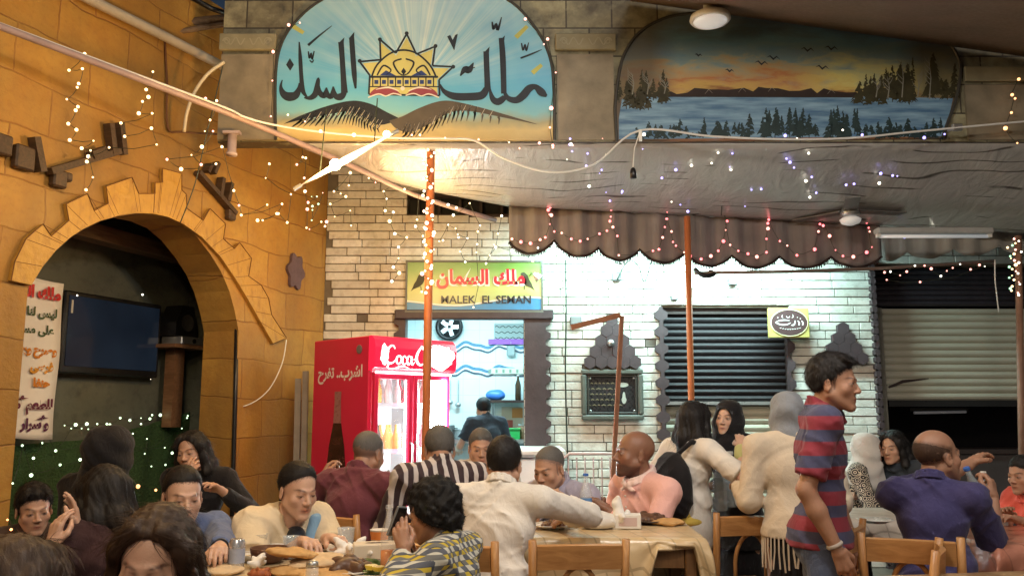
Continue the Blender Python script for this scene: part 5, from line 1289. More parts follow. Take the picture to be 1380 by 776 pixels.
lump('plastic_bag', 'crumpled blue plastic bag on the kitchen shelf', 'bag', (e.location.x-.17, e.location.y, zz), (.12, .08, .07), plain('bag_blue', (.05, .18, .55), .35), 4)
def bottle(loc, label, mt, cap, hgt=.24, rad=.032, name='bottle', fill=None, fillm=None, group=None, cat='bottle', lab=None):
    e = empty(name, loc, 0, label, cat, group); g = MB(); r, h = rad, hgt
    g.lathe([(r*.8, 0), (r, .008), (r, h*.55), (r*.95, h*.62), (r*.5, h*.8), (r*.4, h*.86), (r*.4, h*.97)], (0, 0, 0), 18); g.build('glass' , mt, e, None, True)
    g = MB(); g.lathe([(r*.46, h*.965), (r*.48, h*.99), (r*.44, h*1.02)], (0, 0, 0), 14); g.build('cap', cap, e)
    if fill: g = MB(); g.lathe([(r*.74, .004), (r*.93, .012), (r*.93, h*fill)], (0, 0, 0), 16); g.build('drink', fillm, e, None, True)
    if lab: g = MB(); g.lathe([(r*1.015, h*.22), (r*1.015, h*.48)], (0, 0, 0), 18, cap=False); g.build('label', lab, e, None, True)
    return e
M_DKB = mat('brown_glass', (.05, .03, .015), .1, bmp=0); M_CAPW = plain('cap_white', (.7, .7, .68)); M_GRN = plain('green_plastic', (.03, .42, .10), .4)
bottle((e.location.x+.1, e.location.y, zz), 'dark bottle on the kitchen shelf', M_DKB, M_CAPW, .3, .036)
bottle((e.location.x+.2, e.location.y+.02, zz), 'white-labelled bottle at the right end of the kitchen shelf', plain('bottle_pale', (.5, .55, .5), .2), M_CAPW, .26, .036)
# kitchen counter with green tub
a = kb(640, 592); cx = kb(690, 592)[0]; e = empty('kitchen_counter', (cx, KY+KD-.38, 0), 0, 'grey steel counter along the kitchen back wall', 'counter'); ct = W(690, 592, KY+KD-.6).z
g = MB(); g.box((-.15, 0, ct-.02), (1.3, .6, .04)); g.build('worktop', M_STEEL, e); g = MB(); g.box((-.15, .02, ct/2-.02), (1.24, .52, ct-.042)); g.build('cabinet', plain('cabinet_grey', (.30, .34, .34)), e)
g = MB()
for k in range(3): g.box((-.15-.42+.42*k, -.243, ct/2-.02), (.38, .012, ct-.2))
g.build('door', plain('cabinet_door', (.36, .40, .40)), e)
p = W(690, 588, KY+KD-.5); e = empty('plastic_tub', (p.x, p.y, ct+.002), 0, 'bright green plastic tub on the kitchen counter', 'tub'); g = MB(); g.prism([(-.09, -.07), (.09, -.07), (.09, .07), (-.09, .07)], 0, .11); g.build('tub', M_GRN, e); g = MB(); g.box((0, 0, .118), (.2, .16, .014), bev=.004); g.build('lid', M_GRN, e)
for i, (x, mt, lab) in enumerate(((655, plain('jar_red', (.35, .06, .04)), 'red'), (668, plain('jar_cream', (.6, .55, .42)), 'cream'), (704, plain('jar_brown', (.2, .12, .06)), 'brown'))):
    p = W(x, 588, KY+KD-.42); e = empty('storage_jar', (p.x, p.y, ct+.002), 0, '%s storage jar on the kitchen counter' % lab, 'jar'); g = MB(); g.lathe([(.05, 0), (.055, .01), (.055, .13), (.045, .15)], (0, 0, 0), 16); g.build('jar', mt, e, None, True); g = MB(); g.lathe([(.05, .15), (.05, .175)], (0, 0, 0), 16); g.build('lid', M_STEEL, e)
a, c = kb(676, 548), kb(703, 580); e = empty('wall_poster', KF.P((a[0]+c[0])/2, (a[1]+c[1])/2, .012), 0, 'cream picture with an orange patch below the kitchen shelf', 'poster'); g = MB(); g.box((0, 0, 0), (c[0]-a[0], .004, a[1]-c[1])); g.build('sheet', plain('poster_cream', (.55, .52, .42)), e); g = MB(); g.box((.07, -.004, .07), (.13, .003, .12)); g.build('patch', plain('poster_orange', (.5, .24, .08)), e); g = MB(); g.box((-.03, -.004, -.06), (.09, .003, .09)); g.build('patch', plain('poster_red', (.4, .1, .08)), e)
# kitchen light: an assumed ceiling tube, out of view
e = empty('assumed_kitchen_lamp', ((DOOR[0]+DOOR[1])/2, KY+1.2, KH-.02), 0, 'assumed fluorescent tube on the kitchen ceiling', 'lamp'); g = MB(); g.box((0, 0, 0), (1.25, .08, .04)); g.build('housing', M_WHITE, e); g = MB(); g.tube([(-.58, 0, -.035), (.58, 0, -.035)], .014, 10); g.build('lamp_tube', emis('tube_cold', (.72, .95, 1), 30), e)
L_ = bpy.data.lights.new('assumed_kitchen_tube', 'AREA'); L_.shape = 'RECTANGLE'; L_.size = 1.2; L_.size_y = .1; L_.energy = 64; L_.color = (.56, .90, 1.0); lo = bpy.data.objects.new('assumed_kitchen_tube', L_); COL.objects.link(lo); lo.parent = e; lo.location = (0, 0, -.055)
# white chest freezer in the doorway
fr = W(700, 603, 7.5); e = empty('chest_freezer', (W(703, 603, 7.55).x, 7.62, 0), 0, 'white chest freezer standing in the shop doorway', 'freezer'); g = MB(); g.box((0, 0, fr.z/2-.03), (.72, .62, fr.z-.1), bev=.02); g.build('body', M_WHITE, e); g = MB(); g.box((0, 0, fr.z-.035), (.74, .64, .07), bev=.02); g.build('lid', M_WHITE, e); g = MB(); g.box((0, -.33, fr.z-.06), (.2, .02, .025)); g.build('handle', M_STEEL, e)
# ------------------------------------------------------------------ shop sign
c4 = [bw(547, 348, .1), bw(732, 354, .1), bw(732, 424, .1), bw(547, 419, .1)]; sw_ = c4[1][0]-c4[0][0]; sh_ = (c4[0][1]-c4[3][1]+c4[1][1]-c4[2][1])/2; scx = (c4[0][0]+c4[1][0])/2; scz = (c4[0][1]+c4[2][1])/2
sg = empty('shop_sign', label='green and yellow shop sign with red Arabic name over the lit doorway', cat='sign', M=BW.M(scx, scz, .1))
m, t, b = newmat('sign_green'); v = coord(t); sx = t.nodes.new('ShaderNodeSeparateXYZ'); t.links.new(v, sx.inputs[0])
yy = math_n(t, 'ADD', sx.outputs[1], math_n(t, 'MULTIPLY', math_n(t, 'SUBTRACT', noise(t, v, 2, 3), .5), .12))
c = ramp(t, math_n(t, 'MULTIPLY_ADD', yy, 1.8, .5), [(.12, (.42, .46, .22)), (.45, (.46, .50, .16)), (.8, (.16, .30, .06)), (1, (.10, .22, .05))]); t.links.new(c, b.inputs['Base Color']); b.inputs['Roughness'].default_value = .35
g = MB(); g.box((0, 0, -.045), (sw_, sh_, .09)); g.build('board', m, sg)
hw, hh = sw_/2, sh_/2; g = MB(); g.poly([(-hw+.004, -hh+.004)]+[(-hw+.004+(sw_-.008)*k/20, -hh+.075+.03*math.sin(k*.33+2.2)+.035*k/20) for k in range(21)]+[(hw-.004, -hh+.004)], .002); g.build('blue_swoosh', plain('sign_blue', (.05, .22, .42), .35), sg)
g = MB(); g.stroke([(-hw+.004+(sw_-.008)*k/20, -hh+.085+.03*math.sin(k*.33+2.2)+.035*k/20) for k in range(21)], .012, .003); g.build('white_swoosh', plain('sign_white', (.72, .74, .68), .35), sg)
s_ = arabic('ملك السمان'); text('arabic_name', s_, .3, plain('sign_white', 0), sg, (.06, .07, .004), width=.86, height=.215, bold=.028)
text('arabic_name', s_, .3, plain('sign_red', (.55, .015, .03), .35), sg, (.06, .07, .006), width=.83, height=.19, bold=.012)
text('latin_name', 'MALEK  EL SEMAN', .1, plain('sign_ink', (.015, .02, .03), .35), sg, (.11, -.125, .0065), width=.84, height=.074, bold=.002)
def quail(x, y, s, fl):
    g = MB(); P = [(0, .0), (.02, .05), (.05, .075), (.075, .07), (.085, .055), (.075, .045), (.08, .01), (.06, -.03), (.03, -.055), (-.02, -.075), (-.05, -.10), (-.03, -.06), (-.02, -.03)]; g.poly([(x+fl*s*p[0], y+s*p[1]) for p in P], .004); g.stroke([(x+fl*s*.045, y-s*.05), (x+fl*s*.05, y-s*.09)], .008, .0045); g.build('quail', plain('sign_bird', (.05, .045, .02)), sg)
quail(hw-.13, .06, 1.0, -1); quail(-hw+.1, .05, 1.0, 1)
g = MB()
for y_ in (hh-.01, -hh+.01): g.box((0, y_, .004), (sw_, .018, .02))
for x_ in (hw-.01, -hw+.01): g.box((x_, 0, .0035), (.018, sh_-.038, .02))
g.build('frame', mat('sign_frame', (.12, .12, .10), .5), sg)
e = empty('spotlight', W(719, 369, 7.75), 0, 'small white spotlight at the right end of the shop sign', 'spotlight'); g = MB(); g.lathe([(.02, 0), (.03, -.03), (.045, -.07)], (0, 0, 0), 14, Matrix.Rotation(R(-50), 4, 'Y')); g.build('hood', M_WHITE, e, None, True); g = MB(); g.tube([(0, 0, 0), (-.02, .1, .02), (-.02, .25, .02)], .008, 6); g.build('arm', M_STEEL, e)
# ------------------------------------------------------------------ shutters
def slats(g, x0, x1, z0, z1, p, y, dep=.022):
    z = z0
    while z < z1-.01:
        h = min(p, z1-z); prof = [(0, 0), (-dep*.7, h*.22), (-dep, h*.5), (-dep*.7, h*.78), (0, h*.97)]
        for i in range(4): g.add([(x0, y+prof[i][0], z+prof[i][1]), (x1, y+prof[i][0], z+prof[i][1]), (x1, y+prof[i+1][0], z+prof[i+1][1]), (x0, y+prof[i+1][0], z+prof[i+1][1])], [(0, 1, 2, 3)])
        g.add([(x0, y, z+h*.97), (x1, y, z+h*.97), (x1, y, z+h), (x0, y, z+h)], [(0, 1, 2, 3)]); z += p
zsp = bw(960, 541)[1]
e = empty('roller_shutter', (0, BWY+.1, 0), 0, 'dark upper and cream lower roller shutter in the middle of the brick wall', 'shutter')
g = MB(); slats(g, WIN[0]+.03, WIN[1]-.03, zsp, WIN[3]-.06, .062, 0, .028); g.build('dark_slats', mat('shutter_dark', (.02, .016, .019), .65, 0, var=.3, vs=6, scale=(.2, 1, 3)), e)
g = MB(); slats(g, WIN[0]+.03, WIN[1]-.03, .02, zsp-.03, .07, .05); g.build('cream_slats', mat('shutter_cream', (.42, .40, .32), .5, var=.3, vs=5), e)
g = MB(); g.box(((WIN[0]+WIN[1])/2, -.005, zsp-.012), (WIN[1]-WIN[0]-.06, .05, .03)); g.build('bottom_rail', M_STEEL, e)
g = MB(); g.box(((WIN[0]+WIN[1])/2, 0, WIN[3]-.03), (WIN[1]-WIN[0]-.004, .1, .056)); g.box((WIN[0]+.015, .01, WIN[3]/2), (.028, .09, WIN[3]-.07)); g.box((WIN[1]-.015, .01, WIN[3]/2), (.028, .09, WIN[3]-.07)); g.build('guide_frame', M_DARKWOOD, e)
za, zb_ = bw(1280, 416, -.2)[1], bw(1280, 539, -.2)[1]; xa, xb = SHOP2[0], SHOP2[1]
e = empty('roller_shutter', (0, BWY+.2, 0), 0, 'wide beige roller shutter half lowered over the dark shop at the right', 'shutter')
g = MB(); slats(g, xa+.14, xb-.02, zb_, za, .068, 0); g.build('slats', mat('shutter_beige', (.46, .44, .36), .5, var=.22, vs=2.5, scale=(1, 1, 2.2)), e)
g = MB(); g.box((xa+.07, -.02, za/2), (.1, .1, za)); g.build('guide_rail', mat('rail_grey', (.20, .19, .16), .5), e)
g = MB(); slats(g, xa+.02, xb-.02, za+.02, SHOP2[3]-.01, .05, -.04); g.build('header', mat('header_dark', (.03, .026, .034), .5, var=.4), e)
g = MB(); g.box(((xa+xb)/2, -.01, zb_-.03), (xb-xa-.3, .05, .06)); g.build('bottom_rail', M_BLACK, e)
g = MB(); g.stroke([(W(1196, 522, 8.2).x, W(1196, 522, 8.2).z), (W(1215, 514, 8.2).x, W(1215, 514, 8.2).z), (W(1250, 510, 8.2).x, W(1250, 510, 8.2).z)], [.02, .03, .008], .024); g.build('scrape', M_DARKWOOD, e, Matrix.Rotation(R(90), 4, 'X'))
# dark shop behind
g = MB(); g.box(((xa+xb)/2, BWY+1.6, 1.5), (xb-xa+.4, .1, 3)); g.box((xa-.18, BWY+.95, 1.5), (.1, 1.2, 3)); o = g.build('dark_shop', mat('dark_interior', (.04, .038, .045), .8)); tag(o, 'unlit shop interior under the beige shutter', 'room')
e = empty('shop_counter', (W(1290, 640, 8.5).x, 8.5, 0), 0, 'dark shop counter under the beige shutter', 'counter'); g = MB(); g.box((.6, 0, .5), (3.6, .5, 1.0)); g.build('base', mat('counter_dark', (.06, .05, .05), .5), e); g = MB(); g.box((.6, 0, 1.02), (3.7, .56, .04)); g.build('top', M_DARKWOOD, e)
e = empty('unlit_tube', W(1285, 556, 8.3), 0, 'pale tube lamp glinting in the dark shop below the beige shutter', 'lamp'); g = MB(); g.tube([(-.38, 0, .0), (.12, 0, .01)], .014, 8); g.build('tube', emis('tube_glint', (.8, .85, .95), .02, base=(.25, .25, .27)), e); g = MB(); g.box((-.13, .03, .03), (.56, .04, .03)); g.build('housing', M_BLACK, e)
# ------------------------------------------------------------------ stepped hexagon ornaments
def hexorn(name, label, cx, ytop, ybot, rows, wpx_):
    t0, b0 = bw(cx, ytop, .03), bw(cx, ybot, .03); H = t0[1]-b0[1]; wd_ = (bw(cx+wpx_/2, ybot)[0]-bw(cx-wpx_/2, ybot)[0]); r = wd_/rows/math.sqrt(3)*.995
    dz = (H-2*r)/(rows-1); e = MB()
    for k in range(rows):
        for j in range(k+1):
            x = (j-k/2)*wd_/rows; z = H/2-r-k*dz; rz_ = min(r, dz/1.5)
            e.prism([(x+(wd_/rows/2-.0015)*(1 if i in (0, 5, 1) and i != 0 else 0)*0+r*math.sin(math.pi/3*i)*.985, z+dz/1.5*math.cos(math.pi/3*i)*.985) for i in range(6)], 0, .05+.004*((j+k) % 2))
    o = e.build(name, M_STONE, None, BW.M(t0[0], (t0[1]+b0[1])/2, .024)); return tag(o, label, 'ornament')
hexorn('hexagon_ornament', 'dark stepped pyramid of hexagon tiles above the framed plaque', 824, 423, 497, 5, 76)
hexorn('hexagon_ornament', 'dark stepped pyramid of hexagon tiles behind the young man in stripes', 1134, 434, 492, 4, 62)
e = empty('round_knob', BW.P(*bw(823, 462, .09), .09), 0, 'pale round knob at the centre of the left hexagon pyramid', 'knob'); g = MB(); g.ball((0, 0, 0), .035, 14, 8); g.build('ball', M_STEEL, e, None, True); g = MB(); g.tube([(0, 0, 0), (0, .07, 0)], .012, 8); g.build('stem', M_STEEL, e)
# framed plaque
a, c = bw(783, 497, .06), bw(868, 566, .06); fw_, fh_ = c[0]-a[0], a[1]-c[1]; e = empty('framed_plaque', label='dark framed plaque with faint gold writing on the brick wall', cat='plaque', M=BW.M((a[0]+c[0])/2, (a[1]+c[1])/2, .026))
M_FR = mat('grey_green_frame', (.10, .11, .095), .4, var=.35, vs=12)
g = MB(); t_ = .05
for (x, y, sx_, sy_) in ((0, fh_/2-t_/2, fw_, t_), (0, -fh_/2+t_/2, fw_, t_), (-fw_/2+t_/2, 0, t_, fh_-2*t_), (fw_/2-t_/2, 0, t_, fh_-2*t_)): g.box((x, y, .02), (sx_-.001, sy_-.001, .05), bev=.012)
g.build('outer_frame', M_FR, e)
g = MB(); w2, h2 = fw_-2*t_-.03, fh_-2*t_-.03
for (x, y, sx_, sy_) in ((0, h2/2, w2+.02, .018), (0, -h2/2, w2+.02, .018), (-w2/2, 0, .018, h2-.02), (w2/2, 0, .018, h2-.02)): g.box((x, y, .016), (sx_, sy_, .03), bev=.005)
g.build('inner_frame', mat('inner_frame', (.045, .045, .04), .4), e)
g = MB(); g.box((0, 0, -.004), (fw_-2*t_, fh_-2*t_, .015)); g.build('panel', mat('plaque_black', (.018, .018, .02), .3, var=.4), e)
g = MB()
for k in range(5):
    x = -.24
    while x < .06: L = random.uniform(.02, .05); g.stroke([(x, .10-.05*k), (x+L*.5, .108-.05*k), (x+L, .098-.05*k)], [.008, .014, .006], .006); x += L+.012
g.build('faded_writing', plain('faded_gold', (.16, .14, .09)), e)
g = MB(); g.poly([(.11+.025*math.sin(a_)*(1.0 if math.cos(a_) < 0 else .6), -.03+.055*math.cos(a_)) for a_ in np.linspace(0, 6.28, 18)[:-1]], .006); g.poly([(.10+.055*math.cos(a_), .09+.022*math.sin(a_)) for a_ in np.linspace(0, 6.28, 14)[:-1]], .0062); g.build('pale_motif', plain('pale_motif', (.38, .40, .36)), e)
for sx_ in (-1, 1):
    for sy_ in (-1, 1): g = MB(); g.ball((sx_*(w2/2-.02), sy_*(h2/2-.02), .014), .013, 10, 6); g.build('screw', M_STEEL, e, None, True)
# gold oval sign
a, c = bw(1035, 415, .16), bw(1092, 455, .16); gw, gh = c[0]-a[0], a[1]-c[1]; e = empty('oval_sign', label='small gold sign with a brown oval and white lettering right of the dark shutter', cat='sign', M=BW.M((a[0]+c[0])/2, (a[1]+c[1])/2, .16))
g = MB(); g.box((0, 0, -.02), (gw, gh, .04), bev=.006); g.build('board', mat('gold_leaf', (.42, .36, .11), .5, .0, var=.3, vs=16), e)
g = MB(); g.prism([(gw*.44*math.cos(a_), gh*.43*math.sin(a_)) for a_ in np.linspace(0, 6.2832, 41)[:-1]], .001, .008); g.build('oval', mat('oval_brown', (.075, .04, .04), .4), e)
g = MB(); g.tube([(gw*.45*math.cos(a_), gh*.445*math.sin(a_), .004) for a_ in np.linspace(0, 6.2832, 41)[:-1]], .005, 6, closed=True); g.build('oval_rim', plain('pale_gold', (.75, .70, .42), .3), e)
g = MB(); K = gw/645; q_ = lambda x, y: ((x-480)*K, (385-y)*K)
def os_(pts, ws, z): pp = cr([(*p, w_) for p, w_ in zip(pts, ws)], 5); g.stroke([q_(p[0], p[1]) for p in pp], [p[2]*K for p in pp], z)
os_([(255, 378), (330, 350), (410, 342), (485, 350)], [4, 18, 18, 10], .0095); os_([(255, 378), (300, 400), (370, 418), (440, 412), (500, 385)], [4, 18, 20, 18, 8], .0098)
os_([(508, 425), (540, 420), (560, 400), (572, 350)], [10, 26, 20, 14], .0102); os_([(612, 350), (634, 385), (628, 425)], [10, 22, 16], .0095); os_([(672, 350), (692, 385), (686, 425)], [10, 22, 16], .0095)
for x, y, r_ in ((300, 302, 10), (610, 300, 8), (655, 320, 11)): g.poly([q_(x+r_*math.cos(a_), y+r_*math.sin(a_)) for a_ in np.linspace(0, 6.28, 9)[:-1]], .0095)
os_([(376, 260), (366, 290), (384, 304)], [6, 14, 6], .0095); os_([(436, 280), (450, 300), (480, 298), (492, 278)], [8, 14, 14, 6], .0095); os_([(520, 305), (545, 290), (536, 250)], [8, 12, 4], .0095)
x = 325
for i in range(9): os_([(x, 462+6*math.sin(i)+22*math.sin(i/8*3.14)), (x+12, 470+22*math.sin(i/8*3.14)), (x+26, 460+22*math.sin(i/8*3.14))], [5, 9, 5], .0096); x += 38
g.build('lettering', plain('letter_white', (.82, .80, .76)), e)
g = MB(); g.box((0, gh*.2, -.1), (.03, .03, .12)); g.box((0, -gh*.2, -.1), (.03, .03, .12)); g.build('bracket', M_STEEL, e)
# small boxes on the wall
for i, (x, y, sx_, sy_, lab) in enumerate(((776, 432, .11, .08, 'grey switch box left of the bent angle bar'), (909, 401, .07, .045, 'small grey junction box above the dark shutter'), (988, 379, .09, .07, 'dark vent plate under the valance in the bright bricks'), (831, 373, .09, .075, 'dark junction box below the valance cusp'))):
    e = empty('junction_box', BW.P(*bw(x, y, .05), .04), 0, lab, 'electrical box'); g = MB(); g.box((0, 0, 0), (sx_, .05, sy_), bev=.008); g.build('box', mat('box_grey', (.13, .14, .14), .5), e); g = MB(); g.box((0, -.027, 0), (sx_*.8, .006, sy_*.8)); g.build('cover', mat('box_cover', (.18, .19, .19), .5), e)
tubepx('wall_cable', [(762, 350, 7.93), (763, 420, 7.93), (762, 500, 7.93), (764, 590, 7.93), (766, 640, 7.93)], .008, M_WIRE, 'dark cable running down the bricks right of the doorway', 'cable', 5, 4)
tubepx('wall_cable', [(831, 378, 7.92), (846, 352, 7.9), (860, 358, 7.9), (868, 380, 7.9), (875, 362, 7.85), (880, 340, 7.6)], .006, M_WIRE, 'loose dark cable looping from the junction box to the valance', 'cable', 5, 5)
# pinkish railing by the wall
e = empty('metal_railing', (W(800, 640, 7.3).x, 7.3, 0), 0, 'pale pink metal railing standing against the bricks behind the diners', 'railing'); zt_ = W(800, 611, 7.3).z
g = MB(); g.tube([(-.28, 0, 0), (-.28, 0, zt_-.06), (-.2, 0, zt_), (.2, 0, zt_), (.28, 0, zt_-.06), (.28, 0, 0)], .014, 8); g.build('frame', M_PIPE, e, None, True); g = MB()
for k in range(7): g.tube([(-.21+.07*k, 0, .3), (-.21+.07*k, 0, zt_-.03)], .007, 6)
g.tube([(-.28, 0, .3), (.28, 0, .3)], .01, 6); g.build('bars', M_PIPE, e)

# ------------------------------------------------------------------ red drinks fridge
FYN = 6.6; pn = W(498, 455, FYN); fang = R(44)
def solve(px, d):
    r_ = ray(px, 455); k = r_.x/r_.y                                  # X = k*Y on that sight line
    return (k*pn.y-pn.x)/(d[0]-k*d[1])
dl = (-math.cos(fang), math.sin(fang)); dr = (math.cos(R(90)-fang), math.sin(R(90)-fang)); wl_, wr_ = solve(424, dl), solve(606, dr)
ft = W(498, 452, FYN).z
fm = Matrix.Translation((pn.x, pn.y, 0)) @ Matrix.Rotation(math.atan2(dr[1], dr[0]), 4, 'Z')   # local x along doors, y into the body
wdt, dep = wr_, wl_
fr = empty('drinks_fridge', label='tall red two-door drinks fridge with glowing white interior', cat='fridge', M=fm)
m, t, b = newmat('fridge_red'); v = coord(t); t.links.new(mixc(t, noise(t, v, 4, 4), (.58, .014, .06), (.68, .022, .085)), b.inputs['Base Color']); b.inputs['Roughness'].default_value = .28; M_RED = m
M_INT = plain('fridge_liner', (.80, .82, .84), .4)
hd = .27; g = MB()
g.box((.02, dep/2, ft/2), (.04, dep, ft), bev=.008); g.box((wdt-.02, dep/2, ft/2), (.04, dep, ft), bev=.008); g.box((wdt/2, dep-.02, ft/2), (wdt-.082, .04, ft-.004)); g.box((wdt/2, dep/2, ft-.02), (wdt-.082, dep-.004, .036)); g.box((wdt/2, dep/2-.02, .1), (wdt-.082, dep-.05, .2))
g.build('cabinet', M_RED, fr)
g = MB(); z1 = ft-hd
g.box((wdt/2, dep-.05, (z1+.2)/2), (wdt-.09, .012, z1-.21)); g.box((.048, dep/2+.02, (z1+.2)/2), (.01, dep-.12, z1-.21)); g.box((wdt-.048, dep/2+.02, (z1+.2)/2), (.01, dep-.12, z1-.21)); g.box((wdt/2, dep/2+.02, z1-.004), (wdt-.09, dep-.1, .01)); g.build('liner', M_INT, fr)
for k in range(4):
    z = .35+.36*k; g = MB(); 
    for j in range(9): g.box((wdt/2, .09+(dep-.18)*j/8, z), (wdt-.11, .008, .008))
    g.box((wdt/2, .075, z+.012), (wdt-.11, .006, .035)); g.build('shelf', M_STEEL, fr)
cols = [(.35, .05, .02), (.05, .22, .06), (.04, .03, .02), (.55, .30, .04), (.5, .55, .55), (.30, .02, .04)]
for k in range(4):
    g = MB(); z = .354+.36*k
    for j in range(8):
        x = .09+(wdt-.18)*j/7
        for y in (.115, .2): g.mi = (j//2+k) % 6; r_ = .029; g.lathe([(r_, 0), (r_, .12), (r_*.55, .17), (r_*.42, .18), (r_*.42, .215)], (x, y, z), 10)
    o = g.build('bottles', [plain('bottle_%d' % i, c, .25) for i, c in enumerate(cols)], fr); o['kind'] = 'stuff'
for k, x0 in enumerate((.03, wdt/2+.005)):
    w_ = wdt/2-.035; d = MB(); zc = (z1+.2)/2; h_ = z1-.22
    for (cx, cz, sx_, sz_) in ((x0+.02, zc, .04, h_), (x0+w_-.02, zc, .04, h_), (x0+w_/2, .2+.03, w_-.08, .05), (x0+w_/2, z1-.035, w_-.08, .05)): d.box((cx, -.02, cz), (sx_, .04, sz_), bev=.004)
    do = d.build('door', M_RED, fr); gl = MB(); gl.box((x0+w_/2, -.02, zc), (w_-.082, .008, h_-.06)); gl.build('pane', glass('door_glass', (.9, .95, 1), .03, .10), do)
    hb = MB(); hx = x0+w_-.02 if k == 0 else x0+.02; hb.tube([(hx, -.035, zc-.2), (hx, -.07, zc-.18), (hx, -.07, zc+.18), (hx, -.035, zc+.2)], .009, 8); hb.build('handle', M_STEEL, do, None, True)
# glowing light strips inside: bright on the right
for x, st, nm in ((.07, 9, 'a'), (wdt*.5, 12, 'b'), (wdt-.09, 60, 'c')):
    g = MB(); g.tube([(x, .05, .3), (x, .05, z1-.06)], .012 if nm != 'c' else .075, 12); g.build('light_strip', emis('strip_'+nm, (.82, .97, 1), st, nm != 'c' and False), fr)
    L_ = bpy.data.lights.new('strip_light', 'AREA'); L_.shape = 'RECTANGLE'; L_.size = .05; L_.size_y = 1.2; L_.energy = 26 if nm != 'c' else 30; L_.color = (.8, .96, 1); lo = bpy.data.objects.new('strip_light', L_); COL.objects.link(lo); lo.parent = fr; lo.location = (x, .065, .95); lo.rotation_euler = (R(-90), 0, 0) if nm != 'c' else (R(90), 0, 0); 
    if nm == 'c': lo.location = (x, -.05, 1.05)
# rounded lit header
prof = [(0, 0), (-.045, .0), (-.075, .025), (-.085, .07), (-.085, hd-.09), (-.07, hd-.03), (-.035, hd), (0, hd)]
g = MB(); n_ = len(prof); g.add([(x, y, z1+z) for x in (-.004, wdt+.004) for y, z in prof], [(i, (i+1) % n_, n_+(i+1) % n_, n_+i) for i in range(n_)]+[tuple(range(n_))[::-1], tuple(range(n_, 2*n_))])
m, t, b = newmat('header_red_lit'); v = coord(t); b.inputs['Base Color'].default_value = (.5, .012, .04, 1); b.inputs['Roughness'].default_value = .25; b.inputs['Emission Color'].default_value = (.85, .015, .06, 1); b.inputs['Emission Strength'].default_value = .75; m.cycles.emission_sampling = 'NONE'
hb = g.build('header_sign', m, fr)
# script wordmark as brush strokes
def script(parent, mt, M, w):
    """the flowing wordmark, drawn in a 4.6 x 1.4 box, width w"""
    g = MB(); k = w/4.7
    def S(pts, ws, z=0): pp = cr([(*p, q) for p, q in zip(pts, ws)], 6); g.stroke([((p[0]-2.35)*k, (p[1]-.6)*k) for p in pp], [p[2]*k for p in pp], z)
    def C(x): S([(x+.78, 1.02), (x+.66, 1.2), (x+.4, 1.15), (x+.12, .75), (x+.1, .35), (x+.35, .12), (x+.7, .22), (x+.95, .5)], [.07, .09, .12, .18, .2, .14, .08, .04])
    def o_(x): S([(x+.2, .62), (x+.02, .5), (x, .24), (x+.16, .1), (x+.34, .28), (x+.36, .52), (x+.2, .62)], [.1, .13, .14, .09, .1, .12, .1], .0006)
    def c_(x): S([(x+.32, .5), (x+.2, .62), (x+.04, .46), (x+.04, .2), (x+.2, .1), (x+.42, .25)], [.1, .07, .13, .14, .09, .04], .0009)
    def a_(x): S([(x+.3, .55), (x+.12, .62), (x, .35), (x+.1, .1), (x+.26, .22), (x+.36, .56)], [.08, .09, .14, .12, .07, .08], .0012); S([(x+.37, .62), (x+.34, .3), (x+.42, .1), (x+.6, .28)], [.12, .12, .1, .03], .0015)
    C(0); o_(.92); c_(1.34); a_(1.74); S([(2.26, .42), (2.5, .46)], [.1, .08], .0018)
    C(2.42); o_(3.28); S([(3.62, .3), (3.85, .7), (3.98, 1.12), (3.86, 1.2), (3.78, .8), (3.8, .3), (3.92, .1), (4.08, .28)], [.03, .06, .07, .08, .14, .13, .1, .03], .0021); a_(4.05)
    S([(.35, .1), (.2, -.12), (.6, -.22), (1.3, -.02), (1.9, -.12)], [.08, .1, .06, .09, .02], .0024); S([(3.1, 1.0), (2.85, 1.28), (3.3, 1.22), (4.0, 1.4), (4.5, 1.3)], [.06, .09, .06, .08, .02], .0027)
    return g.build('wordmark', mt, parent, M)
Mf = lambda x, z, y: Matrix.Translation((x, y, z)) @ Matrix.Rotation(R(90), 4, 'X')
script(hb, emis('wordmark_lit', (1, .96, .96), 1.6), Mf(wdt*.46, z1+hd*.44, -.0885), wdt*.72)
g = MB(); g.tube([(.03, -.05, z1-.012), (wdt-.03, -.05, z1-.012)], .010, 6); g.build('header_lamp', emis('header_lamp', (1, .97, .97), 4), fr)
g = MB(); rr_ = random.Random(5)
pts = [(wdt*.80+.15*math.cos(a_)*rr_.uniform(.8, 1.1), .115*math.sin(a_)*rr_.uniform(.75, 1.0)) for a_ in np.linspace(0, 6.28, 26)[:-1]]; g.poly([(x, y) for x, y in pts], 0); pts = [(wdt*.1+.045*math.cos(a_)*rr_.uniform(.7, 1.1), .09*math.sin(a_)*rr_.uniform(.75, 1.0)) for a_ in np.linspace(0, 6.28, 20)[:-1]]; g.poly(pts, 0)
g.build('lamp_glow_patch', emis('patch_lit', (1, .93, .94), 1.5), hb, Mf(0, z1+hd*.47, -.0872))
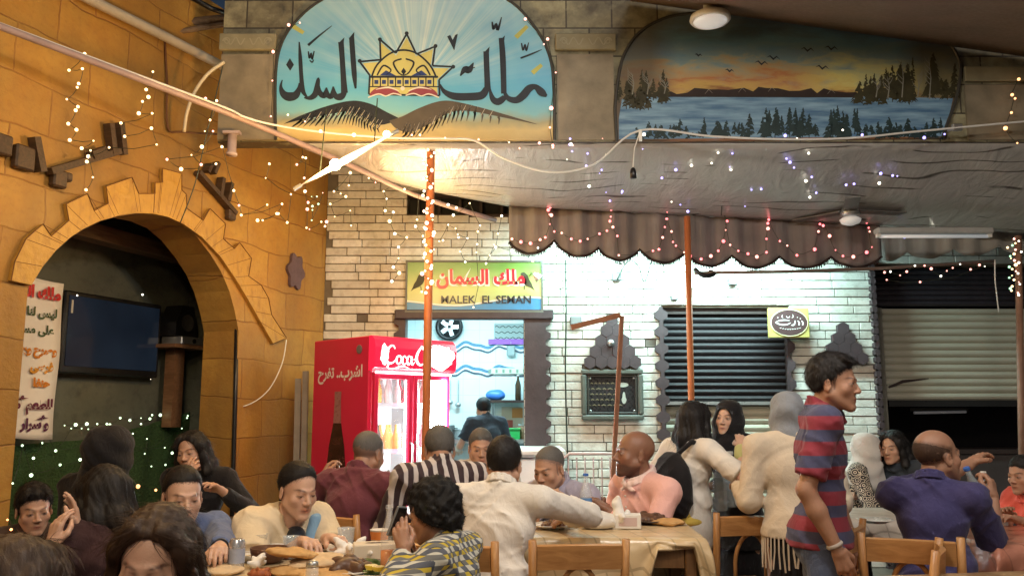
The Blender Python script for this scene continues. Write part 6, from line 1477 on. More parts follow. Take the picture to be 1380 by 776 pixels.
# left side artwork
Ms = Matrix.Translation((-.0015, dep, 0)) @ Matrix.Rotation(R(-90), 4, 'Z') @ Matrix.Rotation(R(90), 4, 'X')   # x runs towards the doors, y up, z outward
M_PW = plain('print_white', (.80, .76, .76), .3)
o = text('slogan', arabic('اشرب.. تفرح'), .12, M_PW, fr, (0, 0, 0), width=dep*.80, bold=.004); o.matrix_basis = Ms @ Matrix.Translation((dep*.50, ft-.29, .001))
g = MB(); bx_ = dep*.48; by = .62
def bot(y0, y1, pr, mt, z, nm):
    g = MB(); L = [(bx_-w_, y) for w_, y in pr]; Rr = [(bx_+w_, y) for w_, y in pr[::-1]]; g.poly(L+Rr, z); return g.build(nm, mt, fr, Ms)
m, t, b = newmat('cola_print'); v = coord(t); t.links.new(ramp(t, noise(t, v, 8, 3), [(.35, (.015, .006, .006)), (.7, (.07, .02, .02))]), b.inputs['Base Color']); b.inputs['Roughness'].default_value = .25
pr = [(.135, by-.35), (.14, by+.0), (.135, by+.18), (.125, by+.36), (.105, by+.5), (.07, by+.62), (.055, by+.68)]; bot(0, 0, pr, m, .001, 'printed_bottle')
pr = [(.055, by+.68), (.05, by+.74), (.044, by+.86), (.046, by+.93)]; bot(0, 0, pr, plain('bottle_neck_print', (.33, .15, .15), .3), .0012, 'printed_bottle_neck')
pr = [(.142, by-.33), (.145, by+.14)]; bot(0, 0, pr, plain('label_red', (.55, .03, .04), .3), .0016, 'printed_label')
script(fr, M_PW, Ms @ Matrix.Translation((bx_, by-.02, .0022)), .27)
g = MB(); g.lathe([(.035, 0), (.035, .006), (.028, .008)], (0, 0, 0), 18); g.build('badge', mat('badge_grey', (.16, .13, .14), .4), fr, Ms @ Matrix.Translation((dep*.84, ft-.10, .001)))
g = MB()
for x in (.08, wdt-.08):
    for y in (.08, dep-.08): g.lathe([(.02, -.001), (.025, .0)], (x, y, 0), 8)
# grey planks leaning behind the fridge
for i, (x, yt) in enumerate(((402, 510), (412, 500))):
    a = W(x, yt, 7.35); b_ = W(x-3, 700, 7.2); b_.z = .0; g = MB(); g.bar((0, 0, 0), a-b_, .05, .02, (0, 1, 0)); o = g.build('leaning_plank', mat('grey_plank', (.24, .21, .17), .7, var=.3), None, Matrix.Translation(b_)); tag(o, ('left' if i == 0 else 'right')+' of two grey planks leaning on the ochre wall beside the red fridge', 'plank')
# kitchen clutter
for i, (x, hh_, mt, lab) in enumerate(((600, .16, M_STEEL, 'tall steel pot'), (622, .11, M_STEEL, 'low steel pot'), (712, .14, MATS['jar_brown'], 'brown crock'))):
    p = W(x, 588, KY+KD-.36); e = empty('cooking_pot', (p.x, p.y, ct+.002), 0, lab+' on the kitchen counter', 'pot'); g = MB(); g.lathe([(.10, 0), (.11, .01), (.11, hh_), (.115, hh_), (.10, hh_*.9), (.002, .02)], (0, 0, 0), 22, cap=False); g.build('pot', mt, e, None, True)
    for s_ in (-1, 1): g = MB(); g.tube([(s_*.11, -.03, hh_*.75), (s_*.14, 0, hh_*.75), (s_*.11, .03, hh_*.75)], .007, 6); g.build('handle', M_BLACK, e)
for i in range(5):
    p = KF.P(*kb(574+11*i, 512), .04); e = empty('hanging_ladle', p, 0, ('first', 'second', 'third', 'fourth', 'last')[i]+' steel ladle from the left on the kitchen wall hooks', 'ladle', 'ladles on the kitchen wall'); g = MB(); g.tube([(0, 0, .0), (0, 0, -.24-.03*(i % 3))], .006, 6); g.build('handle', M_STEEL, e); g = MB(); g.ball((0, -.02, -.27-.03*(i % 3)), .038, 10, 6, (1, .7, .8)); g.build('bowl', M_STEEL, e, None, True)
# ------------------------------------------------------------------ fairy lights
def bulbmesh(r, n=8):
    g = MB(); g.ball((0, 0, 0), r, n, 6); return g
E_WARM = emis('bulb_warm', (1, .66, .30), 3.2); E_PINK = emis('bulb_pink', (1, .34, .28), 2.6); E_RED = emis('bulb_red', (1, .14, .17), 2.6)
E_GRN = emis('bulb_green_white', (.72, 1, .62), 2.4); E_BLU = emis('bulb_blue', (.34, .30, 1), 2.2); E_WHT = emis('bulb_white', (1, .93, .75), 3.4); E_AMB = emis('bulb_amber', (1, .40, .14), 2.8); E_GR2 = emis('bulb_mint', (.35, 1, .55), 1.4)
BM = {}
def bmesh_of(r, mt):
    k = (round(r, 4), mt.name)
    if k not in BM: me = bulbmesh(r).mesh('bulb', True); me.materials.append(mt); BM[k] = me
    return BM[k]
def string(label, pts, mt, r=.011, wire=True, group=None, mts=None, order=True, wr=.0022, jit=.25, wmat=None, sag=0.0):
    """pts: (px, py, Y); one thing, its wire and each bulb"""
    P = [W(*p) for p in pts]; o0 = P[0].copy(); e = empty('fairy_light_string', o0, 0, label, 'fairy lights', group)
    if wire:
        wp = []
        for i in range(len(P)-1):
            a, b_ = P[i], P[i+1]; wp.append(a-o0)
            m_ = (a+b_)/2-o0; m_.z -= (a-b_).length*.06+sag; wp.append(m_+Vector((0, .004, 0)))
        wp.append(P[-1]-o0); g = MB(); g.tube([w+Vector((0, r*.9, r*.4)) for w in wp], wr, 4); g.build('wire', wmat or M_WIRE, e)
    for i, p in enumerate(P):
        rr = .88*r*random.choice((.55, .7, .8, .9, 1, 1.1, 1.35)) if jit else r
        mm_ = mts[i % len(mts)] if mts else mt
        o = bpy.data.objects.new('bulb', bmesh_of(round(rr, 3), mm_)); COL.objects.link(o); o.parent = e; o.location = p-o0
    return e
def rbox(n, x0, x1, y0, y1, Y0, Y1, seed, drops=3):
    """strands that drop: pick a few strands, bulbs spaced down each"""
    rg = random.Random(seed); out = []
    for s in range(drops):
        x = x0+(x1-x0)*(s+.5)/drops+rg.uniform(-6, 6); Y = rg.uniform(Y0, Y1); k = n//drops; pts = []
        for i in range(k): pts.append((x+rg.uniform(-9, 9), y0+(y1-y0)*(i+rg.uniform(.1, .9))/k, Y+rg.uniform(-.03, .03)))
        out.append(pts)
    return out
Yp = lambda px: 4.3+(px)*(5.5-4.3)/300 if px < 300 else 5.5+(px-300)*(7.2-5.5)/368
L1 = [(114, 73), (93, 95), (111, 93), (106, 113), (104, 118), (90, 134), (105, 144), (102, 149), (92, 167), (103, 175), (94, 189), (126, 190), (110, 200), (122, 203), (117, 218)]
string('warm white fairy lights hanging from the overhead pipe nearest the left edge', [(x, y, Yp(114)+.05) for x, y in L1], E_WARM, .0105)
L2 = [(206, 97), (197, 121), (200, 131), (192, 137), (187, 153), (205, 153), (163, 166), (168, 184), (204, 173), (211, 195), (147, 199), (119, 211), (125, 239), (116, 256)]
string('warm fairy lights falling in a loose loop right of the wooden boards', [(x, y, Yp(206)+.05) for x, y in L2], E_WARM, .010)
L3 = [(277, 133), (292, 136), (278, 143), (291, 144), (283, 162), (276, 177), (287, 177), (272, 198), (258, 209), (271, 222), (291, 221), (244, 228), (225, 215), (299, 198), (315, 257), (322, 277), (325, 290)]
string('fairy lights dropping along the thin dark wire above the arch top', [(x, y, Yp(283)+.03) for x, y in L3], E_WARM, .011, mts=[E_PINK, E_WARM, E_WARM])
for i, pts in enumerate(([(363, 221), (358, 240), (392, 262), (387, 300), (375, 288), (347, 297), (354, 297), (373, 288), (380, 275), (325, 290), (360, 276)], [(406, 195), (408, 212), (400, 222), (412, 213), (410, 240), (411, 258), (414, 282), (413, 307), (417, 309), (433, 299), (440, 299), (438, 305)], [(420, 265), (427, 265), (415, 273), (421, 278), (429, 275), (435, 260), (420, 297), (421, 283)], [(470, 250), (472, 233), (450, 258), (459, 261), (466, 265), (445, 275), (451, 292), (472, 284), (473, 304)])):
    string(('first amber strand', 'second strand of pink and amber lights', 'cluster of tiny mint green lights', 'fourth strand of amber lights')[i]+' before the ochre pier left of the brick wall', [(x, y, 6.0+.12*i) for x, y in pts], E_WARM, .0105 if i != 2 else .009, mts=None if i not in (1, 2) else ([E_PINK, E_WARM] if i == 1 else [E_GR2, E_GR2, E_PINK]))
MB_ = [(388, 157), (411, 166), (432, 179), (477, 184), (520, 181), (555, 184), (566, 184), (600, 188), (645, 190), (686, 194), (727, 195), (745, 201)]
string('pinkish lights spaced along the white cable under the calligraphy mural', [(x, y-2, 5.72) for x, y in MB_], E_PINK, .012, wire=False, mts=[E_WARM, E_PINK, E_PINK])
SD = [(404, 31), (389, 34), (368, 70), (367, 109), (365, 157)]
string('pink lights down the left edge of the calligraphy mural', [(x, y, 5.9) for x, y in SD], E_PINK, .012)
string('pink lights down the right edge of the calligraphy mural', [(x, y, 5.9) for x, y in [(708, 26), (738, 53), (749, 98), (743, 146), (741, 172), (745, 196)]], E_PINK, .013)
seq = [[(543, 236), (517, 258), (521, 268), (519, 284), (530, 286), (525, 298), (532, 315), (548, 320), (537, 333), (537, 348), (530, 360), (538, 368), (528, 379)],
       [(566, 225), (562, 296), (560, 305), (570, 318), (597, 324), (592, 325), (604, 303), (614, 308), (618, 320), (617, 316), (630, 321), (620, 339), (627, 353)],
       [(604, 276), (615, 280), (611, 290), (633, 274), (647, 304), (644, 312), (643, 329), (642, 340), (645, 383), (638, 414)],
       [(676, 291), (671, 315), (668, 333), (660, 344), (655, 355), (666, 330), (690, 338), (740, 342), (725, 334), (718, 352)]]
for i, pts in enumerate(seq):
    string(('leftmost warm strand', 'second warm strand', 'third warm strand', 'rightmost warm strand')[i]+' of icicle lights before the green shop sign', [(x, y, 6.55+.1*i) for x, y in pts], E_WARM, .0115, mts=[E_WHT, E_WARM])
rg = random.Random(11)
wrap = [(577+7*math.sin(i*1.25)+rg.uniform(-2, 2), 202+i*4.3+rg.uniform(-2, 2), 6.07) for i in range(46)]
string('dense warm lights wrapped round the orange pole before the sign', wrap, E_WARM, .0125, mts=[E_WARM, E_WHT, E_WARM, E_PINK])
string('small dim lights scattered along the pipe end above the shop sign', [(479, 200, 6.3), (484, 216, 6.35), (497, 240, 6.5), (506, 246, 6.5), (519, 232, 6.5), (545, 255, 6.6), (575, 240, 6.6)], E_GR2, .009, mts=[E_PINK, E_GR2, E_WARM])
# red lights following the scallops
rp = []
for (x, y) in ((690, 322), (702, 326), (715, 328), (728, 323), (735, 320), (741, 302), (743, 290), (739, 283), (747, 312), (757, 314), (770, 322), (782, 325), (792, 322), (808, 315), (818, 311), (826, 306), (822, 298), (832, 318), (834, 344), (880, 338), (888, 336), (893, 320), (896, 306), (899, 295), (905, 312), (907, 326), (911, 331), (922, 340), (930, 345), (945, 349), (958, 345), (968, 338), (975, 325), (978, 310), (980, 298), (976, 288), (984, 330), (995, 338), (1008, 342), (1020, 346), (1033, 340), (1033, 322), (1035, 308), (1036, 296), (1051, 325), (1061, 331), (1074, 344), (1098, 336), (1103, 312), (1105, 302), (1108, 290), (1118, 318), (1126, 337), (1136, 345), (1150, 346), (1168, 340), (1175, 333), (1172, 312), (1168, 300)):
    rp.append((x, y, 7.13))
string('red and pink lights looped along the scalloped valance', rp, E_RED, .0125, mts=[E_PINK, E_RED, E_RED])
rg = random.Random(4)
for i, (x, lab) in enumerate(((742, 'first'), (822, 'second'), (899, 'third'), (978, 'fourth'), (1036, 'fifth'), (1108, 'sixth'), (1170, 'rightmost'))):
    string(lab+' short vertical string of red lights from the left over the valance', [(x+rg.uniform(-2, 2), 262+i*3+k*9, 7.12) for k in range(4)], E_RED, .010)
bl = [(768, 195), (771, 204), (764, 215), (808, 234), (792, 207), (794, 251), (822, 271), (838, 260), (862, 183), (866, 201), (892, 240), (905, 272), (917, 276), (927, 285), (959, 220), (1004, 278), (1026, 255), (985, 229), (1060, 214), (1070, 226), (1086, 244), (1100, 260), (1151, 248), (1185, 247), (1162, 182), (1187, 234), (1074, 187), (987, 207), (1219, 320), (1258, 311), (1273, 181)]
def canY(x, y):
    d = ray(x, y)
    for k in range(120):
        Yq = 7.16-k*.0095; p = W(x, y, Yq); c_ = (Yq-FY-.02)/(VY-FY-.02)
        L0, L1_ = n0, f0; zc = (n0[1].z*(1-c_)+(f0[0].z+(f0[1].z-f0[0].z)*max(0, (x-683)/437))*c_)-.09*math.sin(math.pi*max(0, c_))
        if p.z < zc-.03: return Yq
    return 6.05
string('tiny blue and white lights scattered under the brown canopy', [(x, y, canY(x, y) if y > 196 else 5.9) for x, y in bl+[(x_+rg.uniform(-30, 30), y_+rg.uniform(-12, 12)) for x_, y_ in bl if y_ < 262]], E_BLU, .0105, wire=False, mts=[E_BLU, E_BLU, E_WHT])
gs = [(17, 651), (30, 600), (42, 640), (45, 617), (57, 596), (62, 587), (75, 607), (96, 577), (110, 577), (87, 573), (102, 572), (117, 571), (119, 578), (131, 571), (144, 571), (148, 572), (162, 563), (175, 566), (190, 563), (202, 564), (190, 571), (205, 559), (216, 559), (230, 556), (253, 560), (252, 563), (264, 556), (271, 553), (278, 548)]
Yg = lambda x: alY(x)
def alY(x): q = AL.hit(x, 590, .14); return AL.P(q[0], q[1], .14).y
string('green-white lights along the top of the green backdrop', [(x, y, alY(x)) for x, y in gs], E_GRN, .011)
g2 = [(57, 597), (75, 607), (114, 597), (108, 619), (81, 626), (42, 640), (179, 584), (198, 591), (195, 611), (204, 628), (223, 626), (232, 610), (243, 592), (245, 577), (162, 614), (170, 622), (176, 600), (222, 603)]
string('scattered green-white lights over the lower green backdrop', [(x, y, alY(x)-.01) for x, y in g2], E_GRN, .0105, wr=.0015)
g3 = [(280, 548), (284, 562), (285, 572), (277, 582), (278, 582), (280, 592), (283, 552), (15, 712), (80, 651), (171, 656), (185, 655)]
string('amber lights down the right edge of the recess', [(x, y, alY(x)-.02) for x, y in g3[:7]], E_AMB, .012)
string('amber lights low behind the diners at the recess sill', [(x, y, alY(x)-.03) for x, y in ((80, 652), (171, 657), (186, 655), (210, 660))], E_AMB, .014)
string('single amber lights by the boy at the left edge', [(15, 713, 3.9), (10, 700, 3.95), (22, 721, 3.9)], E_AMB, .010)
string('few white lights on the television and recess wall', [(104, 398, alY(104)-.2), (192, 397, alY(192)-.2), (264, 407, alY(264)), (286, 410, alY(286)), (203, 511, alY(203)-.1)], E_WHT, .007, wr=.001)
rb = [(1192, 367), (1200, 366), (1213, 371), (1222, 366), (1233, 358), (1246, 358), (1255, 362), (1268, 372), (1276, 365), (1284, 361), (1294, 356), (1308, 363), (1320, 357), (1327, 359), (1240, 380), (1195, 377)]
string('pinkish lights strung along the thin rod before the beige shutter', [(x, y, 6.86) for x, y in rb], E_PINK, .0105, mts=[E_PINK, E_WHT, E_PINK])
rg = random.Random(9)
string('coloured lights wrapped round the pole at the right edge', [(1367+7*math.sin(i*1.3)+rg.uniform(-3, 3), 322+i*2.9, 6.54) for i in range(27)], E_WHT, .011, mts=[E_PINK, E_WHT, E_WARM, E_GR2, E_WARM])
string('orange-red lights down the fascia at the far right', [(x, y, 5.9) for x, y in [(1373, 107), (1364, 128), (1368, 133), (1363, 152), (1355, 173), (1371, 193)]], E_AMB, .0125)
string('faint warm lights by the second mural lower left', [(733, 60, 5.9), (772, 196, 5.92), (700, 200, 5.92), (812, 187, 5.92)], E_PINK, .009, wire=False)
# ------------------------------------------------------------------ the lamps that light the place
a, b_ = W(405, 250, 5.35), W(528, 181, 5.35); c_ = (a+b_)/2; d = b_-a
e = empty('flare_streak', c_, 0, 'lens flare modelled as a glowing streak between the ochre wall and the calligraphy mural', 'lamp')  # lens flare rebuilt as a glowing shape; only the bulbs are lamps
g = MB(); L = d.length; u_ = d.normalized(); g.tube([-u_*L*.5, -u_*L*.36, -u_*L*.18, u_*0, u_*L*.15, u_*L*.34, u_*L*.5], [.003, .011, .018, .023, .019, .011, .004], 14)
m, t, b = newmat('flare_fade'); sx = t.nodes.new('ShaderNodeVectorMath'); sx.operation = 'LENGTH'; t.links.new(coord(t), sx.inputs[0]); fr_ = math_n(t, 'DIVIDE', sx.outputs['Value'], L*.5)
t.links.new(ramp(t, fr_, [(.0, (1, .80, .42)), (.45, (1, .62, .22)), (.8, (1, .42, .08)), (1, (.8, .26, .03))]), b.inputs['Emission Color']); t.links.new(math_n(t, 'MULTIPLY', ramp(t, fr_, [(0, 1), (.22, .36), (.5, .20), (.8, .10), (1, .05)]), 5), b.inputs['Emission Strength']); m.cycles.emission_sampling = 'NONE'  # glow fades along the flare streak into the wall's orange
g.build('lamp_tube', m, e, None, True)  # tapered flare shape, not a real tube
g = MB(); g.tube([-u_*L*.5-u_*.05, -u_*L*.49], .014, 8); g.tube([u_*L*.49, u_*L*.5+u_*.05], .014, 8); g.build('end_cap', M_STEEL, e)
g = MB(); g.tube([u_*L*.3+Vector((0, .02, 0)), u_*L*.3+Vector((0, .1, .35))], .004, 5); g.tube([-u_*L*.3+Vector((0, .02, 0)), -u_*L*.3+Vector((0, .15, .5))], .004, 5); g.build('wire', M_WIRE, e)
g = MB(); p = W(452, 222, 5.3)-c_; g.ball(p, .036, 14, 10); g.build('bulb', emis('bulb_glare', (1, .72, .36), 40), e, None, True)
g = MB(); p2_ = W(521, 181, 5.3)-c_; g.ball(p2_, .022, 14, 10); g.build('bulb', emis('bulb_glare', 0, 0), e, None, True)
def plight(name, loc, en, col, rad, parent=None):
    l = bpy.data.lights.new(name, 'POINT'); l.energy = en; l.color = col; l.shadow_soft_size = rad; l.specular_factor = .0 if 'glow' in name else 1; o = bpy.data.objects.new(name, l); COL.objects.link(o)
    if parent: o.parent = parent; o.location = Vector(loc)-parent.location
    else: o.location = loc
    return o
plight('streak_lamp_light', c_+Vector((-.05, -.12, -.05)), 64, (1, .57, .19), .10, e)
_st = [o for o in SC.objects if o.name.startswith('fairy_light_string')]
plight('icicle_glow', W(560, 320, 6.6), 42, (1, .66, .28), .35, [o for o in _st if o['label'].startswith('third warm strand')][0])
plight('pole_glow', W(560, 330, 6.0), 7, (1, .62, .3), .2, [o for o in _st if o['label'].startswith('dense warm')][0])
def pendant(loc, label, en, col, r=.05, wide=.2, drop=.7):  # unseen pendants above the frame, assumed from the light on diners and murals
    e = empty('assumed_pendant_lamp', loc, 0, label, 'lamp'); g = MB(); g.lathe([(.02, .16), (.03, .12), (wide*.6, .06), (wide, -.02), (wide*.98, -.03), (wide*.58, .045), (.02, .1)], (0, 0, 0), 26, cap=False); g.build('shade', M_WHITE, e, None, True)
    g = MB(); g.ball((0, 0, -.02), r, 14, 10); g.build('bulb', emis('assumed_pendant_bulb', (1, .85, .62), 9), e, None, True); g = MB(); g.tube([(0, 0, .15), (0, 0, drop)], .006, 6); g.build('cord', M_CABLE, e)
    plight('assumed_pendant_light', Vector(loc)+Vector((0, 0, -.10)), en, col, .12, e)
pendant((-1.5, 2.6, 3.45), 'assumed left pendant lamp over the front diners', 74, (1, .66, .29))
pendant((.55, 2.9, 3.55), 'assumed middle pendant lamp over the front tables', 125, (1, .93, .84))
pendant((-.7, .35, 3.1), 'added rear pendant lamp, assumed above the photographer', 80, (1, .72, .46))  # unseen lamp added to light the faces turned to the camera
pendant((2.3, 2.6, 3.5), 'assumed right pendant lamp over the right tables', 70, (1, .90, .80))
# cold fluorescent tubes assumed behind the valance, out of sight
def assumed_coldtube(px, py, Y, ln, en, label, strength=22):
    p = W(px, py, Y); e = empty('assumed_fluorescent_lamp', p, 0, label, 'lamp'); g = MB(); g.box((0, .03, .035), (ln+.06, .07, .04), bev=.008); g.build('housing', M_WHITE, e); g = MB(); g.tube([(-ln/2, 0, 0), (ln/2, 0, 0)], .014, 10); g.build('lamp_tube', emis('tube_cold', 0, 0), e, None, True)
    g = MB()
    for s_ in (-1, 1): g.tube([(s_*ln*.4, .03, .05), (s_*ln*.4, .03, .35)], .004, 5)
    g.build('hanger', M_WIRE, e)
    l = bpy.data.lights.new('fluorescent', 'AREA'); l.shape = 'RECTANGLE'; l.size = ln; l.size_y = .08; l.energy = en; l.color = (.60, .95, .93); o = bpy.data.objects.new('fluorescent', l); COL.objects.link(o); o.parent = e; o.location = (0, .0, -.04); o.rotation_euler = (R(32), 0, 0)
assumed_coldtube(1000, 318, 7.42, 1.2, 68, 'assumed fluorescent tube hidden behind the scalloped valance')
assumed_coldtube(800, 312, 7.5, .9, 34, 'assumed second fluorescent tube hidden behind the left part of the valance')
# ------------------------------------------------------------------ clothes
def stripes(name, a, b_, freq, axis=2, duty=.5, extra=None, plaid=False, thin=0):
    m, t, bs = newmat(name); v = coord(t); sx = t.nodes.new('ShaderNodeSeparateXYZ'); t.links.new(v, sx.inputs[0])
    def band(ax, f, d, ph=0): return ramp(t, math_n(t, 'FRACT', math_n(t, 'MULTIPLY_ADD', ax, f, ph)), [(d, 0), (d+.04, 1)])
    ax = sx.outputs[axis] if axis < 3 else math_n(t, 'ADD', sx.outputs[0], math_n(t, 'MULTIPLY', sx.outputs[1], .8 if plaid else .35))
    f = band(ax, freq, duty); c = mixc(t, f, a, b_)
    if plaid:
        g = band(sx.outputs[2], freq, duty, .3); c = mixc(t, math_n(t, 'MULTIPLY', g, .8), c, (.03, .035, .05)); h = band(ax, freq, .42, .55); k = band(sx.outputs[2], freq, .42, .8)
        c = mixc(t, math_n(t, 'MULTIPLY', math_n(t, 'SUBTRACT', 1, h), math_n(t, 'SUBTRACT', 1, k)), c, extra)
    c = mixc(t, math_n(t, 'MULTIPLY', noise(t, v, 14, 3), .18), c, (.02, .02, .02)); t.links.new(c, bs.inputs['Base Color'])
    bs.inputs['Roughness'].default_value = .85; bs.inputs['Sheen Weight'].default_value = .1
    bump(t, bs, math_n(t, 'ADD', noise(t, coord(t, (1, 1, .6)), 26, 3, .5, 1.2), math_n(t, 'MULTIPLY', noise(t, v, 420, 2), .3)), .3, .012); return m
C_TEE = stripes('striped_tee', (.26, .025, .045), (.055, .06, .13), 9.2, 2, .52)
C_BW = stripes('black_white_stripes', (.035, .018, .025), (.62, .58, .58), 19, 3, .55)
C_PLAID = stripes('plaid_shirt', (.66, .64, .54), (.10, .11, .14), 27, 3, .5, (.62, .46, .04), True)
C_WHITE = cloth('white_shirt', (.74, .70, .64)); C_CREAM = cloth('cream_knit', (.66, .56, .43), weave=240, bs=.22); C_PINK = cloth('pink_shirt', (.78, .46, .42))
C_LAV = cloth('lavender_shirt', (.38, .36, .46)); C_MAROON = cloth('maroon_shirt', (.14, .04, .055)); C_BLUE = cloth('blue_shirt', (.10, .14, .27)); C_POLO = cloth('indigo_polo', (.05, .045, .13), weave=260)
C_BLACK = cloth('black_cloth', (.013, .012, .014), sheen=.1); C_DKM = cloth('dark_plum', (.04, .018, .02)); C_GREY = cloth('grey_check', (.46, .42, .38)); C_CARD = cloth('ivory_cardigan', (.70, .58, .40)); C_NAVY = cloth('navy_top', (.014, .017, .028))
C_GSCARF = cloth('grey_scarf', (.25, .27, .30), weave=200); C_WSCARF = cloth('white_scarf', (.55, .52, .49)); C_CORAL = cloth('coral_top', (.72, .13, .10)); C_JEAN = cloth('blue_jeans', (.10, .13, .22), weave=300, bs=.4); C_TROU = cloth('dark_trousers', (.022, .02, .024)); C_DTEE = cloth('smoke_tee', (.035, .045, .06)); C_YEL = cloth('yellow_hem', (.66, .48, .10))
C_SKY = cloth('sky_lapel', (.22, .38, .55)); C_DSHIRT = cloth('dark_brown_shirt', (.05, .03, .022))
def pattern_mat():
    m, t, b = newmat('lace_print'); v = coord(t); vo = t.nodes.new('ShaderNodeTexVoronoi'); vo.inputs['Scale'].default_value = 22; t.links.new(v, vo.inputs['Vector'])
    t.links.new(ramp(t, math_n(t, 'SINE', math_n(t, 'MULTIPLY', vo.outputs['Distance'], 26)), [(.45, (.02, .018, .02)), (.6, (.60, .52, .42))]), b.inputs['Base Color']); b.inputs['Roughness'].default_value = .85; return m
C_LACE = pattern_mat()
px = lambda x, y, Y: ('px', x, y, Y)
SIT = dict(bottom=C_TROU)
# ------------------------------------------------------------------ people, back to front
p_cook = person('cook in a dark tee with his back turned in the lit kitchen', (651, 551), 9.15, 205, .95, hair='short', nod=18, top=C_DTEE, sleeve=.7, pose='stand', bottom=C_TROU, armL=(-.2, .38, 1.0), armR=(.2, .38, 1.0), lean=.1)
p_scarfw = person('woman in a white headscarf and lace-patterned top sitting far back at the right', (1171, 606), 6.3, 62, .95, 'female', 'tan', None, nod=6, top=C_LACE, hij=dict(long=.27), hijmat=C_WSCARF, **SIT)
p_friend = person('dark-haired person leaning close to the woman in the white headscarf', (1203, 603), 6.25, -52, .95, 'female', 'tan', 'bob', nod=8, top=C_DTEE, **SIT)
p_hij = person('smiling woman in a black headscarf and black dress facing the greeting arm', (981, 564), 5.55, -38, .93, 'female', 'fair', None, nod=0, tilt=-4, top=C_BLACK, hij=dict(long=.30), hijmat=C_BLACK, pose='stand', bottom=C_BLACK, skirt=True, eyes='open', lips=(.46, .22, .18), armR=px(1010, 660, 5.35), armL=px(958, 655, 5.3), hem=.2)
p_greet = person('woman with long black hair and black bag stretching an arm in greeting', (937, 568), 5.2, 118, .96, 'female', 'fair', 'longback', yaw=-6, nod=2, top=C_WHITE, pose='stand', bottom=C_BLACK, skirt=True, lean=.02, hem=.06, armR=px(1000, 602, 5.02), armL=(-.22, .15, .85), poleR=(.5, -.2, -.5), sleeve=.9, palmL=(0, 0, -1), collar=False, shirt_name='blouse')
p_grey = person('grey-haired man in a pale grey check shirt facing the camera at the middle table', (648, 603), 5.65, 6, 1.0, 'male', 'tan', 'grey_short', H_GREY, nod=12, top=C_GREY, collar_m=C_GREY, armR=(.14, .34, .84), armL=(-.16, .34, .84), **SIT)
p_lav = person('man in a lavender shirt with cropped grey hair raising hands to his mouth', (740, 631), 4.95, -38, 1.04, 'male', 'tan', 'shaved', H_GREY, nod=20, top=C_LAV, collar_m=C_LAV, armR=px(722, 690, 4.68), armL=px(758, 690, 4.64), palmL=(.5, -.6, .4), palmR=(-.5, -.6, .3), curlL=.9, curlR=.9, handdirL=(.5, .1, .8), handdirR=(-.2, .1, .9), lean=.14, **SIT)
p_pink = person('bald bearded man in a pink shirt in profile at the end of the middle table', (854, 611), 4.98, -64, 1.12, 'male', 'dark', None, nod=-1, top=C_PINK, collar_m=cloth('pale_pink_collar', (.80, .62, .58)), beard=.85, eyes='open', yaw=14, armL=px(820, 688, 4.76), armR=px(810, 684, 5.05), palmL=(0, 0, -1), palmR=(0, 0, -1), curlL=.8, curlR=.8, lean=.03, sleeve=1.0, belly=1.3, width=1.14, **SIT)
p_mar = person('man in a maroon shirt seen from behind before the fridge', (497, 611), 4.95, 152, 1.06, 'male', 'brown', 'shaved', H_GREY, nod=18, top=C_MAROON, armL=px(434, 645, 5.1), armR=px(540, 694, 5.1), poleL=(-.6, -.1, -.7), handdirL=(.1, .5, .8), palmL=(.7, .5, 0), lean=.12, belly=1.15, width=1.06, curlL=1.0, **SIT)
p_str = person('man in a black and white striped shirt bending over the middle table', (592, 606), 4.75, 192, 1.04, 'male', 'brown', 'grey_short', H_GREY, nod=30, top=C_BW, lean=.16, armR=px(628, 690, 5.0), armL=px(545, 698, 4.9), width=1.08, belly=1.1, **SIT)
p_white = person('dark-haired man in a white shirt from behind, arm along the table', (680, 625), 4.0, 163, .98, 'male', 'tan', 'short', nod=14, yaw=-4, top=C_WHITE, collar_m=C_WHITE, sleeve=1.0, armR=px(764, 698, 4.24), armL=px(655, 705, 4.4), poleR=(.7, -.2, .0), lean=.12, width=1.1, belly=1.1, wamp=.006, **SIT)
p_cream = person('woman in a grey headscarf and long cream cardigan seen from behind', (1061, 560), 4.65, 172, .99, 'female', 'tan', None, nod=6, top=C_CREAM, hij=dict(long=.14), hijmat=C_GSCARF, pose='stand', bottom=C_BLACK, skirt=True, hem=.1, hemz=.75, armL=(-.25, .28, .97), armR=(.25, .28, .97), poleL=(-.15, -.4, -1), poleR=(.15, -.4, -1), loose=.006, wamp=.0035, shirt_name='cardigan', collar=False)
p_polo = person('balding man in an indigo polo shirt drinking at the right-hand table', (1264, 614), 4.2, 150, 1.08, 'male', 'brown', 'bald', H_SHAVE, nod=-2, yaw=46, top=C_POLO, collar_m=C_POLO, sleeve=.85, armR=px(1338, 672, 4.34), armL=px(1312, 622, 4.5), poleR=(.1, -.2, -1), handdirR=(.0, .25, 1), palmR=(-1, .3, 0), handdirL=(.3, .6, .3), palmL=(0, -.4, -.8), curlR=1.1, curlL=.7, poleL=(-.2, .3, -1), belly=1.15, width=.92, lean=.05, eyes='open', **SIT)
p_child = person('small child in a coral top at the right edge', (1378, 640), 4.9, -70, .86, 'child', 'brown', 'short', nod=8, top=C_CORAL, sleeve=.5, armR=px(1356, 694, 4.8), armL=px(1372, 700, 4.6), width=.85, belly=.85, **SIT)
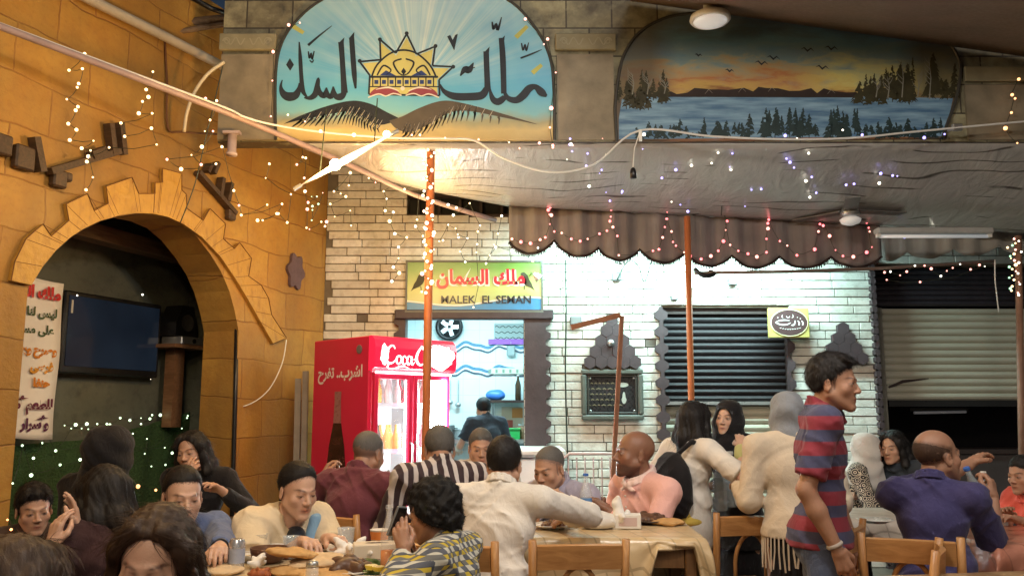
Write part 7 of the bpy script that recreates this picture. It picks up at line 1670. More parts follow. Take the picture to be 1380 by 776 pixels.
p_tee = person('young man in a red and navy striped tee standing in profile', (1124, 516), 3.9, 78, 1.06, 'male', 'brown', 'thick', nod=6, yaw=20, hem=.05, hemz=.79, top=C_TEE, sleeve=.82, pose='stand', bottom=C_JEAN, armR=px(1128, 740, 3.72), armL=px(1150, 735, 4.15), poleR=(.2, -.9, .1), handdirR=(.0, .35, -.9), palmR=(-1, 0, -.1), curlR=.9, lean=.02, eyes='open', width=.96, belly=.8)
p_corner = person('dark-haired woman in black raising a hand to her lips in the recess', (258, 609), 5.3, -8, 1.0, 'female', 'tan', 'bob', tilt=8, nod=8, top=C_BLACK, armR=px(252, 648, 5.08), armL=px(300, 662, 5.1), handdirR=(-.3, .1, .9), palmR=(0, -1, .2), curlR=.7, **SIT)
p_veil = person('figure in a tall black veil seated before the green backdrop', (148, 612), 4.75, 150, 1.04, 'female', 'tan', None, nod=4, tilt=10, top=C_BLACK, hij=dict(long=.36, loose=.022), hijmat=C_BLACK, **SIT)
p_blue = person('man in a blue shirt bending towards his plate at the front table', (246, 668), 3.85, 34, 1.04, 'male', 'fair', 'receding', nod=12, top=C_BLUE, collar_m=C_BLUE, armL=px(296, 738, 3.5), armR=px(215, 745, 3.6), curlL=.9, lean=.16, **SIT)
p_card = person('woman in an ivory cardigan with tied-back hair eating at the front table', (402, 660), 4.05, 48, 1.03, 'female', 'fair', 'tied', nod=16, yaw=4, top=C_CARD, armL=px(444, 726, 3.85), armR=px(408, 730, 3.75), sleeve=.62, handdirR=(.2, .9, .1), handdirL=(.1, .9, .1), curlL=.8, curlR=.8, lean=.14, loose=.012, wamp=.006, width=1.0, collar=False, shirt_name='cardigan', **SIT)
p_boy = person('boy with dark fringe looking down at the left edge', (46, 686), 3.95, 40, .90, 'child', 'tan', 'thick', nod=12, tilt=4, top=C_DSHIRT, width=.85, belly=.85, **SIT)
p_plum = person('person in a dark plum top, hand to cheek, seen from behind', (138, 668), 3.7, -128, 1.0, 'female', 'fair', 'bob', nod=12, top=C_DKM, armR=px(103, 712, 3.55), armL=px(70, 735, 3.4), handdirR=(-.15, .05, 1), palmR=(-.8, .2, 0), curlR=.35, width=1.08, poleR=(.6, .2, -.8), **SIT)
p_curl = person('curly-haired boy in a plaid shirt holding something to his face', (582, 692), 3.35, -112, .90, 'child', 'brown', 'curly', H_CURL, nod=14, top=C_PLAID, armL=px(545, 742, 3.2), armR=px(556, 748, 3.5), handdirL=(.1, .3, .9), palmL=(.8, .3, 0), handdirR=(.1, .4, .9), palmR=(-.6, .3, 0), curlL=.55, curlR=.8, width=.86, belly=.9, **SIT)
p_front = person('woman with long dark brown hair bowed over in the foreground', (207, 758), 2.05, 6, 1.0, 'female', 'fair', 'long', H_BROWN, nod=15, tilt=-3, top=C_BLACK, **SIT)
p_near = person('dark-haired head of a diner at the bottom left corner', (20, 812), 1.75, 170, 1.0, 'female', 'tan', 'bob', H_BROWN, nod=6, top=C_BLACK, **SIT)
# ------------------------------------------------------------------ what they wear and carry as parts
def part(nm, S, mt, info): return link(nm, np_mesh([S.mesh_np()], nm), mt, info['e'])
i = p_card; T = i['T']
S = Solid(.008); S.ell(T(0, .055, .66), [.075, .075, .26*i['TL']], .03); S.cone(T(0, .06, .3), T(0, .10, .85), .07, .045, .03); part('dark_top', S, C_NAVY, i)
S = Solid(.008); S.cone(T(-.10, .07, .98), T(-.075, .118, .72), .03, .035, .02); S.cone(T(-.13, .05, .98), T(-.10, .10, .74), .03, .03, .02); part('blue_lapel', S, C_SKY, i)
i = p_greet; T = i['T']
S = Solid(.009); S.ell(T(.03, -.16, .5), [.155, .085, .19], .04); S.ell(T(.02, -.15, .32), [.14, .09, .13], .04); S.noise = wrinkle(.005, 5); part('shoulder_bag', S, C_BLACK, i)
S = Solid(.007); S.chain([T(.06, -.15, .85), T(.12, -.08, 1.02), T(.1, .06, .95), T(.03, .13, .6)], [.014]*4, .01); part('bag_strap', S, C_BLACK, i)
S = Solid(.008); S.cone(T(-.02, -.105, .1), T(-.02, -.115, -.16), .13, .03, .03); S.ell(T(0, -.04, .07), [.16, .12, .05], .03); part('yellow_hem', S, C_YEL, i)
S = Solid(.01); E, w = i['arms'][1]; S.cone(E+(w-E)*.72, E+(w-E)*.96, .05, .044, .02, flat=True); part('yellow_cuff', S, cloth('lime_cuff', (.50, .50, .22)), i)
i = p_cream
g = MB(); pz_ = .75
for k in range(44):
    a_ = k/44*6.2832; x, y = .172*math.cos(a_), .172*math.sin(a_); g.tube([(x, y, pz_+.012), (x*1.02, y*1.02, pz_-.06), (x*1.03+random.uniform(-.01, .01), y*1.03, pz_-.13-random.random()*.03)], .0045, 4, cap=False)
g.build('fringe', C_CREAM, i['e'])
def watch(i, q, nm='wristwatch', mt=None):
    E, w = (A3(v) for v in i['arms'][q]); d = nrm(w-E); p = w-d*.02; M = Vector(d).to_track_quat('Z', 'Y').to_matrix().to_4x4(); g = MB(); g.lathe([(.034, -.008), (.037, 0), (.034, .008), (.030, .008), (.030, -.008), (.034, -.008)], p, 18, M, False); g.build(nm, mt or M_STEEL, i['e'], None, True)
watch(p_lav, -1); watch(p_blue, -1, mt=M_BLACK); watch(p_tee, 1, 'bracelet', plain('beads', (.5, .45, .4)))
i = p_str; g = MB()
i = p_near
# things held
def held(i, q, off=(0, 0, 0)):
    E, w = (A3(v) for v in i['arms'][q]); return i['world'](w+A3(off))
p = held(p_curl, -1, (.03, .05, .10)); e = empty('mobile_phone', p, R(20), 'small silver phone in the curly-haired boy\'s fingers', 'phone'); e.rotation_euler = (R(20), R(8), R(60)); g = MB(); g.box((0, 0, 0), (.06, .01, .115), bev=.004); g.build('casing', M_STEEL, e); g = MB(); g.box((0, -.006, .01), (.05, .002, .085)); g.build('screen', M_BLACK, e)
M_CLR = glass('clear_plastic', (.75, .85, .9), .08, .30)
p = W(1328, 662, 4.36); bt = bottle(p-Vector((0, 0, .12)), 'clear water bottle tilted in the indigo-shirted man\'s hand', M_CLR, plain('cap_blue', (.05, .15, .5)), .26, .034, 'water_bottle'); bt.rotation_euler = (R(8), R(-24), 0)
p = held(p_pink, 1, (.0, .12, -.01)); lump('bread_piece', 'torn piece of brown bread in the pink-shirted man\'s hands', 'bread', p-Vector((0, 0, .03)), (.05, .035, .03), mat('bread_brown', (.38, .20, .08), .85, var=.4, vs=30), 7)
p = held(p_card, -1, (.0, .13, -.02)); lump('bread_piece', 'torn flatbread held by the woman in the ivory cardigan', 'bread', p-Vector((0, 0, .03)), (.06, .04, .02), mat('bread_pale', (.60, .45, .28), .85, var=.3, vs=30), 9)
# ------------------------------------------------------------------ chairs
M_CH = wood('honey_wood', (.34, .155, .05), (.52, .27, .10), 7, .38); M_CH2 = wood('honey_wood_rail', (.34, .155, .05), (.52, .27, .10), 7, .38, (.12, 1, 1))
CH_MESH = {}
def chair(label, x, y, rz, h=.86, first=[None]):
    if first[0] is None:
        e = empty('wooden_chair', (0, 0, 0), 0); w = .19
        g = MB(); g.box((0, 0, .445), (.40, .40, .03), bev=.012); g.build('seat', M_CH2, e)
        for s in (-1, 1):
            g = MB(); g.tube([(s*.17, .17, 0), (s*.17, .165, .43)], [.014, .02], 10); g.build('leg', M_CH, e, None, True)
            g = MB(); g.tube([(s*w, -.21, 0), (s*w, -.185, .25), (s*w, -.185, .46), (s*w, -.21, .68), (s*(w+.004), -.235, h)], [.015, .019, .02, .019, .017], 10); g.build('back_post', M_CH, e, None, True)
        g = MB(); P = [(-w+.015, -.222, h-.07), (0, -.245, h-.065), (w-.015, -.222, h-.07)]; P = cr(P, 5)
        for k in range(len(P)-1): pass
        n = len(P); vs = [];
        for (x_, y_, z_) in P: vs += [(x_, y_-.011, z_-.05), (x_, y_+.011, z_-.045), (x_, y_+.003, z_+.05), (x_, y_-.019, z_+.045)]
        g.add(vs, [(4*i+k, 4*i+(k+1) % 4, 4*i+4+(k+1) % 4, 4*i+4+k) for i in range(n-1) for k in range(4)]+[(3, 2, 1, 0), (4*n-4, 4*n-3, 4*n-2, 4*n-1)]); g.build('top_rail', M_CH2, e)
        g = MB(); g.tube([(-.085, -.19, .46)]+[(-.085*math.cos(a), -.19-.025*(.2+math.sin(a))*1.0, .60+.15*math.sin(a)) for a in np.linspace(0, math.pi, 13)]+[(.085, -.19, .46)], .011, 8); g.build('back_arch', M_CH, e, None, True)
        g = MB()
        g.tube([(-.17, .165, .2), (.17, .165, .2)], .010, 8); g.build('stretcher', M_CH2, e)
        for s in (-1, 1): g = MB(); g.tube([(s*.17, .165, .16), (s*.185, -.185, .16)], .010, 8); g.build('stretcher', M_CH2, e)
        first[0] = e; c = e
    else:
        c = first[0].copy(); COL.objects.link(c)
        for ch in list(first[0].children): k = ch.copy(); COL.objects.link(k); k.parent = c
    c.location = (x, y, 0); c.rotation_euler = (0, 0, rz); return tag(c, label, 'chair', 'honey wood cafe chairs')
def chpx(label, px_, Y, deg): p = W(px_, 700, Y); return chair(label, p.x, p.y, R(deg))
chpx('honey wood chair with arched back standing empty at the near side of the middle table', 770, 3.86, 4)
chpx('chair under the man in the white shirt', 628, 3.84, -14)
chpx('chair pulled up beside the cream cardigan woman', 990, 4.85, 8)
chpx('chair behind the indigo-shirted man at the right', 1224, 3.98, -24)
chpx('near bright chair beside the table in the bottom right corner', 1176, 3.62, 62)
chpx('darker chair just left of the young man in stripes', 1086, 4.3, 60)
chpx('chair at the bottom right corner cut by the frame', 1392, 3.7, 30)
chpx('chair under the man in the maroon shirt', 478, 4.8, -28)
chpx('chair under the man in the striped shirt', 585, 4.58, 10)
# ------------------------------------------------------------------ tables with cloths
def tablecloth_mat(name, a, b_, f=11):
    m, t, b = newmat(name); v = coord(t); n = noise(t, v, 5, 5); br = t.nodes.new('ShaderNodeTexBrick'); br.offset = 0; br.inputs['Scale'].default_value = 1; br.inputs['Brick Width'].default_value = .11; br.inputs['Row Height'].default_value = .11; br.inputs['Mortar Size'].default_value = .004; t.links.new(coord(t, (1, 1, 1), (R(35), R(20), 0)), br.inputs['Vector'])
    br.inputs['Color1'].default_value = (*a, 1); br.inputs['Color2'].default_value = (*b_, 1); br.inputs['Mortar'].default_value = (*[x*.72 for x in a], 1)
    c = mixc(t, ramp(t, n, [(.4, 0), (.75, .35)]), br.outputs['Color'], [x*.6 for x in a]); vo = t.nodes.new('ShaderNodeTexVoronoi'); vo.inputs['Scale'].default_value = 5.5; t.links.new(v, vo.inputs['Vector'])
    leaf = math_n(t, 'ADD', vo.outputs['Distance'], math_n(t, 'MULTIPLY', noise(t, v, 40, 2), .16))
    c = mixc(t, ramp(t, leaf, [(.17, .85), (.22, 0)]), c, (.16, .19, .06)); c = mixc(t, ramp(t, leaf, [(.10, .9), (.13, 0)]), c, (.42, .12, .07)); t.links.new(c, b.inputs['Base Color']); b.inputs['Roughness'].default_value = .3; b.inputs['Specular IOR Level'].default_value = .6; bump(t, b, noise(t, v, 10, 4), .35, .02); return m
K_BEIGE = tablecloth_mat('beige_oilcloth', (.58, .43, .24), (.66, .51, .31)); K_GREY = tablecloth_mat('grey_oilcloth', (.20, .17, .12), (.34, .29, .20)); K_WHITE = tablecloth_mat('white_oilcloth', (.55, .48, .40), (.66, .60, .52)); K_RED = tablecloth_mat('salmon_cloth', (.50, .20, .13), (.58, .26, .18)); K_BROWN = tablecloth_mat('brown_oilcloth', (.30, .17, .08), (.44, .28, .14), 6)
K_TW = wood('table_wood', (.20, .10, .04), (.34, .18, .07), 6)
def table(label, cx, cy, rz, lx, ly, h, cloth_m, clabel, drop=.22, seed=0, cl=True, lift=None):
    e = empty('dining_table', (cx, cy, 0), rz, label, 'table'); g = MB(); g.box((0, 0, h-.02), (lx, ly, .035), bev=.006); g.build('tabletop', K_TW, e)
    for sx in (-1, 1):
        for sy in (-1, 1): g = MB(); g.box((sx*(lx/2-.06), sy*(ly/2-.06), (h-.04)/2), (.055, .055, h-.042), bev=.006); g.build('leg', K_TW, e)
    for sy in (-1, 1): g = MB(); g.box((0, sy*(ly/2-.06), h-.09), (lx-.18, .02, .09)); g.build('apron', K_TW, e)
    if not cl: return e
    rg = random.Random(seed); ph = [rg.uniform(0, 6.28) for _ in range(6)]; nx, ny = 40, 26; dd = drop; X, Y_ = lx/2+.006, ly/2+.006; g = MB()
    def f(a, c):
        x, y = (a*2-1)*(X+dd), (c*2-1)*(Y_+dd); ox, oy = max(0, abs(x)-X), max(0, abs(y)-Y_); z = h+.003
        if ox or oy:
            d = min(dd, math.hypot(ox, oy)) if (ox and oy) else max(ox, oy); fl = .02+.018*math.sin((x-y)*17+ph[0])*d/dd+.012*math.sin((x+y)*31+ph[1])*d/dd
            sx, sy = math.copysign(1, x), math.copysign(1, y); xx, yy = min(abs(x), X), min(abs(y), Y_); t_ = d/dd
            if ox: xx = X+fl*min(1, ox*20)
            if oy: yy = Y_+fl*min(1, oy*20)
            if ox and oy: xx += .03*t_; yy += .03*t_
            if lift and y < -Y_: d *= lift(x/X)
            return (sx*xx, sy*yy, z-d*(1+.18*math.sin(x*5+ph[2])*math.sin(y*4+ph[3]))+.0)
        return (x, y, z+.0015*math.sin(x*30+ph[4])*math.sin(y*26+ph[5]))
    us = sorted(set(list(np.linspace(0, 1, nx))+[(X-.001+X+dd-X)/(2*(X+dd)) for _ in ()]))
    g.grid(f, nx*2, ny*2); o = link('tablecloth', g.mesh('tablecloth', True), cloth_m, None, e.matrix_basis.copy() if False else Matrix.Translation((cx, cy, 0)) @ Matrix.Rotation(rz, 4, 'Z')); md = o.modifiers.new('thick', 'SOLIDIFY'); md.thickness = .002; md.offset = 1
    tag(o, clabel, 'tablecloth'); return e
TH = .76
MY = 4.38; a, c = W(690, 700, MY).x, W(948, 708, MY-.25).x
table('middle table set before the man in the pink shirt', (a+c)/2, MY, R(-2), c-a, .62, .80, K_BEIGE, 'beige flowered oilcloth hanging over the middle table', .30, 1, lift=lambda q: 1.25 if q < .28 else max(.16, 1.25-(q-.28)*5) if q < .88 else min(1.3, .16+(q-.88)*10))
a, c = W(430, 700, 5.35).x, W(640, 700, 5.35).x
table('table in front of the maroon and striped shirts', (a+c)/2, 5.5, 0, c-a, .7, TH, K_WHITE, 'pale oilcloth on the table beyond the striped shirt', .2, 2)
fa, fc = W(255, 760, 3.6).x, W(560, 760, 3.6).x
table('front table laden with bread and plates', (fa+fc)/2-.05, 3.42, R(3), fc-fa+.2, .92, TH, K_BEIGE, 'beige oilcloth under the bread and plates of the front table', .2, 3)
table('table behind the man in the blue shirt', W(306, 690, 5.0).x, 4.95, R(-6), .62, .6, TH, K_GREY, 'greyish oilcloth on the small table by the recess', .24, 4)
table('table in the bottom right corner', W(1340, 760, 3.2).x, 3.02, R(10), 1.1, .8, TH, K_BROWN, 'brown oilcloth on the table in the bottom right corner', .2, 5)
table('table beyond the young man in stripes', W(1185, 700, 5.3).x, 5.45, 0, .9, .6, TH, K_WHITE, 'whitish oilcloth before the woman in the white headscarf', .22, 6)
table('table before the child in the coral top', W(1385, 710, 4.5).x, 4.5, R(6), .8, .66, TH, K_RED, 'salmon tablecloth before the child in the coral top', .2, 7)
# ------------------------------------------------------------------ food, bottles and tableware
Z0 = TH+.007
def tp(x, y, z=Z0):
    if z == Z0 and 690 < x < 960: z = .808; y = min(max(y, 698), 711)
    return onz(x, y, z)
M_PLATE = plain('white_china', (.72, .70, .66), .25); M_FOIL = mat('foil', (.6, .6, .6), .3, .9, var=.15)
def plate(p, r, label, food=None, mt=None):
    e = empty('dinner_plate', p, 0, label, 'plate'); g = MB(); g.lathe([(r*.55, 0), (r*.6, .004), (r, .018), (r*.985, .021), (r*.6, .009), (.002, .008)], (0, 0, 0), 32, cap=False); g.build('dish', mt or M_PLATE, e, None, True)
    return e
def heap(name, label, cat, loc, r, mt, seed=0, n=26, g_=.2):
    rg = np.random.default_rng(seed); S = Solid(max(.0035, r[0]*.055)); S.ell((0, 0, 0), [r[0]*.85, r[1]*.85, r[2]*.8], .01)
    for k in range(n):
        a, q = rg.uniform(0, 6.28), rg.uniform(0, 1)**.6; z = r[2]*(1-q*q)*rg.uniform(.6, 1.05); s_ = r[0]*g_*rg.uniform(.6, 1.3)
        S.ell((r[0]*q*math.cos(a), r[1]*q*math.sin(a), z), (s_, s_*rg.uniform(.45, .9), s_*rg.uniform(.4, .8)), .003, M=np.array(Matrix.Rotation(rg.uniform(0, 6.28), 3, 'Z') @ Matrix.Rotation(rg.uniform(-.7, .7), 3, 'X')))
    S.noise = curls(r[0]*.02, 5/r[0], seed); S.post = [lambda F, X, Y, Z: smax(F, -(Z-.001), .003)]
    return tag(link(name, np_mesh([S.mesh_np()], name), mt, None, Matrix.Translation(loc)), label, cat)
B1 = mat('bread_crust', (.50, .30, .12), .85, var=.45, vs=22, bmp=.4); B2 = MATS['bread_pale']; B3 = mat('roast_red', (.28, .08, .03), .5, var=.5, vs=30, bmp=.4); B4 = mat('salad_green', (.06, .10, .02), .6, var=.6, vs=50, bmp=.4); B5 = mat('grill_brown', (.10, .05, .03), .45, var=.5, vs=40, bmp=.5)
def disc(p, r, label, seed, mt=B1, tilt=(0, 0)):
    rg = np.random.default_rng(seed); S = Solid(.007); S.ell((0, 0, .012), (r, r*.92, .016), .02); S.noise = curls(.006, 45, seed); o = link('flatbread', np_mesh([S.mesh_np()], 'bread'), mt, None, Matrix.Translation(p) @ Matrix.Rotation(R(tilt[0]), 4, 'X') @ Matrix.Rotation(R(tilt[1]), 4, 'Y')); return tag(o, label, 'bread', None)
p = tp(405, 772); disc(p, .12, 'lowest flatbread of the pile on the front table', 1, B1); disc(p+Vector((.05, .05, .028)), .11, 'second flatbread leaning on the pile', 2, B2, (6, -5)); disc(p+Vector((-.05, .06, .055)), .105, 'topmost flatbread of the pile', 3, B1, (-4, 6)); disc(p+Vector((.13, .02, .006)), .10, 'round flatbread right of the pile', 4, B1, (4, 3))
heap('roast_quail', 'reddish roast quail at the near left of the front table', 'food', tp(352, 776), (.05, .036, .03), B3, 6, 10, .4)
heap('roast_quail', 'second roast quail behind the bread pile', 'food', tp(384, 752), (.045, .036, .03), B3, 8, 10, .4)
e = plate(tp(425, 741), .13, 'wide plate of grilled food before the ivory cardigan'); heap('grilled_meat', 'dark grilled pieces heaped on the plate before the ivory cardigan', 'food', e.location+Vector((0, .0, .010)), (.085, .06, .03), B5, 3)
e = plate(tp(445, 756), .12, 'white plate with orange rice in the middle of the front table'); heap('orange_rice', 'small heap of orange rice on the white plate', 'food', e.location+Vector((.01, 0, .010)), (.06, .045, .018), mat('rice_orange', (.62, .30, .08), .8, var=.3, vs=60), 4, 60, .1)
e = plate(tp(486, 765), .11, 'dark plate of green salad near the orange drink', mt=plain('dark_dish', (.09, .07, .06), .3)); heap('green_salad', 'chopped green salad on the dark plate', 'food', e.location+Vector((0, 0, .010)), (.08, .06, .028), B4, 5)
plate(tp(430, 768), .09, 'small white saucer in front of the rice plate')
e = plate(tp(285, 762), .11, 'foil-grey plate before the man in the blue shirt', mt=M_FOIL); heap('grilled_meat', 'brown leftovers on the plate before the blue shirt', 'food', e.location+Vector((0, 0, .010)), (.07, .05, .02), B5, 9)
e = empty('serving_bowl', tp(362, 757), 0, 'brown clay bowl by the ivory sleeve', 'bowl'); g = MB(); g.lathe([(.045, 0), (.07, .02), (.078, .06), (.072, .06), (.064, .022), (.002, .012)], (0, 0, 0), 24, cap=False); g.build('bowl', mat('clay_brown', (.09, .04, .025), .4), e, None, True)
def can(p, label):
    e = empty('drink_can', p, 0, label, 'can'); g = MB(); g.lathe([(.024, 0), (.031, .008), (.031, .105), (.026, .118), (.025, .12), (.002, .117)], (0, 0, 0), 22); g.build('can', mat('can_silver', (.62, .64, .68), .25, .7, var=.15), e, None, True); g = MB(); g.lathe([(.0315, .03), (.0315, .085)], (0, 0, 0), 22, cap=False); g.build('print', plain('can_print', (.35, .40, .52), .3), e, None, True); g = MB(); g.box((0, .006, .1195), (.014, .024, .002)); g.build('tab', M_STEEL, e)
can(tp(318, 768), 'tall silver drink can before the man in the blue shirt')
def cup(p, label, s=1.0):
    e = empty('plastic_cup', p, 0, label, 'cup'); g = MB(); g.lathe([(.026*s, .001), (.036*s, .09*s), (.038*s, .092*s), (.034*s, .09*s), (.024*s, .004)], (0, 0, 0), 22, cap=False); g.build('cup', M_CLR, e, None, True); g = MB(); g.lathe([(.0238*s, .005), (.029*s, .045*s)], (0, 0, 0), 18); g.build('water', glass('water', (.8, .9, .95), .02, .15), e, None, True)
cup(tp(392, 752), 'clear plastic cup before the ivory cardigan'); cup(tp(466, 742), 'clear plastic cup at the far edge of the front table', 1.1)
def tissue(p, label, s=1.0, seed=0, name='paper_napkin'):
    S = Solid(.006); rg = np.random.default_rng(seed)
    for k in range(6): a = rg.uniform(0, 6.28); d = A3((math.cos(a), math.sin(a), rg.uniform(.1, .9)))*.06*s; S.cone((0, 0, .02*s), d+A3((0, 0, .02)), .022*s, .012*s, .012)
    S.noise = curls(.006, 80, seed); S.post = [lambda F, X, Y, Z: smax(F, -(Z-.001), .003)]; return tag(link(name, np_mesh([S.mesh_np()], name), plain('tissue_white', (.80, .78, .74), .9), None, Matrix.Translation(p)), label, 'napkin')
tissue(tp(474, 752), 'crumpled white napkins in the middle of the front table', 1.1, 1); tissue(tp(458, 750), 'smaller crumpled napkin beside the clear cup', .8, 2)
e = empty('tissue_box', tp(508, 754), R(12), 'pale tissue box behind the orange drink', 'box'); g = MB(); g.box((0, 0, .035), (.2, .11, .07), bev=.004); g.build('carton', plain('carton_cream', (.66, .58, .46), .7), e); g = MB(); g.poly([(.05*math.cos(a), .018*math.sin(a)) for a in np.linspace(0, 6.28, 16)[:-1]], .0712); g.build('slot', M_BLACK, e)
M_CLG = glass('clear_glass', (.9, .95, .95), .02, .22)
bottle(tp(523, 772), 'glass bottle with orange drink left of the curly-haired boy', M_CLG, M_CLG, .25, .032, 'drink_bottle', .34, plain('orange_drink', (.75, .24, .03), .2))
e = empty('paper_cup', tp(511, 745), 0, 'orange and white paper cup behind the glass bottle', 'cup'); g = MB(); g.lathe([(.03, 0), (.042, .10), (.044, .102), (.040, .10), (.03, .006)], (0, 0, 0), 20, cap=False); g.build('cup', plain('paper_white', (.75, .70, .62)), e, None, True); g = MB(); g.lathe([(.0378, .06), (.0425, .095)], (0, 0, 0), 20, cap=False); g.build('orange_band', plain('band_orange', (.60, .20, .05)), e, None, True)
bottle(tp(548, 780), 'dark sauce bottle at the near right of the front table', M_DKB, plain('cap_yellow', (.7, .5, .1)), .15, .03, 'sauce_bottle', lab=M_PW)
e = empty('salt_shaker', tp(420, 786), 0, 'clear salt shaker at the near edge of the front table', 'shaker'); g = MB(); g.lathe([(.022, 0), (.025, .01), (.022, .06)], (0, 0, 0), 16); g.build('body', M_CLR, e, None, True); g = MB(); g.lathe([(.023, .06), (.022, .075), (.010, .082)], (0, 0, 0), 16); g.build('lid', M_STEEL, e, None, True)
# middle table
tissue(tp(832, 712), 'tall twisted white tissue standing on the middle table', 1.0, 5); 
S = Solid(.006); S.chain([(0, 0, 0), (0.01, 0, .06), (0, .01, .12), (.004, 0, .15)], [.035, .028, .022, .01], .02); S.noise = curls(.005, 70, 2); tag(link('tissue_roll', np_mesh([S.mesh_np()], 't'), MATS['tissue_white'], None, Matrix.Translation(tp(832, 716))), 'upright white tissue cone in front of the pink-shirted man', 'tissue')
e = empty('tissue_box', tp(846, 716), R(-6), 'white tissue box with pale print on the middle table', 'box'); g = MB(); g.box((0, 0, .035), (.13, .09, .07), bev=.004); g.build('carton', plain('carton_white', (.72, .70, .66), .6), e); g = MB(); g.box((0, -.046, .035), (.09, .002, .04)); g.build('print', plain('carton_print', (.55, .42, .40), .6), e)
lump('plastic_bag', 'crumpled clear-white plastic bag on the middle table', 'bag', tp(806, 712), (.11, .07, .045), plain('bag_white', (.70, .68, .64), .35), 12, .14)
e = plate(tp(782, 704), .12, 'plate of orange rice before the lavender shirt'); heap('orange_rice', 'mound of orange rice before the lavender shirt', 'food', e.location+Vector((0, 0, .010)), (.075, .06, .04), MATS['rice_orange'], 14, 60, .1)
e = plate(tp(876, 704), .12, 'plate of dark grilled quail before the pink shirt', mt=MATS['dark_dish']); heap('grilled_meat', 'dark grilled quail heaped before the pink shirt', 'food', e.location+Vector((0, 0, .010)), (.09, .07, .05), B5, 15)
cup(tp(781, 694), 'clear tumbler between the lavender and pink shirts', 1.1); cup(tp(776, 698), 'second tumbler against the first between the lavender and pink shirts', .9)
disc(tp(818, 702), .10, 'folded brown bread under the pink-shirted man\'s hands', 21, MATS['bread_brown'], (0, 12))
# water bottles and bag held by the women
p = W(985, 655, 5.25); bottle((p.x, p.y, p.z-.12), 'large clear water bottle held up before the black dress', M_CLR, M_CAPW, .32, .045, 'water_bottle')
p = W(970, 660, 5.2); bottle((p.x, p.y, p.z-.12), 'second clear water bottle beside the black shoulder bag', M_CLR, M_CAPW, .30, .042, 'water_bottle')
p = W(1000, 664, 5.22); lump('plastic_bag', 'thin white plastic bag hanging in front of the black dress', 'bag', (p.x, p.y, p.z-.08), (.06, .04, .09), MATS['bag_white'], 22, .14)
# right side
p = tp(1345, 706); bottle(tp(1330, 700), 'clear bottle on the salmon table before the child', M_CLR, M_CAPW, .27, .035, 'water_bottle'); cup(tp(1352, 708), 'clear cup on the salmon table before the child')
e = plate(tp(1180, 704), .10, 'white plate on the table before the white headscarf')
e = empty('white_cup', W(292, 660, 5.0)*1, 0, 'white paper cup on the small table by the recess', 'cup'); e.location = tp(292, 672); g = MB(); g.lathe([(.03, 0), (.04, .1), (.037, .1), (.028, .006)], (0, 0, 0), 20, cap=False); g.build('cup', MATS['paper_white'], e, None, True); g = MB(); g.lathe([(.041, .098), (.042, .104), (.03, .107)], (0, 0, 0), 20); g.build('lid', M_PLATE, e, None, True)
# more of the crowded front table
def bowl(p, r, label, mt, fill=None):
    e = empty('small_bowl', p, 0, label, 'bowl'); g = MB(); g.lathe([(r*.5, 0), (r*.85, r*.25), (r, r*.6), (r*.93, r*.6), (r*.8, r*.27), (.002, r*.1)], (0, 0, 0), 24, cap=False); g.build('bowl', mt, e, None, True)
    if fill: g = MB(); g.lathe([(.002, r*.47), (r*.5, r*.46), (r*.88, r*.42)], (0, 0, 0), 20, cap=False); g.build('dip', fill, e, None, True)
M_TAH = plain('tahini', (.62, .52, .36), .35); M_RED2 = plain('chilli_sauce', (.45, .07, .03), .3)
bowl(tp(338, 756), .05, 'small white bowl of tahini beside the silver can', M_PLATE, M_TAH); bowl(tp(498, 744), .05, 'small bowl of red sauce before the tissue box', M_PLATE, M_RED2); bowl(tp(372, 742), .045, 'little white dip bowl behind the clay bowl', M_PLATE, M_TAH)
e = plate(tp(330, 744), .10, 'white plate with flatbread scraps near the blue sleeve'); heap('bread_scraps', 'torn scraps of flatbread on the plate near the blue sleeve', 'bread', e.location+Vector((0, 0, .010)), (.07, .05, .02), B1, 31, 12, .35)
e = plate(tp(470, 772), .12, 'oval white plate of grilled quail at the near edge'); heap('grilled_quail', 'pile of browned quail on the near white plate', 'food', e.location+Vector((0, 0, .010)), (.09, .07, .045), B5, 33, 12, .42)
e = plate(tp(505, 776), .10, 'white plate with lemon and herbs beside the glass bottle'); heap('herb_sprigs', 'green herbs on the plate beside the glass bottle', 'food', e.location+Vector((0, .01, .010)), (.06, .05, .02), B4, 35, 30, .2)
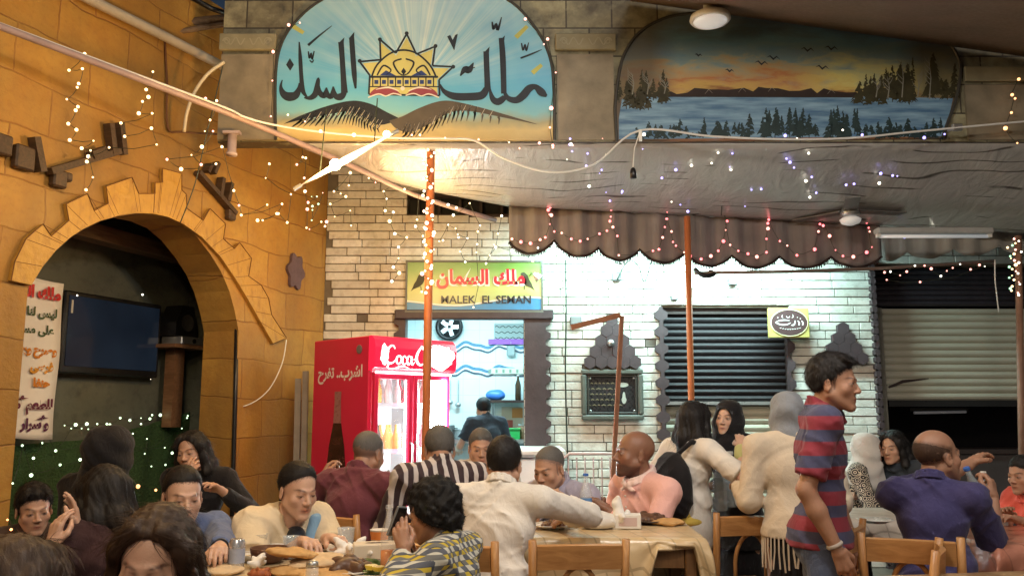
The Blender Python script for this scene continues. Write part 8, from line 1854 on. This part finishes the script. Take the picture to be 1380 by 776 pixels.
for i, (x, y, lab) in enumerate(((500, 768, 'left'), (510, 770, 'right'))): e = empty('lemon_half', tp(x, y, Z0+.03), 0, lab+' lemon half on the herb plate', 'lemon'); g = MB(); g.lathe([(.002, 0), (.018, .004), (.024, .016), (.0235, .02)], (0, 0, 0), 16, cap=False); g.build('rind', plain('lemon', (.68, .55, .06), .4), e, None, True); g = MB(); g.lathe([(.002, .021), (.0235, .02)], (0, 0, 0), 16, cap=False); g.build('flesh', plain('lemon_flesh', (.72, .66, .30), .3), e)
def spoon(p, rz, label): e = empty('metal_spoon', p, R(rz), label, 'spoon'); g = MB(); g.tube([(0, 0, .004), (.06, 0, .008), (.13, 0, .004)], [.003, .0028, .004], 6); g.build('handle', M_STEEL, e, None, True); g = MB(); g.ball((-.02, 0, .005), .022, 12, 6, (1, .62, .22)); g.build('bowl', M_STEEL, e, None, True)
spoon(tp(452, 770), 20, 'spoon lying by the orange rice plate'); spoon(tp(312, 752), 140, 'spoon beside the silver can'); spoon(tp(392, 742), -30, 'spoon behind the bread pile')
cup(tp(350, 745), 'half-full clear cup between the clay bowl and the silver can', .9)
tissue(tp(492, 756), 'used napkin by the red sauce bowl', .7, 8); tissue(tp(345, 765), 'used napkin beside the roast quail', .6, 11)
disc(tp(298, 772), .09, 'torn flatbread at the left end of the front table', 41, B2); disc(tp(440, 780), .10, 'browned flatbread at the near edge of the front table', 42, B1, (3, 4))
# middle table extras
cup(tp(760, 706), 'clear tumbler at the white sleeve on the middle table', 1.0); e = plate(tp(745, 712), .11, 'white plate by the white shirt sleeve'); heap('grilled_meat', 'grilled pieces on the plate by the white sleeve', 'food', e.location+Vector((0, 0, .010)), (.07, .05, .03), B5, 44)
bowl(tp(858, 704), .05, 'small bowl of tahini beside the white tissue box', M_PLATE, M_TAH); disc(tp(900, 706), .09, 'flatbread near the right end of the middle table', 47, B1)
bottle(tp(790, 700), 'clear water bottle standing behind the tissue cone', M_CLR, plain('cap_blue', (.05, .15, .5)), .24, .033, 'water_bottle', lab=plain('label_blue', (.10, .25, .55)))
